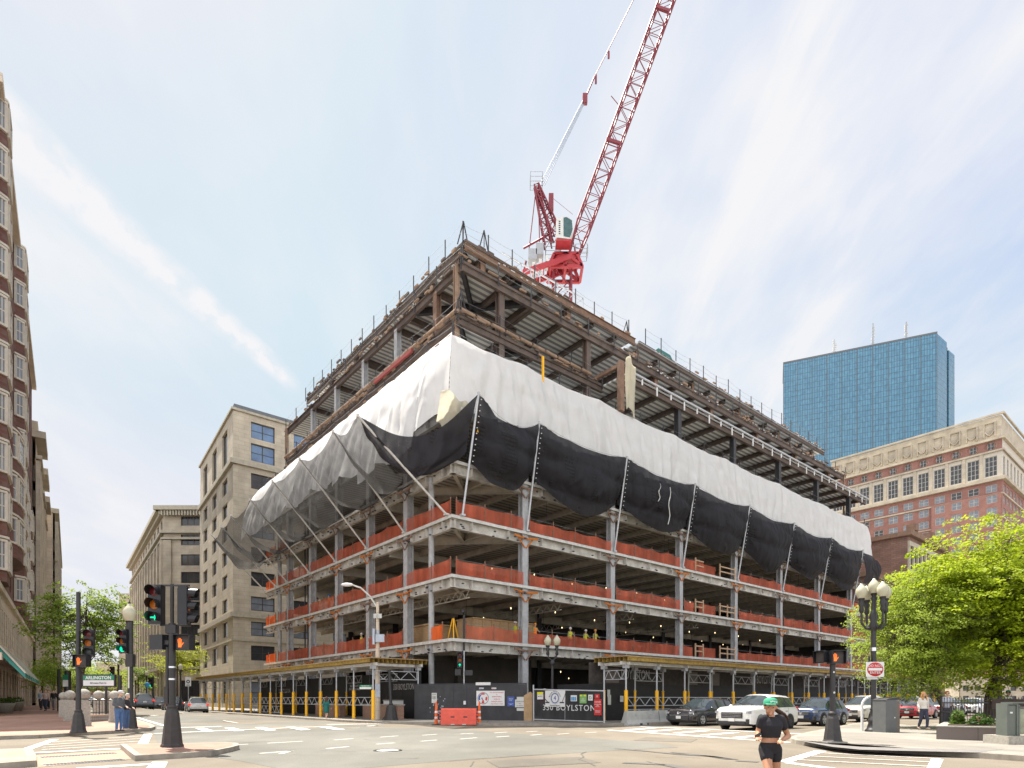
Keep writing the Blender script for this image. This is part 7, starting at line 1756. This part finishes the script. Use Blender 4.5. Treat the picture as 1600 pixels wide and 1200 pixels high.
def person(label, loc, rz=0, pose={}, H=1.7, top='c_white', top_c=(.6, .6, .58), bot='c_navy', bot_c=(.03, .035, .06), hair='h_brown', hair_c=(.09, .05, .03), long_hair=False, sleeves=True, legs='pants', shoes_c=(.05, .05, .05), hat=None, sk='skin_light', vest=None, group=None, fat=1.0, fingers=True, cap=None, glasses=False, skirt=False):
    e = empty('person', loc, rz, label, 'person', group); e.scale = (H/1.7,)*3
    J = dict(BASE); J.update(pose); J = {k: Vector(v) for k, v in J.items()}; R_ = dict(RAD)
    if fat != 1:
        for k in ('pelvis', 'waist', 'chest'): R_[k] = (R_[k][0]*fat, R_[k][1]*fat*1.1)
    vx = .0065 if top == 'runner' else .017; it = 5 if top == 'runner' else 3
    f = Vector(pose.get('face', (0, -1, 0))).normalized(); sx = f.cross(Vector((0, 0, 1))).normalized(); hm = J['hm']
    def torso(q, g, top_z=1.0, bottom=True):
        P, Wa, Ch, Nb = J['pelvis'], J['waist'], J['chest'], J['nb']; rp_, rw, rc = R_['pelvis'], R_['waist'], R_['chest']; U = Vector((0, 0, 1))
        secs = []
        if bottom: secs += [(P-U*.10, rp_[0]*.75+g, rp_[1]*.8+g), (P, rp_[0]+g, rp_[1]+g)]
        else: secs += [(Wa.lerp(P, .1), rw[0]*1.03+g, rw[1]+g)]
        secs += [(Wa, rw[0]+g, rw[1]+g), (Wa.lerp(Ch, .6), rc[0]*.92+g, rc[1]*.98+g), (Ch, rc[0]+g, rc[1]*1.08+g), (Ch.lerp(Nb, .55), rc[0]*.98+g, rc[1]*.85+g), (Ch.lerp(Nb, .85), rc[0]*.72+g, .07+g), (Nb+U*.015, .06+g*.8, .055+g*.8)]
        loft(q, secs, 20)
    def L_(q, g, ks):
        out = []
        for k in ks:
            if isinstance(k, tuple): p = J[k[0]].lerp(J[k[1]], k[2]); r = R_[k[0]]+(R_[k[1]]-R_[k[0]])*k[2]
            else: p = J[k]; r = R_[k]
            out.append((p, r+g))
        limb(q, out)
    q = MB(); torso(q, 0); limb(q, [(J['nb'], .055), (J['neck'], .05), (J['hl']+Vector((0, .02, 0)), .052)])
    c = hm; up_ = (J['ht']-J['hl']).normalized(); q.sphere(hm+up_*.012-f*.008, 1, nu=16, nv=12, sc=(.076, .092, .098)); q.sphere(hm-up_*.05+f*.022, 1, nu=14, nv=8, sc=(.056, .06, .062))
    q.sphere(hm+f*.092-up_*.028, .016, nu=8, nv=6); q.sphere(hm+f*.076+up_*.02, 1, nu=10, nv=6, sc=(.05, .02, .012)); q.sphere(hm+f*.078-up_*.066, 1, nu=8, nv=6, sc=(.022, .014, .008)); q.sphere(hm+f*.07-up_*.093, .022, nu=8, nv=6)
    for s_ in (-1, 1): q.sphere(hm+sx*s_*.078-up_*.01, 1, nu=8, nv=6, sc=(.014, .02, .03))
    for a_ in 'lr':
        L_(q, 0, ['s'+a_, 'e'+a_, 'w'+a_]); limb(q, [(J['s'+a_].lerp(J['nb'], .15), .055), (J['s'+a_].lerp(J['e'+a_], .35), .046), (J['e'+a_], .038)]); limb(q, [(J['e'+a_], .037), (J['e'+a_].lerp(J['w'+a_], .3), .039), (J['w'+a_], .026)])
        L_(q, 0, ['p'+a_, 'k'+a_, 'a'+a_, 't'+a_]); limb(q, [(J['p'+a_].lerp(J['k'+a_], .3), .078), (J['k'+a_], .053), (J['k'+a_].lerp(J['a'+a_], .3), .056), (J['a'+a_], .036)])
    for s_, w_, el in ((1, 'wl', 'el'), (-1, 'wr', 'er')):          # palm, four fingers, thumb leaving its side
        d = (J[w_]-J[el]).normalized(); side = d.cross(Vector((0, 0, 1))); side = Vector((0, -1, 0)) if side.length < .4 else side.normalized()*(1 if s_ > 0 else -1)
        up = Vector((0, 0, 1)); up = (up-d*up.dot(d)).normalized() if abs(d.z) < .9 else side.cross(d).normalized(); palm = J[w_]+d*.05
        for o_ in (-.026, -.009, .009, .026): limb(q, [(J[w_]+side*o_*.4, .02), (palm+d*.03+side*o_, .0125)])
        if fingers:
            for k in range(4):
                o_ = side*(k-1.5)*.0185; ln_ = (.06, .075, .07, .052)[k]; b_ = palm+d*.035+o_; m1 = b_+d*ln_*.5+o_*.25-up*.008; t_ = m1+d*ln_*.4-up*(.022+.004*k); limb(q, [(b_, .0098), (m1, .009), (t_, .0078)])
            b_ = palm-d*.02-side*.03; limb(q, [(b_, .013), (b_+d*.03-side*.022, .0105), (b_+d*.058-side*.026-up*.01, .009)])
        else: limb(q, [(palm, .028), (palm+d*.06-up*.01, .02)])
    body = blob('body', q, M[sk], e, vx, it)
    q = MB()
    for s_ in (-1, 1): q.sphere(hm+f*.076+sx*s_*.03+Vector((0, 0, .008)), .009, nu=6, nv=4)
    q.sphere(hm+f*.074+Vector((0, 0, -.055)), .016, nu=8, nv=4, sc=(1.2, 1.2, .35)); q.build('eyes_and_mouth', cm('c_ink', (.06, .02, .02)), body)
    if glasses:
        q = MB()
        for s_ in (-1, 1): q.sphere(hm+f*.085+sx*s_*.032+Vector((0, 0, .008)), .026, nu=8, nv=5, sc=(1, .5, .75))
        q.beam(hm+f*.09-sx*.06+Vector((0, 0, .012)), hm+f*.09+sx*.06+Vector((0, 0, .012)), .006, .008); q.build('glasses', M['ink'], e)
    tm = cm(top, top_c); q = MB(); torso(q, .016, bottom=(top != 'runner'))
    for a_ in 'lr': limb(q, [(J['s'+a_].lerp(J['nb'], .3), .066), (J['s'+a_], .068)]); L_(q, .016, ['s'+a_, 'e'+a_, ('e'+a_, 'w'+a_, .86)] if sleeves else ['s'+a_, ('s'+a_, 'e'+a_, .42)])
    blob('dress' if skirt else 'shirt', q, tm, e, vx, it)
    if vest: q = MB(); torso(q, .034); blob('safety_vest', q, cm(*vest), e, vx, it)
    bm_ = cm(bot, bot_c)
    if legs in ('pants', 'shorts'):
        q = MB(); P = J['pelvis']; U = Vector((0, 0, 1)); loft(q, [(P-U*.11, R_['pelvis'][0]*.85+.012, R_['pelvis'][1]*.9+.012), (P, R_['pelvis'][0]+.02, R_['pelvis'][1]+.02), (P.lerp(J['waist'], .4 if top == 'runner' else .6), R_['waist'][0]+.018, R_['waist'][1]+.018)])
        for a_ in 'lr': L_(q, .016, ['p'+a_, 'k'+a_, ('k'+a_, 'a'+a_, .93)] if legs == 'pants' else ['p'+a_, ('p'+a_, 'k'+a_, .33)]); limb(q, [(J['p'+a_], R_['pl']+.012), (J['p'+a_].lerp(J['k'+a_], .3), .092)])
        blob('trousers' if legs == 'pants' else 'shorts', q, bm_, e, vx, it)
    sm_ = cm('shoe%d' % int(shoes_c[0]*100), shoes_c)
    for a_ in 'lr': q = MB(); limb(q, [(J['a'+a_]+Vector((0, .02, -.03)), .045), (J['a'+a_].lerp(J['t'+a_], .5)-Vector((0, 0, .015)), .042), (J['t'+a_], .04)]); blob('shoe', q, sm_, e, max(vx, .012), it)
    if skirt:
        q = MB(); c = J['pelvis']; q.lathe([(.13, .18), (.17, .02), (.19, -.2), (.2, -.38), (.0, -.36)], tuple(c), 16); q.build('skirt', tm, e)
    hmn = cm(hair, hair_c); q = MB(); c = J['hm']
    vs_ = []; nu, nv = 14, 8
    for j in range(nv+1):
        t = PI*.62*j/nv
        for i in range(nu):
            a = 2*PI*i/nu; v = Vector((math.sin(t)*math.cos(a), math.sin(t)*math.sin(a), math.cos(t))); back = -v.dot(f)
            rr = .094+.02*max(0, back)
            if v.dot(f) > .35 and v.z < .55: rr = .06
            vs_.append(c+Vector((v.x*rr, v.y*rr, v.z*rr*1.06+.012)))
    q.add(vs_, [(j*nu+i, (j+1)*nu+i, (j+1)*nu+(i+1) % nu, j*nu+(i+1) % nu) for j in range(nv) for i in range(nu)], 0, True)
    if long_hair:
        for k in range(11):
            a = PI*(k/10.)*1.5-PI*.25; b_ = -f; s2 = sx; dr = (b_*math.sin(a)+s2*math.cos(a)); p0 = c+dr*.085+Vector((0, 0, .02)); q.path([p0, p0+dr*.02-Vector((0, 0, .12)), p0+dr*.03-Vector((0, 0, .28+.03*(k % 3)))], .028, 6)
    q.build('hair', hmn, e)
    if cap:
        q = MB(); q.lathe([(.098, .0), (.099, .03), (.088, .07), (.05, .095), (0, .102)], tuple(c+Vector((0, 0, .03))), 16); 
        F_ = Vector((f.x, f.y, 0)).normalized(); q.add([c+sx*.075+F_*.06+Vector((0, 0, .035)), c+sx*.055+F_*.15+Vector((0, 0, .022)), c-sx*.055+F_*.15+Vector((0, 0, .022)), c-sx*.075+F_*.06+Vector((0, 0, .035)), c+sx*.075+F_*.06+Vector((0, 0, .05)), c+sx*.055+F_*.155+Vector((0, 0, .034)), c-sx*.055+F_*.155+Vector((0, 0, .034)), c-sx*.075+F_*.06+Vector((0, 0, .05))], [(0, 1, 2, 3), (7, 6, 5, 4), (0, 4, 5, 1), (1, 5, 6, 2), (2, 6, 7, 3)], 0)
        q.build('cap', cm(*cap), e)
    if hat:
        q = MB(); q.lathe([(.15, .0), (.115, .015), (.115, .05), (.09, .11), (.04, .14), (0, .145)], tuple(c+Vector((0, 0, .04))), 16); q.build('hard_hat', cm(*hat), e)
    return e
# --- the runner, near right
RX, RZ_ = 3.71, 8.7
def rq(px, py, y=0): return ((px-1205)*RZ_/FP*1.0, y, CAMH-(py-HY)*RZ_/FP)
S0 = 1.7/1.66
rp = dict(ht=rq(1203, 1097, .0), hm=rq(1202.5, 1104, -.03), hl=rq(1201, 1112, -.045), neck=rq(1203.5, 1116, -.0), nb=rq(1204.5, 1121.5, .0), chest=rq(1205, 1134, .0), waist=rq(1205, 1151, .02), pelvis=rq(1204, 1166, .03),
    sr=rq(1191, 1124, .0), er=rq(1186.5, 1146, .06), wr=rq(1178.5, 1149.5, -.14), sl=rq(1220, 1124, .01), el=rq(1235.5, 1151, .08), wl=rq(1216, 1154.5, -.14),
    pr=rq(1197, 1171, .02), pl=rq(1212, 1171, .03), kr=(-.10, -.16, .50), ar=(-.09, .02, .14), tr=(-.10, -.11, .13), kl=(.10, .06, .46), al=(.09, .42, .32), tl=(.09, .50, .20), face=(-.35, -1, -.3))
mat('skin_tan', (.40, .20, .115), .5, var=.06)
e = person('woman running towards the camera in a green cap, black crop top and black shorts', (RX, RZ_, 0), 0, rp, 1.7, 'runner', (.016, .015, .02), 'runner_shorts', (.014, .013, .016), 'h_dark', (.05, .025, .018), sleeves=False, legs='shorts', shoes_c=(.5, .5, .5), sk='skin_tan', cap=('cap_green', (.04, .26, .15)))
q = MB(); p0 = Vector(rq(1208, 1104, .08)); pts = [p0, Vector(rq(1216, 1107, .14)), Vector(rq(1226, 1112, .2)), Vector(rq(1236, 1118, .26)), Vector(rq(1242, 1126, .3))]
for k in range(16):
    o_ = Vector((random.uniform(-1, 1), random.uniform(-1, 1), random.uniform(-1, 1)))*.03; q.path([pts[i]+o_*(.15+i*.42) for i in range(5)], .011, 5)
q.build('ponytail', M['h_dark'], e)
q = MB(); c = Vector(rp['hm'])
for k, t in enumerate(((-.03, .05), (-.005, .055), (.02, .05), (.045, .045))): q.b2((c.x+t[0]-.01, c.y-.1, c.z+t[1]+.01), (c.x+t[0]+.006, c.y-.09, c.z+t[1]+.028))
q.build('cap_emblem', M['white_board'], e)
ph = empty('mobile_phone', (RX+rp['wr'][0]-.03, RZ_+rp['wr'][1]-.07, rp['wr'][2]+.02), .5, 'dark phone held in the hand of the running woman', 'phone'); ph.rotation_euler = (.5, .9, .3)
q = MB(); q.box((0, 0, 0), (.045, .01, .10)); q.build('body', M['black_plastic'], ph); q = MB(); q.box((0, -.0075, 0), (.04, .002, .09)); q.build('screen', M['car_glass'], ph)
# --- right pavement
def ppl(px, base, label, z0=.15, dx=0, **k):
    g = G(px, base, z0); return person(label, (g.x+dx, g.y, z0), **k)
walkp = dict(kl=(.09, -.13, .49), al=(.09, -.1, .10), tl=(.1, -.25, .07), kr=(-.09, .04, .48), ar=(-.09, .2, .14), tr=(-.1, .09, .045), wl=(.25, .06, .93), wr=(-.27, -.1, .93))
ppl(1443, 1140.5, 'blonde woman walking in a loose white sweater and dark leggings', pose=walkp, H=1.70, top='sweater', top_c=(.62, .58, .52), bot='leggings', bot_c=(.04, .045, .075), hair='h_blonde', hair_c=(.42, .22, .08), long_hair=True, shoes_c=(.42, .34, .25), fat=1.15)
ppl(1480, 1140, 'person in sunglasses with reddish hair behind the left end of the iron fence', H=1.74, top='shirt_stripe', top_c=(.42, .44, .52), bot='c_navy', bot_c=(.04, .045, .07), hair='h_red', hair_c=(.28, .12, .05), sleeves=False, glasses=True, pose=dict(wl=(.2, -.2, 1.0), face=(.3, -1, 0)))
c = PX(1575, 1085, 31); person('man in a green cap and white shirt seen over the iron fence', (c.x, c.y, .15), .1, {}, 1.8, 'c_white', (.65, .65, .66), 'c_navy', (.03, .03, .05), cap=('cap_green', (.04, .26, .15)), glasses=True, sleeves=False)
# --- the couple on the left
lean = dict(nb=(0, -.03, 1.41), neck=(0, -.05, 1.47), hl=(0, -.09, 1.53), hm=(0, -.085, 1.60), ht=(0, -.07, 1.655), el=(.22, .04, 1.13), wl=(.16, -.2, 1.05), er=(-.22, .04, 1.13), wr=(-.16, -.2, 1.05))
ppl(186, 1143, 'older man in a grey jacket, pale cap and blue jeans, side on, holding a phone', rz=PI/2-.3, pose=lean, H=1.74, top='jacket_grey', top_c=(.085, .09, .10), bot='jeans', bot_c=(.07, .13, .27), hair='h_grey', hair_c=(.4, .4, .4), fat=1.3, shoes_c=(.04, .04, .05), cap=('cap_pale', (.5, .5, .5)))
ppl(197, 1141.5, 'older woman in a black jacket and jeans between the man and the signal pole', rz=PI/2-.1, pose=lean, H=1.64, top='jacket_black', top_c=(.025, .022, .024), bot='jeans_dark', bot_c=(.06, .10, .2), hair='h_grey', hair_c=(.4, .4, .4), fat=1.25, shoes_c=(.45, .36, .28))
# --- woman in the green dress, seen from behind
g = G(510, 1125.5, .0); person('woman in a dark green dress with long brown hair walking away at the kerb', (g.x, g.y, 0), PI-.2, walkp, 1.68, 'dress_green', (.015, .13, .12), 'dress_green', (.015, .13, .12), 'h_brown', (.10, .05, .035), long_hair=True, legs='none', skirt=True, shoes_c=(.03, .03, .03))
# --- people far down the left pavement
for px, d, lab, kw in ((64, 52, 'far walker in a light blue top at the left of the pavement group', dict(top='top_blue', top_c=(.3, .38, .45), bot='c_dk', bot_c=(.04, .04, .05))), (71, 50, 'far walker in a pale pink top and black leggings, middle of the pavement group', dict(top='top_pink', top_c=(.5, .38, .34), bot='leggings', hair='h_blonde', hair_c=(.3, .17, .08))), (76, 55, 'far walker half hidden behind the one in pale pink', dict(top='top_tan', top_c=(.35, .25, .18), bot='c_dk', bot_c=(.04, .04, .05))),
        (84, 52, 'far walker in a black top and grey trousers, right of the pavement group', dict(top='jacket_black', bot='trouser_grey', bot_c=(.2, .18, .17)))):
    x = (px-800)/FP*d; z = gz(x, d)+.15; person(lab, (x, d, z), .3, walkp, 1.72, fingers=False, **kw)
# --- workers
def worker(px, pl, v, f, lab, vest, hat, rz=TH, H=1.75):
    p = P3(px, 1000, pl, v); w_ = W(p.x, p.y, FL[f]+.03 if f > 1 else .16); person(lab, w_, rz, dict(el=(.3, -.05, 1.15), wl=(.2, -.28, 1.1)), H, 'work_shirt', (.3, .3, .12), 'work_trousers', (.05, .05, .07), fingers=False, vest=vest, hat=hat, group='building workers')
Y_, O_, G_ = ('vest_yellow', (.55, .52, .03)), ('vest_orange', (.8, .2, .02)), ('vest_green', (.2, .6, .08))
worker(805, 'b', 1.6, 2, 'worker in a yellow vest on the lowest deck before the crate', Y_, ('hat_white', (.7, .7, .68)))
worker(836, 'b', 1.4, 2, 'worker in an orange vest on the lowest deck right of the first column', O_, ('hat_orange', (.7, .25, .02)))
worker(891, 'b', 1.6, 2, 'worker in a yellow vest at the left of three behind the lowest deck mesh', Y_, ('hat_white', (.7, .7, .68)))
worker(915, 'b', 1.9, 2, 'worker in a yellow vest in the middle of three behind the lowest deck mesh', Y_, ('hat_white', (.7, .7, .68)))
worker(930, 'b', 1.4, 2, 'worker in a yellow vest at the right of three behind the lowest deck mesh', Y_, ('hat_orange', (.7, .25, .02)))
worker(496, 'a', 1.2, 3, 'worker in a green vest on the middle deck, far part of the left side', G_, ('hat_dark', (.03, .03, .06)), TH-PI/2)
worker(514, 'a', 1.4, 3, 'worker in an orange vest and blue hard hat on the middle deck', O_, ('hat_blue', (.04, .2, .5)), TH-PI/2)
worker(536, 'a', 1.2, 3, 'worker in an orange vest and dark hard hat on the middle deck', O_, ('hat_dark', (.03, .03, .06)), TH-PI/2)
worker(565, 'a', 1.6, 2, 'worker in a yellow vest on the lowest deck behind the cobra head lamp pole', Y_, ('hat_white', (.7, .7, .68)), TH-PI/2)
c = PX(851, 1080, 41.5); person('worker in a red shirt and pale hat looking over the site gate', (c.x, c.y, .15), 0, {}, 2.0, 'shirt_red', (.5, .04, .06), 'work_trousers', (.05, .05, .07), fingers=False, hat=('hat_green', (.3, .35, .25)), group='building workers')
# ================================================================== TREES
leafmat('leaf_locust', (.085, .15, .015), (.17, .26, .035), .5); leafmat('leaf_maple', (.24, .33, .012), (.46, .53, .03), .6); leafmat('leaf_yellow', (.30, .35, .02), (.45, .47, .04), .55); leafmat('leaf_pale', (.23, .33, .03), (.40, .48, .08), .6); leafmat('leaf_street', (.16, .25, .03), (.30, .38, .06), .55)
mat('bark', (.075, .055, .045), .9, var=.3, scale=5)
def tree(label, base, H, crown, rad, leaf, nspray, per, ls, trunk=.18, seed=1, low=.0, flat=.3, group=None, name='street_tree', hole=.30, spread=.55, lean=(0, 0)):
    """crown: (cx, cy, cz) offset of crown centre; rad: (rx, ry, rz)"""
    rn = random.Random(seed); e = empty(name, base, 0, label, 'tree', group)
    cc = Vector(crown); q = MB(); z0 = cc.z-rad[2]*.75
    tr = [Vector((0, 0, -.05)), Vector((lean[0]*.3, lean[1]*.3, z0*.5)), Vector((cc.x*.5+lean[0]*.5, cc.y*.5, max(z0, .8)*1.05)), Vector((cc.x*.8, cc.y*.8, cc.z)), Vector((cc.x, cc.y, cc.z+rad[2]*.7))]
    rr = [trunk*1.25, trunk, trunk*.85, trunk*.5, trunk*.12]
    for i in range(4): q.tube(tr[i], tr[i+1], rr[i], 9, r2=rr[i+1])
    q.build('trunk', M['bark'], e)
    # limbs towards clump centres
    lim = MB(); cl = []
    ncl = max(14, int(nspray/16))
    for k in range(ncl):
        for _ in range(30):
            u = Vector((rn.gauss(0, 1), rn.gauss(0, 1), rn.gauss(0, 1))).normalized()*(rn.random()**.42)
            if u.z > -.75+low: break
        n_ = .82+.32*noise.noise(Vector((u.x*1.7+seed, u.y*1.7, u.z*1.7)))
        p = cc+Vector((u.x*rad[0], u.y*rad[1], u.z*rad[2]))*n_; cl.append(p)
        t = rn.uniform(.25, .9); s_ = tr[2].lerp(tr[4], t) if rn.random() > .3 else tr[2]
        m = s_.lerp(p, .5)+Vector((rn.uniform(-.2, .2), rn.uniform(-.2, .2), rn.uniform(.1, .5)))
        r_ = trunk*.22; lim.tube(s_, m, r_, 5, r2=r_*.6, cap=False); lim.tube(m, p, r_*.6, 5, r2=r_*.2, cap=False)
    g = MB(); cr_ = min(rad)*spread*.62
    vs, fs = [], []
    for k in range(nspray):
        c = cl[k % ncl]+Vector((rn.gauss(0, 1)*cr_, rn.gauss(0, 1)*cr_, rn.gauss(0, 1)*cr_*.55))
        d = c-cc; rx = d.x/rad[0]; ry = d.y/rad[1]; rz_ = d.z/rad[2]
        if rx*rx+ry*ry+rz_*rz_ > 1.5: continue
        if noise.noise(c*.55+Vector((seed*3, 0, 0))) < -hole: continue
        if k % 3 == 0: lim.tube(cl[k % ncl], c, trunk*.05+.006, 3, r2=.005, cap=False)
        o_ = Vector((d.x, d.y, 0)); o_ = o_.normalized() if o_.length > .01 else Vector((1, 0, 0)); tilt = rn.uniform(-.5, .15); R1 = rn.uniform(.25, .6)*flat/.3
        ax = (o_+Vector((rn.uniform(-.6, .6), rn.uniform(-.6, .6), tilt))).normalized(); sy = ax.cross(Vector((0, 0, 1))).normalized(); up = sy.cross(ax)
        for j in range(per):
            a = rn.uniform(0, 2*PI); r_ = R1*math.sqrt(rn.random()); p = c+ax*r_*math.cos(a)*1.5+sy*r_*math.sin(a)+up*rn.gauss(0, .07)
            l = ls*rn.uniform(.6, 1.25); u = (ax+Vector((rn.uniform(-.9, .9), rn.uniform(-.9, .9), rn.uniform(-1.0, .2)))).normalized()*l
            w_ = u.cross(Vector((rn.uniform(-.5, .5), rn.uniform(-.5, .5), 1))).normalized()*l*.42
            n = len(vs); vs += [p-u*.5, p+w_, p+u*.5, p-w_]; fs.append((n, n+1, n+2, n+3))
    g.add(vs, fs); g.build('crown', M[leaf], e); lim.build('branches', M['bark'], e)
    return e
c = PX(1545, 1100, 30); tree('large bright green maple filling the right edge of the photo', (c.x, c.y, .3), 10, (.8, 0, 5.7), (4.5, 4.2, 4.3), 'leaf_maple', 2500, 50, .145, .2, 3, low=-.3, hole=.27, name='maple_tree')
c = PX(1474, 1120, 29.5); tree('feathery lime green tree behind the tall lamp post', (c.x, c.y, .15), 8, (-1.0, .3, 4.5), (2.6, 2.3, 3.1), 'leaf_pale', 1500, 46, .09, .15, 8, low=-.3, hole=.24, flat=.26, name='locust_tree')
c = PX(1660, 1100, 33); tree('maple at the far right edge, partly outside the photo', (c.x, c.y, .3), 11, (0, 0, 6.5), (4.5, 4.0, 4.6), 'leaf_maple', 1300, 30, .19, .2, 5, low=-.3, hole=.3, name='maple_tree')
c = PX(1560, 1100, 40); tree('darker tree standing behind the large bright maple', (c.x, c.y, .3), 11, (0, 0, 6.2), (4.6, 4, 3.8), 'leaf_street', 600, 26, .2, .2, 6, hole=.3, name='maple_tree')
# left street trees
c = PX(122, 1110, 46); z = gz(c.x, c.y)+.15; tree('tall open crowned street tree behind the left signals', (c.x, c.y, z), 11, (.7, 0, 6.2), (3.6, 3.2, 4.3), 'leaf_street', 760, 30, .17, .17, 11, hole=.16, spread=.42, low=.05)
for px, d, cz, r_, leaf, n, sd_, lab in ((95, 62, 3.6, (3.4, 3, 2.2), 'leaf_pale', 380, 12, 'low bright green tree over the far walkers'), (66, 75, 3.8, (2.6, 3, 2.0), 'leaf_pale', 240, 13, 'small bright green tree at the end of the green awnings'), (118, 85, 4.2, (3.5, 3, 2.6), 'leaf_street', 300, 14, 'mid green tree behind the station sign'),
        (277, 86, 7.3, (3.7, 3.2, 3.4), 'leaf_yellow', 420, 15, 'yellow green tree in front of the stone blocks'), (216, 132, 5.8, (3.6, 3, 3.6), 'leaf_street', 200, 16, 'small green tree by the far blue sign'), (170, 170, 8.5, (8.5, 4, 4.5), 'leaf_yellow', 260, 17, 'pale green tree at the far end of the street'), (188, 190, 7, (7, 4, 4.5), 'leaf_pale', 200, 18, 'far green tree right of the farthest pale one'), (150, 150, 6, (5, 4, 4), 'leaf_street', 200, 19, 'far green tree above the white parked vehicle')):
    x = (px-800)/FP*d; tree(lab, (x, d, gz(x, d)+.1), 8, (0, 0, cz), r_, leaf, n, 24, .17 if d < 100 else .3, .14, sd_, hole=.2, flat=.4)

bpy.data.scenes.remove(TMP)
